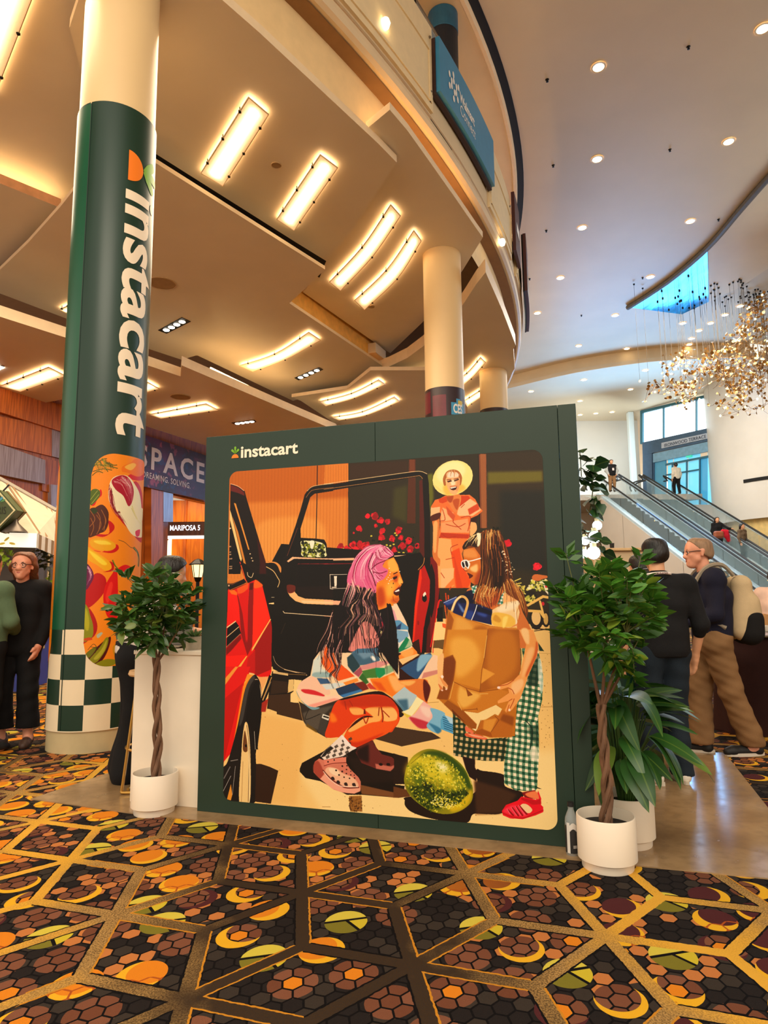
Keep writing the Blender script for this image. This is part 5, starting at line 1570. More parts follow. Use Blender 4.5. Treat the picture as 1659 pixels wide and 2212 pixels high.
['P','e88ca8',[1129,1637,1220,1660,1283,1637,1318,1598,1237,1600,1156,1559],1,8],
['H','f0a8b8 e07098 b83868 f4c0c4 8c2048 d85888 e88cac',[[1238,1664,1147,1650,1069,1579,1032,1476,1037,1407],[1251,1659,1165,1615,1110,1535,1101,1458,1128,1398],[1260,1655,1192,1601,1165,1533,1173,1456,1204,1388],[1283,1641,1237,1583,1210,1541,1219,1511,1272,1497]],5.2,90,5],
['H','f4c0c8 d05888 901c48 f0a4b4',[[1265,1655,1300,1632,1327,1597],[1238,1651,1264,1599,1309,1585],[1211,1626,1219,1575,1282,1569]],4.6,30,3],
['H','9c2850 e888a8 f0b4c0',[[1192,1528,1228,1498,1281,1501],[1192,1507,1227,1464,1254,1455],[1201,1490,1218,1439,1249,1447]],4.6,24,3],
['L','5c1030',[1193,1610,1165,1533,1191,1473,1209,1413],7.0,1,70],
['L','701838',[1273,1565,1219,1545,1183,1516],5.8,1,80],
['L','701838',[1281,1501,1236,1489,1192,1499],5.8,1,60],
['H','181014 2c1c24 e0b090 583040 c89080 100a0c 181014 6a4858 100a0c',[[1046,1424,1064,1364,990,1288,999,1224,926,1169,898,1096,912,1012],[1091,1415,1109,1347,1045,1288,1063,1224,1008,1161,999,1076,990,1009],[1164,1397,1127,1330,1163,1262,1108,1203,1126,1119,1143,1012],[1209,1388,1190,1329,1217,1266,1260,1162,1224,1079,1258,1013]],5.8,110,10],
['H','181014 0c080a 2a1820 0c080a',[[1279,1303,1287,1203,1277,1120,1289,1014],[1305,1299,1322,1203,1329,1121,1337,1015]],6.4,40,5],
['H','f0a8a0 e88c98 f4c8b8',[[1032,1476,1027,1416,1000,1352,986,1288],[1064,1441,1082,1390,1064,1330,1045,1288]],4.1,14,6],
['H','181014 e0a898 583038 100c0e',[[931,1272,886,1161,834,1075,807,990],[931,1221,904,1127,858,1033,821,927],[931,1119,931,1034,904,950,923,850]],4.1,26,13],
['H','181014 2a1a20 100a0c c89088 181014',[[873,1092,831,1020,842,949,821,887],[915,1064,915,988,946,914,904,866,935,792],[997,1093,956,1008,976,933,956,867,976,812],[1007,1084,987,999,966,938]],4.6,46,10],
['H','181014 100a0c 3a2428',[[1114,1094,1139,1043,1143,987],[1229,1095,1228,1003,1257,957,1256,884],[1288,1096,1287,1004,1315,940,1344,904],[1341,1096,1336,1014,1344,923]],4.6,30,5],
['P','120c0e',[1229,1095,1346,1096,1350,1014,1344,886,1286,958,1248,1012],0,3],
['G','16301c',[1669,685,1744,627,1862,544,1975,561,2000,493,1670,475],29,4,'3c4c30','c8a878'],
['G','14301c',[1670,571,1741,552,1859,544,1998,559,1965,430,1838,426,1780,429,1667,445],32,4,'3a4a30','c8a87c'],
['P','2a1410',[1718,443,1791,430,1790,385,1807,358,1794,313,1748,338],0,2],
['G','145038',[2061,1121,2164,1044,2185,901,2175,770,2150,683,2148,502,1995,493,2017,666,2043,766,2097,888],33,9,'5c8060','f4d8b4'],
['G','145038',[2001,643,2148,650,2147,495,2129,298,2117,281,2011,279,1950,313,1952,401,1981,569],32,3,'68886c','f4dcb8'],
['P','0c2c20',[2097,888,2163,1022,2170,923,2150,846,2095,844],0,6,70],
['P','1c3c2c',[2165,1083,2196,1036,2169,1038]],
['P','f4e4c8',[2103,515,2142,506,2137,440,2096,460],1,8,70],
['P','0c3424',[2090,614,2147,639,2146,523,2110,548],0,8,60],
['P','dce8d8',[2161,989,2178,978,2184,858,2171,803,2158,890],1,3,70],
['L','0c2c20',[2061,1115,2067,987,2047,887],5.8,1,70],
['L','0c2c20',[2078,658,2114,606,2099,503],5.8,1,70],
['P','7c1a18',[2044,270,2117,289,2132,244,2065,239],0,2],
['P','e0142c',[1933,164,1957,198,2020,225,2043,249,2121,238,2134,288,2149,246,2147,213,2158,204,2157,177,2118,157,2045,130,1977,129,1938,142]],
['P','f0384c',[1939,164,2008,202,2073,154,2017,144],1,5],
['P','f0c090',[2048,211,2075,208,2099,183,2074,164,2036,194],1],
['P','e87c50',[2122,282,2138,245,2115,243,2077,251,2066,267],1,2],
['L','8c0818',[1968,172,1995,147],8.7],
['L','8c0818',[1991,185,2023,147],8.7],
['L','8c0818',[2013,192,2045,151],8.7],
['L','8c0818',[2030,199,2068,159],8.7],
['L','f86470',[1962,177,1978,151],4.6],
['L','f86470',[1985,187,2012,148],4.6],
['L','f86470',[2008,194,2034,150],4.6],
['L','f86470',[2025,201,2057,155],4.6],
['L','b00c20',[1939,153,1989,138,2051,138,2118,168,2157,187],4.6],
['P','b80c20',[2038,243,2121,233,2143,245,2148,219,2103,210,2043,232],0,2],
['P','c8743c',[1772,1383,1814,1410,2002,1385,2066,1318,2086,1252,2114,1195,2165,1061,2148,1052,2057,1051,2049,1208,1909,1270,1811,1320,1767,1374]],
['P','1a1c3a',[1771,1374,1813,1387,1811,1306,1738,1338]],
['G','1c6c5c',[1795,1401,1832,1410,1821,1360,1803,1360],20,20,'68a090','e8e8d8'],
['G','1c6c5c',[1984,1372,2006,1363,1973,1296,1942,1296,1961,1336],20,20,'68a090','e8e8d8'],
['P','a85024',[1827,1387,1967,1385,1946,1305,1901,1274,1820,1306],0,10],
['P','f0a870',[1984,1358,2028,1358,2066,1305,2009,1305,1978,1305],1,4],
['P','b4701c',[1655,1270,1764,1217,1902,1175,2054,1160,2061,1000,2018,569,1922,559,1805,563,1727,631,1581,760,1618,834,1613,992]],
['P','c88434',[1662,1262,1744,1217,1889,1172,2048,1164,2057,1051,1629,1046,1646,1162]],
['P','9c5c18',[1660,1262,1689,1208,1663,1117,1634,1046,1629,1046,1641,1162],0,3],
['P','d89a4c',[1703,1226,1780,1194,1806,1118,1731,1047,1662,1046,1687,1140],1,14],
['P','a8681c',[1807,1163,1871,1172,1883,1128,1804,1056,1768,1074],1,10],
['P','a86418',[1888,1163,2048,1155,2057,1051,1876,1049],0,4],
['P','ca8436',[1937,1155,2039,1151,2045,1077,1957,1076],1,16],
['P','c8842e',[1650,1152,1886,1154,1841,814,1679,855,1617,979,1637,1083],0,4],
['P','e0a04c',[1685,1106,1791,1096,1834,983,1703,878,1660,1037],1,18],
['P','8c5010',[1623,985,1677,1009,1694,969,1679,866,1641,752,1576,755,1620,876],0,2],
['P','7c420c',[1623,979,1682,991,1687,923,1655,831,1621,887],1,8],
['P','a06018',[1886,1154,2062,1154,2065,932,2041,887,1933,834,1829,803,1850,938],0,3],
['P','b87424',[1896,1120,2033,1132,2037,931,1888,838],1,18],
['P','d89440',[1850,938,1918,906,1836,848],0,3],
['P','c07a28',[1679,855,1829,803,1933,823,1994,808,1930,751,1992,753,1968,697,1930,734,1820,686,1728,699,1653,758],0,2],
['P','e0a454',[1714,833,1748,812,1829,792,1811,758,1734,710,1700,754],1,10],
['P','8c5012',[1749,823,1788,785,1759,775],0,1],
['P','945818',[1641,752,1728,699,1807,619,1794,585,1732,626,1617,728],0,2],
['P','6a3808',[1664,702,1744,627,1789,596,1744,627,1669,679],0,2],
['P','f0c88c',[1734,693,1814,685,1918,734,1952,713,1933,674,1911,684,1853,648,1836,648,1812,602,1800,588,1807,624],0,1],
['P','b06a20',[1812,591,1830,642,1928,674,1951,708,2017,672,2002,562,1879,553,1789,579],0,2],
['P','9c5814',[1789,582,1841,601,1885,581,1893,557,1805,569],0,1],
['P','d08c3c',[1848,648,1922,662,1886,584,1841,598],0,5],
['P','8c5010',[1956,686,2017,672,2010,623,1938,652],0,6],
['P','f4d8a4',[1778,598,1806,597,1800,585]],
['L','7a440c',[1886,1154,1864,1000,1844,927,1829,803],3.5,0,80],
['L','7a440c',[1734,699,1809,707],3.5,0,80],
['L','7a440c',[1679,855,1749,823,1829,803,1932,820],3.5,0,80],
['L','7a440c',[1809,713,1812,702],3.5,0,80],
['L','7a440c',[1911,673,1933,652,1886,584],3.5,0,80],
['L','7a440c',[1831,647,1812,602],3.5,0,80],
['L','7a440c',[1930,751,1993,764],3.5,0,80],
['L','f0c078',[1879,1119,1858,994],3.5,0,70],
['L','f0c078',[1653,758,1679,855],3.5,0,70],
['L','f0c078',[1722,698,1700,742],3.5,0,70],
['L','f0c078',[1829,792,1875,795],3.5,0,70],
['P','182456',[1621,1312,1711,1348,1776,1361,1783,1306,1847,1293,1909,1265,1916,1252,1907,1181,1790,1208,1690,1248,1658,1271]],
['P','0c1434',[1711,1348,1776,1365,1805,1342,1802,1302,1728,1307],0,2],
['P','3c5490',[1635,1312,1706,1339,1701,1316,1653,1294],1,6],
['P','6c84b4',[1714,1307,1737,1284,1754,1253,1736,1257],1,6],
['P','2c4484',[1768,1261,1809,1252,1790,1212,1758,1221],1,8],
['P','0c1230',[1811,1293,1914,1257,1911,1234,1828,1257],0,3],
['P','40589c',[1828,1252,1882,1239,1872,1225,1832,1239],1,8],
['L','e8e4dc',[1826,1293,1814,1257,1792,1208],4.6],
['L','c8d0e8',[1630,1308,1706,1341],2.9,0],
['L','d8a868',[1678,1262,1701,1316,1734,1343,1761,1334,1772,1302,1749,1230],14.5],
['L','f4d8a4',[1678,1266,1701,1318,1731,1343],7.0],
['P','ecc08c',[1914,1265,1991,1309,2066,1318,2086,1320,2061,1287,2069,1252,2048,1173,2004,1164,1907,1181],0,1],
['P','f6d8b0',[1941,1274,2009,1305,2075,1313,2043,1274,1963,1252],1,8],
['P','e8b050',[1918,1248,2006,1239,2041,1208,2031,1173,1969,1168,1911,1186],1,3],
['P','f4cc70',[1975,1221,2002,1225,1982,1168,1969,1170],1,4],
['P','c89038',[1931,1239,1961,1212,1952,1194,1917,1208],1,5],
['L','fff0d4',[2043,1274,2049,1208,2044,1173],2.9],
['L','b87c40',[2070,1291,2051,1243,2058,1190],2.9],
['P','d88c54',[2049,1186,2055,1177,2013,1164,2031,1177]],
['P','f0b078',[1587,978,1623,1013,1615,899,1609,876,1638,842,1643,825,1637,808,1619,830,1607,801,1590,829,1585,875],1],
['P','e09058',[1597,881,1640,839,1643,828,1620,833],1,1],
['P','d07848',[1587,841,1607,824,1613,802,1601,807],1],
['E','f8d8c8',[1612,882],8,9],
['E','f0b8a0',[1634,812],6,5],
['E','f0b8a0',[1610,805],6,5],
['P','e89858',[2062,1154,2140,1155,2165,1072,2157,1011,2103,899,2084,844,2054,772,2007,710,1973,695,1968,708,1992,759,1930,742,1928,756,1994,803,1989,833,1944,818,1933,828,1939,840,2024,875,2059,909,2098,1071]],
['P','f6bc84',[2073,1154,2112,1155,2115,1077,2093,1088],1,4],
['P','f4b078',[2108,1043,2142,1044,2093,921,2069,887,2077,943],1,8],
['P','c86430',[2154,1088,2164,1066,2151,1005,2097,899,2093,916,2140,1016],1,4],
['P','f4b480',[2012,853,2069,882,2073,844,2033,798,2011,809],1,6],
['L','a04818',[2024,875,1984,849,1939,840],4.1,1,80],
['L','a04818',[1989,830,2011,820,2022,798],4.1,1,80],
['L','a04818',[1992,759,2010,770],4.1,1,80],
['L','a04818',[1997,720,2015,754,2021,771],4.1,1,80],
['L','a04818',[1979,700,1992,737],4.1,1,80],
['E','f8d0c0',[1937,830],9,7],
['E','f8d0b8',[1993,709],6,7],
['P','e07050',[1743,610,1783,584,1783,573,1743,582],1],
['P','d86440',[1742,571,1805,569,1862,550,1845,541,1776,548,1742,555],1],
['P','f0a080',[1754,569,1822,559,1856,550,1788,554],1,3],
['P','7a4418',[1859,1715,1896,1732,1969,1724,1990,1678,2014,1600,2025,1537,2039,1429,2090,1366,2117,1260,2107,1217,2066,1313,2010,1349,1958,1395,1895,1386,1878,1432,1851,1423,1835,1523,1819,1615,1778,1626,1750,1636,1765,1663,1812,1694]],
['P','c8702c',[1755,1617,1820,1629,1855,1577,1890,1540,1889,1477,1851,1419,1814,1412,1796,1424,1785,1461,1774,1484,1752,1502,1757,1543,1754,1580]],
['P','dc8c4c',[1759,1617,1819,1615,1836,1569,1758,1576],1,8],
['P','f0b87c',[1817,1524,1835,1528,1834,1487,1807,1487,1789,1506],1,6],
['P','a04818',[1834,1478,1881,1522,1889,1477,1851,1419,1814,1415],1,10],
['P','5c1c0c',[1774,1481,1797,1472,1808,1462,1787,1447,1783,1461],1],
['L','8c3414',[1752,1507,1761,1494,1774,1492],4.1],
['E','f0a878',[1765,1502],8,6,0,2,100],
['P','3c2214',[1750,1636,1774,1667,1821,1693,1859,1706,1857,1660,1838,1628,1792,1639,1759,1617],1],
['H','f4d8a0 e8c080 2c1a10 c89858 2c1a10',[[1822,1703,1779,1672,1755,1631],[1850,1711,1812,1671,1788,1644],[1863,1706,1835,1665,1838,1633]],5.2,30,4],
['P','f8e4b8',[1836,1711,1859,1706,1857,1651,1838,1633,1840,1679],1,2],
['H','2c160c a8642c 5c3014 84481c 1c0e08 d8a060 4c2810 6c3a18 2c160c 3c2010',[[1868,1719,1856,1614,1852,1477,1812,1342,1797,1306],[1896,1727,1884,1613,1898,1504,1867,1369,1901,1274],[1960,1729,1957,1629,1971,1502,1949,1395,1919,1297],[1985,1683,2009,1573,2031,1447,2089,1348,2116,1225]],5.2,130,7],
['P','1c0e08',[1896,1576,1974,1601,1999,1537,1985,1403,1922,1395,1907,1476],1,14,80],
['H','1c0e08 3a1e0e 5c3014 a8642c',[[1902,1622,1908,1522,1914,1404],[1957,1647,1972,1538,1967,1403],[1985,1655,2008,1537,2013,1429]],4.6,50,7],
['H','d89c58 b87434 a8642c e8c080',[[1851,1423,1812,1351,1797,1306],[1895,1395,1876,1342,1901,1274],[1958,1395,1930,1341,1915,1292],[2013,1447,2038,1376,2074,1287],[2039,1429,2090,1357,2112,1234]],3.8,50,8],
['H','d8b078 c89858',[[1887,1723,1876,1678,1879,1632],[1932,1726,1931,1694,1944,1648],[1969,1720,1977,1692,1989,1655]],3.5,12,5],
['L','f8f0e8',[1743,1544,1758,1555,1790,1549,1855,1564],5.8],
['E','f4e8e0',[1751,1530],12,23,-14,0,100],
['E','2a1c1c',[1752,1529],7,18,-14,0,100],
['E','f8f0e8',[1773,1534],14,25,-14,0,100],
['E','3a2a2c',[1772,1533],8,20,-14,0,100],
['L','f4ecdc',[1776,1552,1789,1533,1779,1506],7.0],
['S','f8e4c8 f0d0a0',[1975,1633,2043,1518,2049,1447,1997,1475,1973,1565],40,3.5],
['S','10100c 283018',[1933,1744,1978,1742,1978,1720,1932,1726],30,4.1],
['P','8c8416',[1378,324,1398,383,1436,432,1498,467,1559,472,1631,449,1702,408,1748,349,1773,284,1771,217,1743,176,1684,138,1612,121,1528,131,1444,175,1395,222,1374,278],1],
['P','3c5410',[1473,428,1522,460,1607,459,1679,418,1736,359,1769,272,1757,260,1712,313,1654,388,1570,428],1,8],
['P','ccb830',[1391,371,1454,427,1570,417,1653,343,1700,312,1675,265,1556,302,1433,294,1384,325],1,22],
['P','e8dc90',[1564,405,1624,394,1635,364,1605,345,1569,371],1,16],
['P','5c6c14',[1416,361,1472,376,1507,299,1457,250,1421,304],1,20],
['P','28380a',[1579,247,1650,235,1710,262,1745,248,1721,213,1650,196,1637,173,1590,192],1,10],
['P','46560e',[1390,268,1469,239,1578,224,1589,147,1492,161,1420,213],1,16],
['P','c8a818',[1649,185,1733,225,1764,272,1762,216,1720,163,1648,135],1,10],
['P','2a3408',[1482,285,1531,283,1549,256,1512,231,1482,246],1,10],
['P','7c8420',[1653,365,1712,313,1734,258,1687,266],1,14],
['S','d8c83c c0b02c e8d860 8c9420 6c7c18',[1397,372,1498,447,1631,426,1724,336,1757,238,1708,167,1564,133,1444,180,1390,268],760,5.5],
['S','2c3c0a 44540e 1c2806 3c4c0c 30400a',[1573,247,1651,241,1734,264,1751,243,1697,189,1625,172,1528,131,1450,181,1408,246,1470,273],420,6.4],
['S','f4e8a0 e8d050',[1566,224,1697,189,1648,151,1589,152,1529,176],120,4.6],
['P','f4e8b0',[1576,397,1615,391,1627,369,1599,359],1,10,70],
['L','e8d878',[1631,455,1691,424,1742,360,1767,294],3.5,1,80],
['L','5c5c10',[1416,384,1498,447,1571,457,1655,422],3.5,1,60]]
VEG = [
['L','5c5a10',[-2,2585,92,2589,223,2572],7.6],
['L','5c5a10',[5,2561,79,2637,123,2653],7.6],
['L','5c5a10',[12,2525,94,2553,172,2548],7.6],
['L','5c5a10',[8,2488,51,2526,95,2517],7.6],
['L','5c5a10',[46,2635,92,2589,139,2532],7.6],
['L','5c5a10',[124,2616,181,2598,216,2602],7.6],
['L','5c5a10',[26,2586,2,2633],7.6],
['H','7c7a18 48480c 9c9430',[[2,2633,49,2562,30,2489],[90,2650,125,2592,116,2530],[158,2607,194,2581,224,2568]],2.6,70,23],
['P','d01818',[337,2520,677,2686,677,2555,440,2487],1],
['P','f07818',[272,2597,361,2649,427,2699,647,2719,677,2633,481,2532,322,2543,268,2547],1],
['P','fcae50',[292,2594,377,2646,431,2637,365,2574],1,3],
['P','c01828',[404,2468,608,2336,677,2006,529,1946,360,2054],1],
['P','b81020',[239,2143,626,2143,677,1923,480,1927],1],
['P','f4e0b4',[155,2400,186,2476,257,2511,338,2508,423,2446,523,2348,612,2144,677,1973,434,1950,302,2073,198,2186,155,2279],1],
['P','f4e0b4',[223,2183,678,2238,634,2115,522,1959,452,1967,315,2081],1],
['P','d83048',[462,1996,554,2020,540,1961,478,1948],1],
['P','a81c38',[176,2450,257,2509,338,2495,408,2394,397,2280,351,2225,291,2316,214,2369],1,1],
['H','f0d0b8 d87888 fbeed8',[[188,2439,274,2412,383,2229],[257,2496,342,2421,379,2303],[338,2495,391,2379,391,2230]],2.6,26,9],
['H','8c1428 b83048 701020',[[155,2400,174,2208,303,2049],[180,2341,222,2176,330,2064]],3.5,30,16],
['H','8c1428 6a1020',[[238,2157,315,2067],[266,2159,367,2044]],3.9,16,13],
['H','c0b040 98902c e8d890',[[367,2227,464,2114,605,2004],[399,2231,487,2117,633,2057]],2.6,10,7],
['P','d01818',[3,2224,93,2299,80,2359,42,2213],1],
['P','5c6c20',[-2,2332,36,2363,75,2346,80,2299,41,2237,3,2212],1],
['L','a8a858',[1,2260,58,2346],4.3],
['L','a8a858',[14,2225,71,2310],4.3],
['P','c01818',[5,1956,118,1918,205,1976,216,2031,162,2069,167,1947],1],
['P','5a2c14',[-15,2118,45,2187,106,2217,159,2151,156,2055,116,1972,44,1923,-7,1929],1],
['P','5a2c14',[-5,2153,43,2189,109,2168,156,2111,159,2027,118,1961,4,1959],1],
['L','a06a3c',[0,2165,47,2082,7,2011],5.2],
['L','a06a3c',[44,2172,90,2096,85,1977],5.2],
['L','a06a3c',[98,2168,135,2086,128,1978],5.2],
['L','98602c',[11,2091,40,2010,18,1929],5.9],
['L','98602c',[60,2119,101,2039,68,1943],5.9],
['L','98602c',[109,2148,143,2068,115,1985],5.9],
['P','3a4414',[11,2165,43,2183,66,2154,35,2130],1],
['P','c81818',[49,1795,200,1772,267,1815,237,1855,124,1783],1],
['P','e8a018',[14,1882,69,1906,157,1899,230,1861,232,1821,174,1791,73,1802,23,1835],1],
['P','f8c848',[45,1882,144,1885,197,1853,96,1850],1,4],
['P','c01414',[119,1596,220,1610,224,1678,178,1690,168,1610],1],
['P','f0a414',[-4,1822,62,1782,151,1723,198,1677,206,1630,156,1609,79,1662,3,1715],1],
['P','fccc40',[6,1795,75,1755,166,1677,129,1663,52,1728],1,4],
['L','4c5020',[449,1833,521,1789,556,1734,551,1670],24.7],
['L','98984c',[449,1837,504,1795,526,1733,525,1669],9.9],
['L','6a4a20',[263,1897,324,1880,396,1837,449,1833],4.9],
['P','b81414',[-3,1424,70,1582,159,1543,157,1423,70,1305,4,1279],1],
['P','702050',[-11,1662,31,1635,59,1569,43,1502,-4,1443],1],
['H','d8a0b8 f0d0d8',[[-6,1635,28,1569,2,1463],[6,1648,40,1569,13,1489]],2.5,10,11],
['P','d81818',[147,1370,161,1476,209,1570,261,1611,280,1181,199,1184,164,1264],1],
['P','f04030',[166,1370,199,1503,226,1476,193,1316],1,4],
['L','4c5c10',[216,1705,246,1651,306,1599],12.3],
['L','98a030',[219,1705,248,1654,303,1605],4.9],
['P','d81818',[261,1625,334,1668,406,1650,371,1601,291,1598],1],
['P','b01414',[-1,980,82,1017,109,1107,74,1213,23,1266,57,1031,0,955],1],
['P','8c8a18',[-9,1286,22,1279,43,1213,72,1121,75,1030,47,999,-2,993],1],
['P','b0a828',[-4,1266,21,1240,41,1135,31,1070,3,1110],1,4],
['P','c8501c',[0,1000,52,1011,71,991,11,983],1],
['P','5c1410',[29,838,87,900,219,1012,216,920,164,806,93,771],1],
['P','8c8818',[55,811,89,862,146,937,181,1000,207,999,197,921,151,833,104,784],1],
['P','b0a83c',[90,823,148,898,194,987,179,896,127,821],1,2],
['P','74741a',[22,864,74,914,110,925,88,874,42,825],1],
['P','8c8818',[105,771,189,811,283,798,271,759,192,746],1],
['L','3c3c0c',[39,902,85,952,123,899],3.5],
['L','3c3c0c',[62,927,111,912,100,874],3.5],
['P','c89020',[250,918,291,949,338,912,333,846,297,816,260,852],1],
['L','6a3c10',[277,943,272,877,289,823],3.5],
['L','6a3c10',[306,941,312,875,304,822],3.5],
['P','b0b4a0',[106,1029,141,1054,154,1041,119,1003],1]]
# ================================================================== columns
col_paint = mat('column_paint', (238, 204, 150), .42, var=.02, scale=.8)
wgreen = mat('wrap_green', (17, 52, 37), .36, var=.03, scale=2); wcream = mat('wrap_cream', (246, 226, 190), .4, var=.01)
CX_, CY_, CR_ = -2.770, 6.404, .387
def cp3(deg, z, off=0.0, c=None, r=None):
    a = math.radians(deg); q = (r or CR_) + off; cc = c or (CX_, CY_); return Vector((cc[0] + q * math.cos(a), cc[1] + q * math.sin(a), z))
K_ = 180 / (PI * CR_)
gc = thing('column', 'big round column in a dark green wrap with white lettering and a vegetable picture', 'column', (CX_, CY_, 0))
G().lathe([(.372, .05), (.372, 8.3)], (CX_, CY_, 0), 64).obj('shaft', col_paint, gc, True)
G().lathe([(.375, 0), (.375, .192)], (CX_, CY_, 0), 64).obj('base', mat('column_base', (206, 186, 140), .55, var=.05, scale=4), gc, True)
def wrap(name, a0, a1, z0, z1, r, m, n=56):
    return G().lathe([(r - .006, z0), (r, z0), (r, z1), (r - .006, z1)], (CX_, CY_, 0), n, a0=math.radians(a0), a1=math.radians(a1)).obj(name, m, gc, True)
wrap('wrap_sheet', -106.5, 251.5, 1.08, 6.285, .387, wgreen)
wrap('wrap_overlap', -215, -106.8, 1.08, 6.27, .3885, mat('wrap_green_lit', (16, 88, 58), .36, var=.03, scale=2), 24)  # left sheet coloured brighter green, standing in for light from the left
g = G()
g.tube([cp3(-106.6, z, .003) for z in (.2, 1.5, 3, 4.5, 6.27)], .004, 5)
g.obj('seam', mat('seam_green', (16, 44, 32), .5, var=0), gc)
for row in range(4):
    z0 = .197 + row * .2215; z1 = z0 + .2215
    for k in range(-5, 6):
        a0 = -76.5 + 34.2 * k; dark = (k + row) % 2 == 1 if True else 0
        G().lathe([(.3872, z0), (.3872, z1)], (CX_, CY_, 0), 6, a0=math.radians(a0), a1=math.radians(a0 + 34.2)).obj('check_square', wgreen if dark else wcream, gc, True)
G().lathe([(.374, .190), (.391, .190), (.391, .199)], (CX_, CY_, 0), 64).obj('hem', wcream, gc)
# vegetable panels
vs = Sheet(-8, 740, 760, 2716, 'fa8a1c', .62); vs.run(VEG); vm = vs.finish('printed_vegetables', .4, .03)
def veg_panel(a_left, wmm=752):
    prof = rounded_rect(0, 747, wmm, 2709, 210, 10)
    n = 36; V = []; UV = []; F = []
    for i in range(n + 1):
        x = wmm * i / n
        r = 210
        dx = max(0, r - x, x - (wmm - r)); ins = r - math.sqrt(max(0, r * r - dx * dx))
        for z in (747 + ins, 2709 - ins):
            V.append(cp3(a_left + x / 1000 * K_, z / 1000, .0015)); UV.append(((x + 8) / 768, (z - 740) / 1976))
    for i in range(n): F.append((2 * i, 2 * i + 2, 2 * i + 3, 2 * i + 1))
    o = mesh_obj('vegetable_print', V, F, vm, gc); u = o.data.uv_layers.new(name='UVMap')
    for lp in o.data.loops: u.data[lp.index].uv = UV[lp.vertex_index]
veg_panel(-80.1)
veg_panel(-136 - 752 / 1000 * K_)
# lettering runs down the column, letter tops to the right
zt, zb, ab, hh = 5.40, 2.90, -49.9, 55.5 / K_
V, F = text_mesh('instacart', .024, 4, 0, 1.0, .05)
x0 = min(v[0] for v in V); x1 = max(v[0] for v in V); y1 = max(v[1] for v in V)
mesh_obj('lettering', [cp3(ab + y / y1 * 56.5, zt - (x - x0) / (x1 - x0) * (zt - zb), .004) for x, y in V], F, logo_cream_c := mat('wrap_lettering', (255, 234, 204), .45, var=0), gc)
def carrot_on_column():
    s = .162 / .34 
    for nm, m, pts in (('carrot_root', mat('logo_orange', (255, 130, 20), .5, var=0), [(.162 * math.sin(PI * k / 20), .162 * math.cos(PI * k / 20)) for k in range(21)]),):
        n = 10; V = []; F = []
        for k in range(21):
            for j in range(n + 1): V.append(cp3(-49.6 + pts[k][0] * j / n * K_, 5.657 - pts[k][1], .004))
        for k in range(20):
            for j in range(n): F.append((k * (n + 1) + j, k * (n + 1) + j + 1, (k + 1) * (n + 1) + j + 1, (k + 1) * (n + 1) + j))
        mesh_obj(nm, V, F, m, gc)
    lm = mat('logo_leaf_green', (120, 176, 30), .5, var=0)
    tip = -23.5
    def lobe(a, ln, w):
        g = G(); n = 14; V = []; F = []
        for k in range(n + 1):
            t = k / n; x = ln * t; hw = w * min(1, .4 + t * 1.6) * (math.sqrt(max(0, 1 - ((t - .75) / .25) ** 2)) if t > .75 else 1)
            for y in (-hw, 0, hw):
                u = x * math.cos(a) - y * math.sin(a); vv = x * math.sin(a) + y * math.cos(a)
                V.append(cp3(tip + u * K_, 5.672 + vv, .004))
        for k in range(n):
            for j in range(2): F.append((k * 3 + j, k * 3 + j + 1, k * 3 + j + 4, k * 3 + j + 3))
        mesh_obj('carrot_leaf', V, F, lm, gc)
    lobe(0, .27, .045); lobe(math.radians(43), .235, .045); lobe(math.radians(-43), .235, .045)
carrot_on_column()
# two plain columns behind, wrapped low in dark maroon
def back_column(name_label, c, ztop, zwrap, art):
    t = thing('column', name_label, 'column', (c[0], c[1], 0))
    G().lathe([(.38, 0), (.38, ztop)], (*c, 0), 48).obj('shaft', col_paint, t, True)
    G().lathe([(.381, 0), (.390, 0), (.390, zwrap), (.381, zwrap)], (*c, 0), 48).obj('wrap', mat('wrap_maroon', (44, 18, 24), .4, var=.05), t, True)
    if art:
        mz = mat('wrap_wine', (108, 24, 40), .4, var=.12, scale=3)
        def patch(a0, a1, z0, z1, m, off, nm):
            return G().lathe([(.390 + off, z0), (.390 + off, z1)], (*c, 0), 12, a0=math.radians(a0), a1=math.radians(a1)).obj(nm, m, t, True)
        patch(-175, -140, zwrap - .48, zwrap - .06, mz, .001, 'wine_patch'); patch(-132, -92, zwrap - .68, zwrap - .16, mz, .001, 'wine_patch')
        patch(-78, -30, zwrap - .55, zwrap - .31, mat('badge_blue', (60, 150, 196), .5, var=0), .002, 'badge'); patch(-62, -48, zwrap - .31, zwrap - .23, mat('badge_blue', (60, 150, 196), .5, var=0), .002, 'badge'); patch(-56, -38, zwrap - .36, zwrap - .26, mat('badge_yellow', (220, 190, 60), .5, var=0), .003, 'badge_corner')
        V, F = text_mesh('CES', .03, 3, 0, 1, .08); x0 = min(v[0] for v in V); x1 = max(v[0] for v in V)
        mesh_obj('lettering', [cp3(-72 + (x - x0) / (x1 - x0) * 32, zwrap - .51 + y / .7 * .17, .395 - .387, c) for x, y in V], F, signwhite, t)
        V, F = text_mesh('SAMSARA', .02, 3, 0, 1, .08) if False else text_mesh('SA', .02, 3, 0, 1, .08); x0 = min(v[0] for v in V)
        mesh_obj('lettering', [cp3(-60 + (x - x0) * 17, zwrap - .92 + y / .7 * .15, .395 - .387, c) for x, y in V], F, signwhite, t)
    return t
back_column('plain cream column with a dark maroon wrap below, behind the poster board', (1.212, 12.555), 8.6, 5.31, True)
back_column('farthest cream column, partly behind the top right of the poster board', (3.084, 17.836), 8.4, 6.43, False)
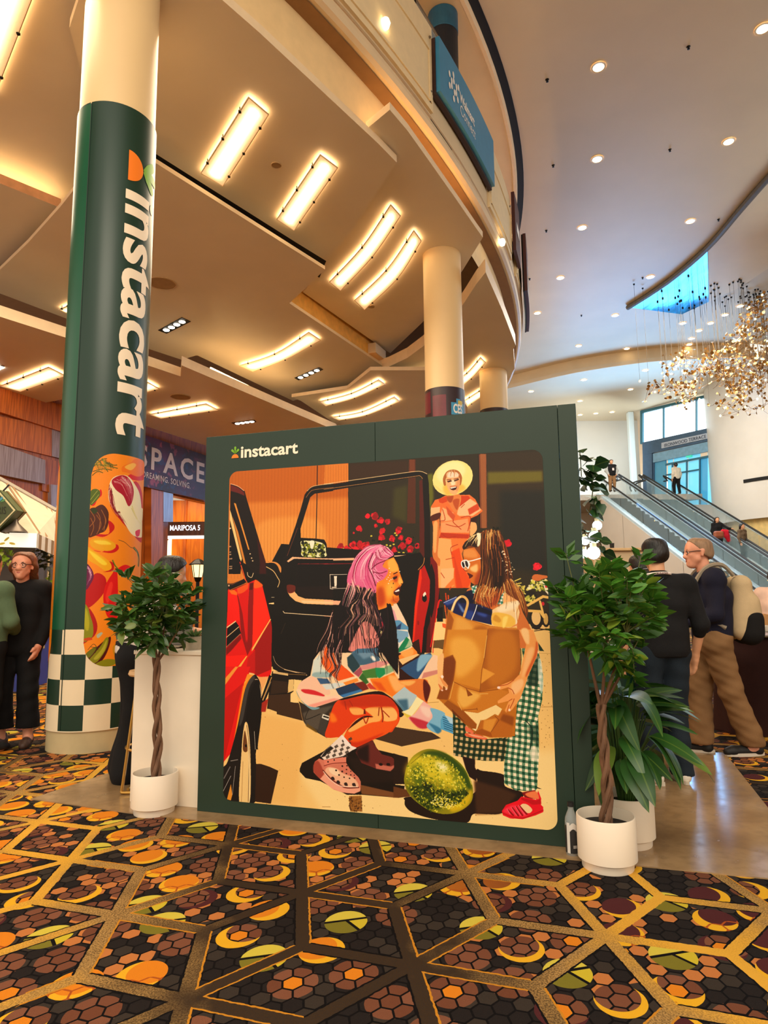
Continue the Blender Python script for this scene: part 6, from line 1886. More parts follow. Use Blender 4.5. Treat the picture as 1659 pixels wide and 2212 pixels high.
# ================================================================== the poster board of the booth
BA = -.3018; B0 = Vector((-1.2095, 4.4187, 0)); BD = Vector((math.cos(BA), math.sin(BA), 0)); BN = Vector((BD.y, -BD.x, 0))
def bp(u, v, off=0.0): return B0 + BD * u + Vector((0, 0, v)) + BN * off
bgreen = mat('board_green', (26, 50, 36), .5, var=.03, scale=3)
logo_white = mat('logo_cream', (255, 240, 214), .5, var=0); logo_orange = mat('logo_orange', (255, 130, 20), .5, var=0); logo_leaf = mat('logo_leaf_green', (120, 176, 30), .5, var=0)
c = bp(1.2135, 0, -.06)
board = thing('poster_board', 'tall dark green booth wall printed with a photograph of two people and a red car', 'display board', tuple(c))
for u0, u1 in ((0, 1.2115), (1.2135, 2.324), (2.3265, 2.427)):
    cc = bp((u0 + u1) / 2, 1.22 + .003, -.05)
    G().box(tuple(cc), (u1 - u0, .10, 2.434), BA, bevel=.0015).obj('panel', bgreen, board)
sh = Sheet(180, 80, 2236, 2194, '352c20'); sh.run(POSTER)
pm = sh.finish('printed_photograph')
poly = rounded_rect(.186, .086, 2.231, 2.187, .062)
o = mesh_obj('poster_print', [bp(u, v, .0022) for u, v in poly], [tuple(range(len(poly)))], pm, board)
uv = o.data.uv_layers.new(name='UVMap')
for lp in o.data.loops:
    u, v = poly[lp.vertex_index]; uv.data[lp.index].uv = ((u * 1000 - 180) / (2236 - 180), (v * 1000 - 80) / (2194 - 80))
lettering('lettering', 'instacart', lambda x, y: bp(.269 + x, 2.279 + y, .003), logo_white, board, .417, .078, .026, res=4, space=1.0)
def carrot(place, s, parent, dm=None):
    """half round root and three leaves; place(x, y), overall height about 1 * s"""
    r = .34 * s
    v = [place(r * math.cos(PI * k / 16), r * math.sin(PI * k / 16)) for k in range(17)]
    mesh_obj('carrot_root', v, [tuple(range(17))], logo_orange, parent)
    def lobe(a, ln, w):
        pts = []
        for k in range(13):
            t = k / 12 * PI - PI / 2
            pts.append((ln - w + w * math.cos(t), w * math.sin(t)))
        pts += [(0, w * .35), (0, -w * .35)]
        ca, sa = math.cos(a), math.sin(a)
        return [(x * ca - y * sa, .41 * s + x * sa + y * ca) for x, y in pts]
    for nm, a, ln in (('carrot_leaf', PI / 2, .60 * s), ('carrot_leaf', math.radians(44), .50 * s), ('carrot_leaf', math.radians(136), .50 * s)):
        pts = lobe(a, ln, .105 * s); mesh_obj(nm, [place(*q) for q in pts], [tuple(range(len(pts)))], logo_leaf, parent)
    mesh_obj('carrot_leaf', [place(*q) for q in ((0, .40 * s), (.17 * s, .55 * s), (0, .68 * s), (-.17 * s, .55 * s))], [(0, 1, 2, 3)], logo_leaf, parent)
carrot(lambda x, y: bp(.226 + x, 2.279 + y, .003), .078, board)
# ================================================================== people: smooth skinned figures grown from a posed skeleton
def surface(prims, vox, k=.03, cuts=(), wr=0.0, wf=26.0, seed=1):
    """prims: (p0, p1, r0, r1) tapered limbs; cuts: (point, normal) keeps the side the normal points away from"""
    P0 = np.array([p[0] for p in prims], float); P1 = np.array([p[1] for p in prims], float)
    R0 = np.array([p[2] for p in prims], float); R1 = np.array([p[3] for p in prims], float)
    mr = np.maximum(R0, R1)[:, None] + 2.5 * vox + k * .5
    lo = np.minimum(P0 - mr, P1 - mr).min(0); hi = np.maximum(P0 + mr, P1 + mr).max(0)
    n = np.ceil((hi - lo) / vox).astype(int) + 2
    D = np.full(n, .08, np.float32)
    ax = [lo[i] + np.arange(n[i]) * vox for i in range(3)]
    for a, b, r0, r1 in zip(P0, P1, R0, R1):
        m = max(r0, r1) + k + 3 * vox
        i0 = np.maximum(0, np.floor((np.minimum(a, b) - m - lo) / vox).astype(int)); i1 = np.minimum(n, np.ceil((np.maximum(a, b) + m - lo) / vox).astype(int) + 1)
        x = ax[0][i0[0]:i1[0]][:, None, None]; y = ax[1][i0[1]:i1[1]][None, :, None]; z = ax[2][i0[2]:i1[2]][None, None, :]
        d = b - a; L2 = max(1e-9, d @ d)
        t = np.clip(((x - a[0]) * d[0] + (y - a[1]) * d[1] + (z - a[2]) * d[2]) / L2, 0, 1)
        q = np.sqrt((x - a[0] - t * d[0]) ** 2 + (y - a[1] - t * d[1]) ** 2 + (z - a[2] - t * d[2]) ** 2) - (r0 + (r1 - r0) * t)
        V = D[i0[0]:i1[0], i0[1]:i1[1], i0[2]:i1[2]]; h = np.clip(.5 + .5 * (V - q) / k, 0, 1)
        V[:] = V * (1 - h) + q * h - k * h * (1 - h)
    if wr:
        rg = np.random.default_rng(seed); X_, Y_, Z_ = np.meshgrid(*ax, indexing='ij', sparse=True); w = 0
        for _ in range(5):
            v = rg.normal(size=3) * np.array([1, 1, 1.6]) * wf * .6; w = w + np.sin(X_ * v[0] + Y_ * v[1] + Z_ * v[2] + rg.random() * 6)
        D += (wr * .45 * w).astype(np.float32)
    for p, nrm in cuts:
        X_, Y_, Z_ = np.meshgrid(*ax, indexing='ij', sparse=True)
        D = np.maximum(D, ((X_ - p[0]) * nrm[0] + (Y_ - p[1]) * nrm[1] + (Z_ - p[2]) * nrm[2]).astype(np.float32))
    S_ = D < 0
    c = [S_[i:n[0] - 1 + i, j:n[1] - 1 + j, l:n[2] - 1 + l] for i in (0, 1) for j in (0, 1) for l in (0, 1)]
    cs = sum(x.astype(np.int8) for x in c); act = (cs > 0) & (cs < 8)
    idx = np.full(act.shape, -1, np.int64); ci = np.argwhere(act); idx[act] = np.arange(len(ci))
    acc = np.zeros((len(ci), 3)); cnt = np.zeros(len(ci))
    cor = [(i, j, l) for i in (0, 1) for j in (0, 1) for l in (0, 1)]
    for a in range(8):
        for b in range(a + 1, 8):
            df = np.array(cor[b]) - np.array(cor[a])
            if np.abs(df).sum() != 1: continue
            va = D[tuple((ci + cor[a]).T)]; vb = D[tuple((ci + cor[b]).T)]; m = (va < 0) != (vb < 0)
            t = np.where(m, va / np.where(m, va - vb, 1), 0)
            acc += np.where(m[:, None], np.array(cor[a]) + t[:, None] * df, 0); cnt += m
    V = lo + (ci + acc / cnt[:, None]) * vox
    F = []
    for d in range(3):
        o = [0, 0, 0]; o[d] = 1
        A = S_[:n[0] - o[0], :n[1] - o[1], :n[2] - o[2]]; B = S_[o[0]:, o[1]:, o[2]:]
        e = np.argwhere(A != B); u, w = (d + 1) % 3, (d + 2) % 3
        e = e[(e[:, u] > 0) & (e[:, w] > 0)]
        ok = np.ones(len(e), bool)
        q = []
        for du, dw in ((-1, -1), (0, -1), (0, 0), (-1, 0)):
            cc = e.copy(); cc[:, u] += du; cc[:, w] += dw
            inside = np.all((cc >= 0) & (cc < np.array(act.shape)), 1); ok &= inside
            cc = np.clip(cc, 0, np.array(act.shape) - 1); q.append(idx[tuple(cc.T)])
        q = np.stack(q, 1); flip = ~A[tuple(e.T)]
        q[flip] = q[flip][:, ::-1]; q = q[ok & (q >= 0).all(1)]; F.append(q)
    return V, np.concatenate(F)
def skin_obj(name, prims, m, parent, vox, **kw):
    V, F = surface(prims, vox, **kw)
    me = bpy.data.meshes.new(name); me.vertices.add(len(V)); me.vertices.foreach_set('co', V.ravel())
    me.loops.add(F.size); me.loops.foreach_set('vertex_index', F.ravel().astype(np.int32))
    me.polygons.add(len(F)); me.polygons.foreach_set('loop_start', np.arange(0, F.size, 4, dtype=np.int32)); me.polygons.foreach_set('loop_total', np.full(len(F), 4, np.int32))
    me.update(); me.validate(); me.polygons.foreach_set('use_smooth', [True] * len(me.polygons))
    me.materials.append(m); o = bpy.data.objects.new(name, me); COL.objects.link(o)
    if parent: o.parent = parent
    return o
def cloth(name, rgb, rough=.85, var=.05, sc=9, bump=.25): return mat(name, rgb, rough, var=var, scale=sc, bump=bump, bscale=160, spec=.25)
def skin(name, rgb): return mat(name, rgb, .5, var=.03, scale=14, spec=.4)
def v3(*a): return np.array(a, float)
def skeleton(**kw):
    J = dict(pelvis=v3(0, 0, .93), waist=v3(0, 0, 1.08), chest=v3(0, -.005, 1.27), neck=v3(0, -.015, 1.46), head=v3(0, .015, 1.625),
             shR=v3(.185, -.01, 1.405), elR=v3(.235, -.03, 1.12), wrR=v3(.235, .04, .87), shL=v3(-.185, -.01, 1.405), elL=v3(-.235, -.03, 1.12), wrL=v3(-.235, .04, .87),
             hpR=v3(.095, 0, .91), knR=v3(.11, .02, .49), anR=v3(.115, -.03, .085), toR=v3(.14, .13, .03), hpL=v3(-.095, 0, .91), knL=v3(-.11, .02, .49), anL=v3(-.115, -.03, .085), toL=v3(-.14, .13, .03),
             yaw=0.0, tilt=0.0)
    for k_, x in kw.items(): J[k_] = x if np.isscalar(x) else v3(*x)
    return J
def head_prims(J, f=1.0):
    h = J['head']; cy, sy = math.cos(J['yaw']), math.sin(J['yaw']); tl = J['tilt']
    def q(x, y, z):
        y2, z2 = y * math.cos(tl) - z * math.sin(tl), y * math.sin(tl) + z * math.cos(tl)
        return h + v3(x * cy - y2 * sy, x * sy + y2 * cy, z2)
    P = [(q(0, -.02, .035), q(0, .015, .04), .088, .085), (q(0, .03, .03), q(0, .045, -.03), .066, .058), (q(0, .035, -.04), q(0, .058, -.088), .054, .036),
         (q(-.045, .03, -.05), q(0, .06, -.09), .03, .03), (q(.045, .03, -.05), q(0, .06, -.09), .03, .03),
         (q(0, .098, .012), q(0, .116, -.026), .010, .015), (q(-.014, .106, -.03), q(.014, .106, -.03), .010, .010),
         (q(-.038, .070, -.018), q(-.03, .068, -.03), .022, .02), (q(.038, .070, -.018), q(.03, .068, -.03), .022, .02),
         (q(-.02, .094, -.066), q(.02, .094, -.066), .0095, .0095), (q(0, .085, -.092), q(0, .088, -.095), .018, .018),
         (q(-.04, .082, .028), q(.04, .082, .028), .012, .012),
         (q(-.083, -.008, .012), q(-.086, .0, -.028), .013, .009), (q(.083, -.008, .012), q(.086, .0, -.028), .013, .009)]
    return P, q
def hand_prims(w, e, curl=.35, side=1, fwd=None, spread=0.010):
    """palm and five fingers hanging on from forearm e->w"""
    d = (w - e) / np.linalg.norm(w - e); f = v3(0, 1, 0) if fwd is None else v3(*fwd)
    f = f - d * (f @ d); f /= np.linalg.norm(f); n = np.cross(d, f) * side      # f: across the palm (towards thumb), n: out of palm
    P = [(w, w + d * .05, .026, .026)]
    for i, (off, ln) in enumerate(((.028, .070), (.009, .078), (-.010, .073), (-.028, .056))):
        b = w + d * .088 + f * off; P.append((w + d * .03 + f * off * .7, b, .0155, .0125))
        a1 = curl * (.6 + .12 * i); m = b + (d * math.cos(a1) - n * math.sin(a1)) * ln * .52 + f * spread * (1.5 - i) * .3
        t = m + (d * math.cos(a1 * 2.1) - n * math.sin(a1 * 2.1)) * ln * .48
        P += [(b, m, .0100, .0088), (m, t, .0088, .0068)]
    b = w + d * .022 + f * .027; m = b + d * .036 + f * .028 - n * .012; t = m + d * .032 + f * .006 - n * .012
    P += [(b, m, .0135, .0108), (m, t, .0105, .0082)]
    return P
def body_prims(J, hands=True, curl=.35, hf=None):
    P = []
    for s in (-1, 1):
        o = v3(s * .062, 0, 0)
        P += [(J['pelvis'] + o, J['waist'] + o * .9, .108, .098), (J['waist'] + o * .9, J['chest'] + o * 1.15, .098, .108), (J['chest'] + o * 1.15, J['neck'] + v3(s * .075, 0, -.075), .108, .07)]
    P += [(J['neck'] + v3(0, 0, -.05), J['head'] + v3(0, -.02, -.06), .060, .052)]
    for s in 'LR':
        P += [(J['neck'] + v3(0, -.005, -.03), J['sh' + s], .05, .056), (J['sh' + s], J['el' + s], .053, .040), (J['el' + s], J['wr' + s], .040, .027),
              (J['hp' + s], J['kn' + s], .092, .060), (J['kn' + s], J['an' + s], .060, .040), (J['an' + s] + v3(0, -.02, -.03), J['to' + s], .042, .034)]
        if hands: P += hand_prims(J['wr' + s], J['el' + s], curl, -1 if s == 'L' else 1, hf)
    return P
def limb(J, keys, off): return [(J[a] if isinstance(a, str) else a, J[b_] if isinstance(b_, str) else b_, r0 + off, r1 + off) for a, b_, r0, r1 in keys]
def torso_cloth(J, off, top=True, low=None):
    P = []; lo = J['pelvis'] if low is None else J['pelvis'] + v3(0, 0, low)
    for s in (-1, 1):
        o = v3(s * .066, 0, 0)
        P += [(lo + o, J['waist'] + o, .108 + off, .104 + off), (J['waist'] + o, J['chest'] + o * 1.15, .104 + off, .110 + off), (J['chest'] + o * 1.15, J['neck'] + v3(s * .08, 0, -.075), .110 + off, .066 + off)]
    for s in 'LR': P.append((J['neck'] + v3(0, -.005, -.045), J['sh' + s], .045 + off, .056 + off))
    return P
def lerp(a, b_, t): return a + (b_ - a) * t
def sleeves(J, off, frac=1.0, sides='LR'):
    P = []
    for s in sides:
        P.append((J['sh' + s], J['el' + s], .056 + off, .046 + off))
        if frac > 0: P.append((J['el' + s], lerp(J['el' + s], J['wr' + s], frac), .046 + off, .034 + off))
    return P
def legs_cloth(J, off, hem=.08, flare=0.0, sides='LR'):
    P = []
    for s in (-1, 1): P.append((J['pelvis'] + v3(s * .062, 0, .07), J['hp' + ('R' if s > 0 else 'L')], .108 + off, .104 + off))
    for s in sides:
        a = J['an' + s] + v3(0, 0, hem - .08)
        P += [(J['hp' + s], J['kn' + s], .094 + off, .064 + off), (J['kn' + s], a, .064 + off, .044 + off + flare)]
    return P
def shoe(J, s, m, parent, vox, sole=None, name='shoe'):
    a, t = J['an' + s], J['to' + s]; d = (t - a) * v3(1, 1, 0); d /= np.linalg.norm(d); g0 = 0.0
    h = a * v3(1, 1, 0) - d * .035 + v3(0, 0, a[2] - .085)
    P = [(h + v3(0, 0, .048), h + v3(0, 0, .085), .044, .040), (h + v3(0, 0, .045), h + d * .20 + v3(0, 0, .038), .044, .040), (h + d * .20 + v3(0, 0, .036), h + d * .245 + v3(0, 0, .032), .041, .034)]
    o = skin_obj(name, P, m, parent, vox, k=.02, cuts=[(h + v3(0, 0, .012), v3(0, 0, -1))])
    if sole:
        x = v3(d[1], -d[0], 0); pts = []
        for k_ in range(20):
            t_ = 2 * PI * k_ / 20; c = h + d * .105; L_ = .165; W_ = .046 + .006 * math.cos(t_)
            p = c + d * (L_ * math.cos(t_)) + x * (W_ * math.sin(t_)); pts.append((p[0], p[1]))
        q = G().prism(pts, h[2] + .001, h[2] + .026).obj('sole', sole, None); q.parent = o
    return o
def ell(c, r, n=10):
    g = G(); V = []; F = []
    for i in range(n + 1):
        for j in range(n * 2):
            a, b_ = PI * i / n, PI * j / n; V.append((c[0] + r[0] * math.sin(a) * math.cos(b_), c[1] + r[1] * math.sin(a) * math.sin(b_), c[2] + r[2] * math.cos(a)))
    for i in range(n):
        for j in range(n * 2): F.append((i * 2 * n + j, (i + 1) * 2 * n + j, (i + 1) * 2 * n + (j + 1) % (2 * n), i * 2 * n + (j + 1) % (2 * n)))
    return g.add(V, F)
def child(g, name, m, parent, smooth=True):
    o = g.obj(name, m, None, smooth); o.parent = parent; return o
def face(J, q, body, brow=(60, 36, 22), lips=(176, 88, 76), eyes=True, glasses=None):
    if eyes:
        for s in (-1, 1):
            child(ell(q(s * .031, .0925, .006), (.0125, .009, .0085), 6), 'eye', mat('eye_white', (236, 228, 218), .3, var=0), body)
            child(ell(q(s * .031, .1005, .006), (.0058, .003, .0058), 5), 'iris', mat('iris_dark', (44, 28, 20), .2, var=0), body)
            g = G(); g.tube([q(s * .050, .087, .024), q(s * .034, .098, .031), q(s * .016, .102, .027)], [.003, .0045, .003], 5); child(g, 'eyebrow', mat('brow_%d' % brow[0], brow, .8, var=0), body)
    g = G(); g.tube([q(-.024, .095, -.066), q(-.010, .1055, -.062), q(0, .107, -.064), q(.010, .1055, -.062), q(.024, .095, -.066)], [.002, .005, .0055, .005, .002], 6); child(g, 'lips', mat('lips_%d' % lips[1], lips, .4, var=0), body)
    if glasses:
        g = G()
        for s in (-1, 1):
            g.tube([q(s * .034 + .025 * math.cos(t), .106 - .010 * abs(math.cos(t)) * .5, .004 + .020 * math.sin(t)) for t in np.linspace(0, 2 * PI, 17)], .0032, 5)
            g.tube([q(s * .058, .100, .010), q(s * .082, .04, .014), q(s * .088, -.01, .010)], .0028, 5)
        g.tube([q(-.010, .110, .008), q(.010, .110, .008)], .003, 5)
        child(g, 'glasses', glasses, body)
def hair_cap(q, J, m, body, vox, front=.035, low=-.03, thick=.012, extra=(), wr=.004):
    P = [(q(0, -.025, .038), q(0, .012, .045), .092 + thick, .088 + thick), (q(0, -.045, -.01), q(0, -.03, .02), .075 + thick, .08 + thick)] + list(extra)
    n1 = q(0, 1, -.75) - q(0, 0, 0); n1 /= np.linalg.norm(n1)
    cuts = [(q(0, front, .03), n1)] if not extra else []
    if not extra: cuts.append((q(0, 0, low), q(0, .5, -1) - q(0, 0, 0)))
    else: cuts.append((q(0, front, .03), n1))
    return skin_obj('hair', P, m, body, vox, k=.02, cuts=cuts, wr=wr, wf=70)
def person(label, loc, rz, J, skin_m, vox=.008, scale=1.0, hands=True, curl=.35, group=None, hf=None):
    HP, q = head_prims(J)
    o = skin_obj('person', body_prims(J, hands, curl, hf) + HP, skin_m, None, vox, k=.022)
    o.location = loc; o.rotation_euler = (0, 0, rz); o.scale = (scale,) * 3
    tag(o, label, 'person', group); return o, q
skin_l = skin('skin_light', (226, 164, 124)); skin_p = skin('skin_pink', (232, 160, 128)); skin_m = skin('skin_tan', (206, 142, 100))
black_cloth = cloth('black_cloth', (22, 21, 22)); navy = cloth('navy_fleece', (26, 26, 44)); charcoal = cloth('charcoal_knit', (25, 24, 26), var=.08)
denim = cloth('dark_denim', (28, 38, 48), .8, .10, 7); khaki = cloth('khaki_cotton', (140, 104, 68), .85, .07, 6)
dark_hair = mat('dark_hair', (26, 18, 15), .45, var=.15, scale=40, bump=.6, bscale=90, stretch=(1, 1, .2))
grey_hair = mat('grey_hair', (150, 118, 90), .6, var=.12, scale=40, bump=.6, bscale=90, stretch=(1, 1, .2))
brown_hair = mat('brown_hair', (120, 70, 40), .5, var=.2, scale=30, bump=.6, bscale=90, stretch=(1, 1, .2))
shoe_white = mat('shoe_white', (232, 222, 208), .5, var=.02); shoe_black = mat('shoe_black', (20, 18, 18), .6, var=.02); shoe_brown = mat('shoe_brown', (70, 46, 34), .6, var=.06)
sole_white = mat('sole_white', (220, 208, 190), .6, var=0)

# ---- man in black standing with his back to us on the mat
pl, pr = az(1408, 1692, 0), az(1490, 1694, 0); ctr = (pl + pr) / 2
J = skeleton(anL=(-.135, -.03, .085), toL=(-.23, .10, .03), knL=(-.115, .03, .49), anR=(.10, .0, .085), toR=(.12, .16, .03), knR=(.10, .03, .49), elL=(-.25, -.04, 1.13), wrL=(-.275, .03, .885), elR=(.285, -.05, 1.12), wrR=(.275, .05, .88), shR=(.205, -.01, 1.405), shL=(-.195, -.01, 1.405), yaw=-.15, head=(.01, .03, 1.635))
m1, q = person('man seen from behind in a black sweater, dark jeans and white sneakers on the mat', (ctr.x, ctr.y + .02, .006), math.radians(2), J, skin_l, .0072, 1.0)
skin_obj('sweater', torso_cloth(J, .024, low=.015) + sleeves(J, .014, .25), charcoal, m1, .010, k=.032, cuts=[(v3(0, 0, .885), v3(0, 0, -1))], wr=.006, wf=22)
skin_obj('collar', [(J['neck'] + v3(-.045, -.01, .0), J['neck'] + v3(.045, -.01, .0), .052, .052), (J['neck'] + v3(0, .03, -.03), J['neck'] + v3(0, -.03, .01), .06, .055)], black_cloth, m1, .008, cuts=[(J['neck'] + v3(0, 0, .055), v3(0, 0, 1))])
g = G(); g.tube([J['neck'] + v3(.085 * math.cos(t), -.01 + .075 * math.sin(t), .022 - .012 * math.sin(t)) for t in np.linspace(0, 2 * PI, 25)], .010, 6); child(g, 'lanyard', mat('lanyard_white', (244, 226, 214), .6, var=0), m1)
def on_neck(x, y):
    t = -PI / 2 + x / .085; return tuple(J['neck'] + v3(.0965 * math.cos(t), -.01 + .0865 * math.sin(t), .027 + y))
V, F = text_mesh('KNOX', .02, 3, 0, 1.0, .2); x0, x1 = min(v[0] for v in V), max(v[0] for v in V)
o = mesh_obj('lettering', [on_neck((x - (x0 + x1) / 2) * .026, y * .017) for x, y in V], F, mat('print_maroon', (90, 24, 50), .6, var=0)); o.parent = m1
skin_obj('jeans', legs_cloth(J, .012, .075, .018), denim, m1, .010, k=.035, cuts=[(v3(0, 0, 1.02), v3(0, 0, 1)), (v3(0, 0, .05), v3(0, 0, -1))], wr=.006, wf=26, seed=3)
hair_cap(q, J, dark_hair, m1, .006, .03, -.028, .004, (), .006)
for s in 'LR':
    o = shoe(J, s, shoe_white, m1, .008, sole_white)
    a, t = J['an' + s], J['to' + s]; d = (t - a) * v3(1, 1, 0); d /= np.linalg.norm(d); x = v3(d[1], -d[0], 0); hb = a * v3(1, 1, 0) - d * .035
    for sd in (-1, 1):
        g = G(); g.tube([hb + d * p + x * sd * w_ + v3(0, 0, z) for p, w_, z in ((.02, .043, .075), (.09, .047, .050), (.15, .045, .045), (.20, .040, .060))], [.003, .009, .010, .003], 6); child(g, 'side_stripe', shoe_black, o)
g = G(); g.tube([J['wrL'] + v3(.030 * math.cos(t), .030 * math.sin(t), .02) for t in np.linspace(0, 2 * PI, 15)], .011, 6); child(g, 'wristband', shoe_black, m1)

# ---- grey haired man in a navy hoodie with a backpack, turned to the left
pl, pr = az(1516, 1628, 0), az(1612, 1628, 0); ctr = (pl + pr) / 2
J = skeleton(anL=(-.02, -.24, .085), toL=(-.06, -.09, .03), knL=(-.06, -.10, .50), anR=(.02, .13, .085), toR=(.06, .30, .03), knR=(.10, .10, .50), elL=(-.24, .02, 1.13), wrL=(-.16, .24, 1.06), elR=(.24, .02, 1.13), wrR=(.15, .24, 1.05), head=(0, .06, 1.64), neck=(0, .015, 1.47), yaw=.1, tilt=-.06)
m2, q = person('grey haired man in a navy hoodie and khaki trousers wearing a backpack', (ctr.x - .03, ctr.y, 0), math.radians(78), J, skin_p, .0078, 1.04)
face(J, q, m2, (120, 96, 76))
skin_obj('hoodie', torso_cloth(J, .034, low=.02) + sleeves(J, .015, .95) + [(J['neck'] + v3(-.07, -.075, -.03), J['neck'] + v3(.07, -.075, -.03), .065, .065), (J['neck'] + v3(-.07, .02, -.03), J['neck'] + v3(.07, .02, -.03), .05, .05)], navy, m2, .010, k=.028, cuts=[(v3(0, 0, .86), v3(0, 0, -1))], wr=.006, wf=30, seed=5)
skin_obj('trousers', legs_cloth(J, .026, .10, .028), khaki, m2, .010, k=.035, cuts=[(v3(0, 0, 1.0), v3(0, 0, 1)), (v3(0, 0, .075), v3(0, 0, -1))], wr=.0045, wf=34, seed=6)
hair_cap(q, J, grey_hair, m2, .006, .02, -.018, .002)
g = G(); g.tube([q(.060, .098, .010), q(.084, .04, .014), q(.089, -.01, .010)], .003, 5); g.tube([q(-.060, .098, .010), q(-.084, .04, .014), q(-.089, -.01, .010)], .003, 5)
for s in (-1, 1): g.tube([q(s * .034 + .024 * math.cos(t), .106, .004 + .016 * math.sin(t)) for t in np.linspace(0, 2 * PI, 15)], .0025, 5)
child(g, 'glasses', shoe_black, m2)
for s in 'LR': shoe(J, s, shoe_black, m2, .008, sole_white)
g = G()
for s in (-1, 1): g.tube([J['neck'] + v3(s * .05, .06, -.02), J['neck'] + v3(s * .06, .115, -.12), J['neck'] + v3(s * .065, .135, -.26)], .009, 6)
child(g, 'drawstring', sole_white, m2)
bpk = cloth('backpack_canvas', (206, 180, 140), .85, .05); bpk2 = cloth('backpack_black', (24, 22, 22))
bag_o = skin_obj('backpack', [(v3(-.08, -.22, 1.00), v3(-.08, -.23, 1.36), .09, .085), (v3(.08, -.22, 1.00), v3(.08, -.23, 1.36), .09, .085), (v3(-.08, -.30, 1.02), v3(-.08, -.29, 1.22), .08, .07), (v3(.08, -.30, 1.02), v3(.08, -.29, 1.22), .08, .07)], bpk, m2, .010, k=.05, wr=.004)
skin_obj('base_pocket', [(v3(-.085, -.27, .98), v3(-.085, -.28, 1.08), .105, .098), (v3(.085, -.27, .98), v3(.085, -.28, 1.08), .105, .098)], bpk2, bag_o, .010, k=.05)
for s in (-1, 1):
    g = G(); pts = [v3(s * .10, -.17, 1.44), v3(s * .13, -.08, 1.53), v3(s * .135, .05, 1.50), v3(s * .14, .155, 1.33), v3(s * .165, .15, 1.14), v3(s * .20, -.06, 1.02)]
    g.tube(smooth_curve(pts, 4), .018, 6); child(g, 'strap', mat('strap_grey', (150, 136, 116), .8, var=.03), bag_o)

# ---- woman with glasses in black, and the man in a green sweater at the left edge
p = az(38, 1612, 0)
J = skeleton(elR=(.27, -.02, 1.14), wrR=(.17, .12, .93), elL=(-.25, -.02, 1.13), wrL=(-.2, .08, .90), head=(-.01, .03, 1.625), yaw=.0)
m3, q = person('woman with black glasses and long hair in black clothes beside the green column', (p.x - .05, p.y, 0), math.radians(190), J, skin_p, .0078, 1.03)
face(J, q, m3, (96, 60, 40), (190, 90, 86), True, mat('glasses_black', (20, 16, 16), .3, var=0))
skin_obj('jacket', torso_cloth(J, .032, low=-.02) + sleeves(J, .020, .88), black_cloth, m3, .011, k=.03, wr=.005, cuts=[(v3(0, 0, .80), v3(0, 0, -1))])
skin_obj('trousers', legs_cloth(J, .020, .16, .035), black_cloth, m3, .011, k=.035, cuts=[(v3(0, 0, 1.0), v3(0, 0, 1)), (v3(0, 0, .16), v3(0, 0, -1))], wr=.005, seed=7)
ex = [(q(s * .082, -.02, .05), q(s * .105, .0, -.14), .036, .045) for s in (-1, 1)] + [(q(s * .105, .0, -.14), q(s * .12, .03, -.30), .045, .028) for s in (-1, 1)] + [(q(s * .05, -.07, .0), q(s * .07, -.07, -.28), .06, .05) for s in (-1, 1)]
hair_cap(q, J, brown_hair, m3, .008, .030, 0, .010, ex, .006)
for s in 'LR': shoe(J, s, shoe_brown, m3, .009, shoe_black)
g = G(); g.tube([J['wrR'] + v3(.030 * math.cos(t), .026 * math.sin(t), .035) for t in np.linspace(0, 2 * PI, 15)], .010, 6); child(g, 'watch', shoe_black, m3)
p = az(-62, 1628, 0)
J = skeleton(elR=(.27, .02, 1.14), wrR=(.13, .22, 1.05), elL=(-.25, .02, 1.13), wrL=(-.12, .22, 1.05))
m4, q = person('man in a sage green sweater and black trousers cut off by the left edge', (p.x + .04, p.y, 0), math.radians(-14), J, skin_l, .010, 1.02)
skin_obj('sweater', torso_cloth(J, .030, low=.0) + sleeves(J, .018, .95), cloth('sage_sweater', (92, 112, 82), .85, .06), m4, .011, k=.03, wr=.007, wf=20, cuts=[(v3(0, 0, .84), v3(0, 0, -1))])
skin_obj('trousers', legs_cloth(J, .016, .08, .01), black_cloth, m4, .012, k=.035, cuts=[(v3(0, 0, 1.0), v3(0, 0, 1))])
hair_cap(q, J, dark_hair, m4, .009, .03, -.07, .010)
g = G(); g.tube([J['neck'] + v3(.075 * math.cos(t), -.01 + .07 * math.sin(t), .01) for t in np.linspace(0, 2 * PI, 21)], .012, 6); child(g, 'lanyard', mat('lanyard_gold', (206, 160, 84), .6, var=0), m4)
for s in 'LR': shoe(J, s, shoe_black, m4, .010)

# ---- person behind the left tree, leaning on the white counter
p = az(262, 1690, 0)
J = skeleton(pelvis=(0, 0, .93), waist=(0, .05, 1.07), chest=(0, .13, 1.24), neck=(0, .20, 1.40), head=(0, .26, 1.55), shR=(.185, .17, 1.35), shL=(-.185, .17, 1.35), elR=(.26, .30, 1.12), wrR=(.18, .46, 1.08), elL=(-.26, .30, 1.12), wrL=(-.14, .48, 1.08), anL=(-.10, -.03, .085), anR=(.10, -.03, .085), tilt=-.25)
m5, q = person('person in black trousers and white top leaning on the counter behind the tree', (p.x + .02, p.y + .1, 0), math.radians(-65), J, skin_l, .010, 1.0)
skin_obj('shirt', torso_cloth(J, .026, low=.03) + sleeves(J, .022, .3), cloth('white_shirt', (216, 206, 194), .8, .03), m5, .012, k=.05, wr=.005, cuts=[(v3(0, 0, .93), v3(0, 0, -1))])
skin_obj('trousers', legs_cloth(J, .022, .07, .055), black_cloth, m5, .012, k=.04, cuts=[(v3(0, 0, 1.03), v3(0, 0, 1))], wr=.006)
hair_cap(q, J, dark_hair, m5, .009, .04, -.08, .014)
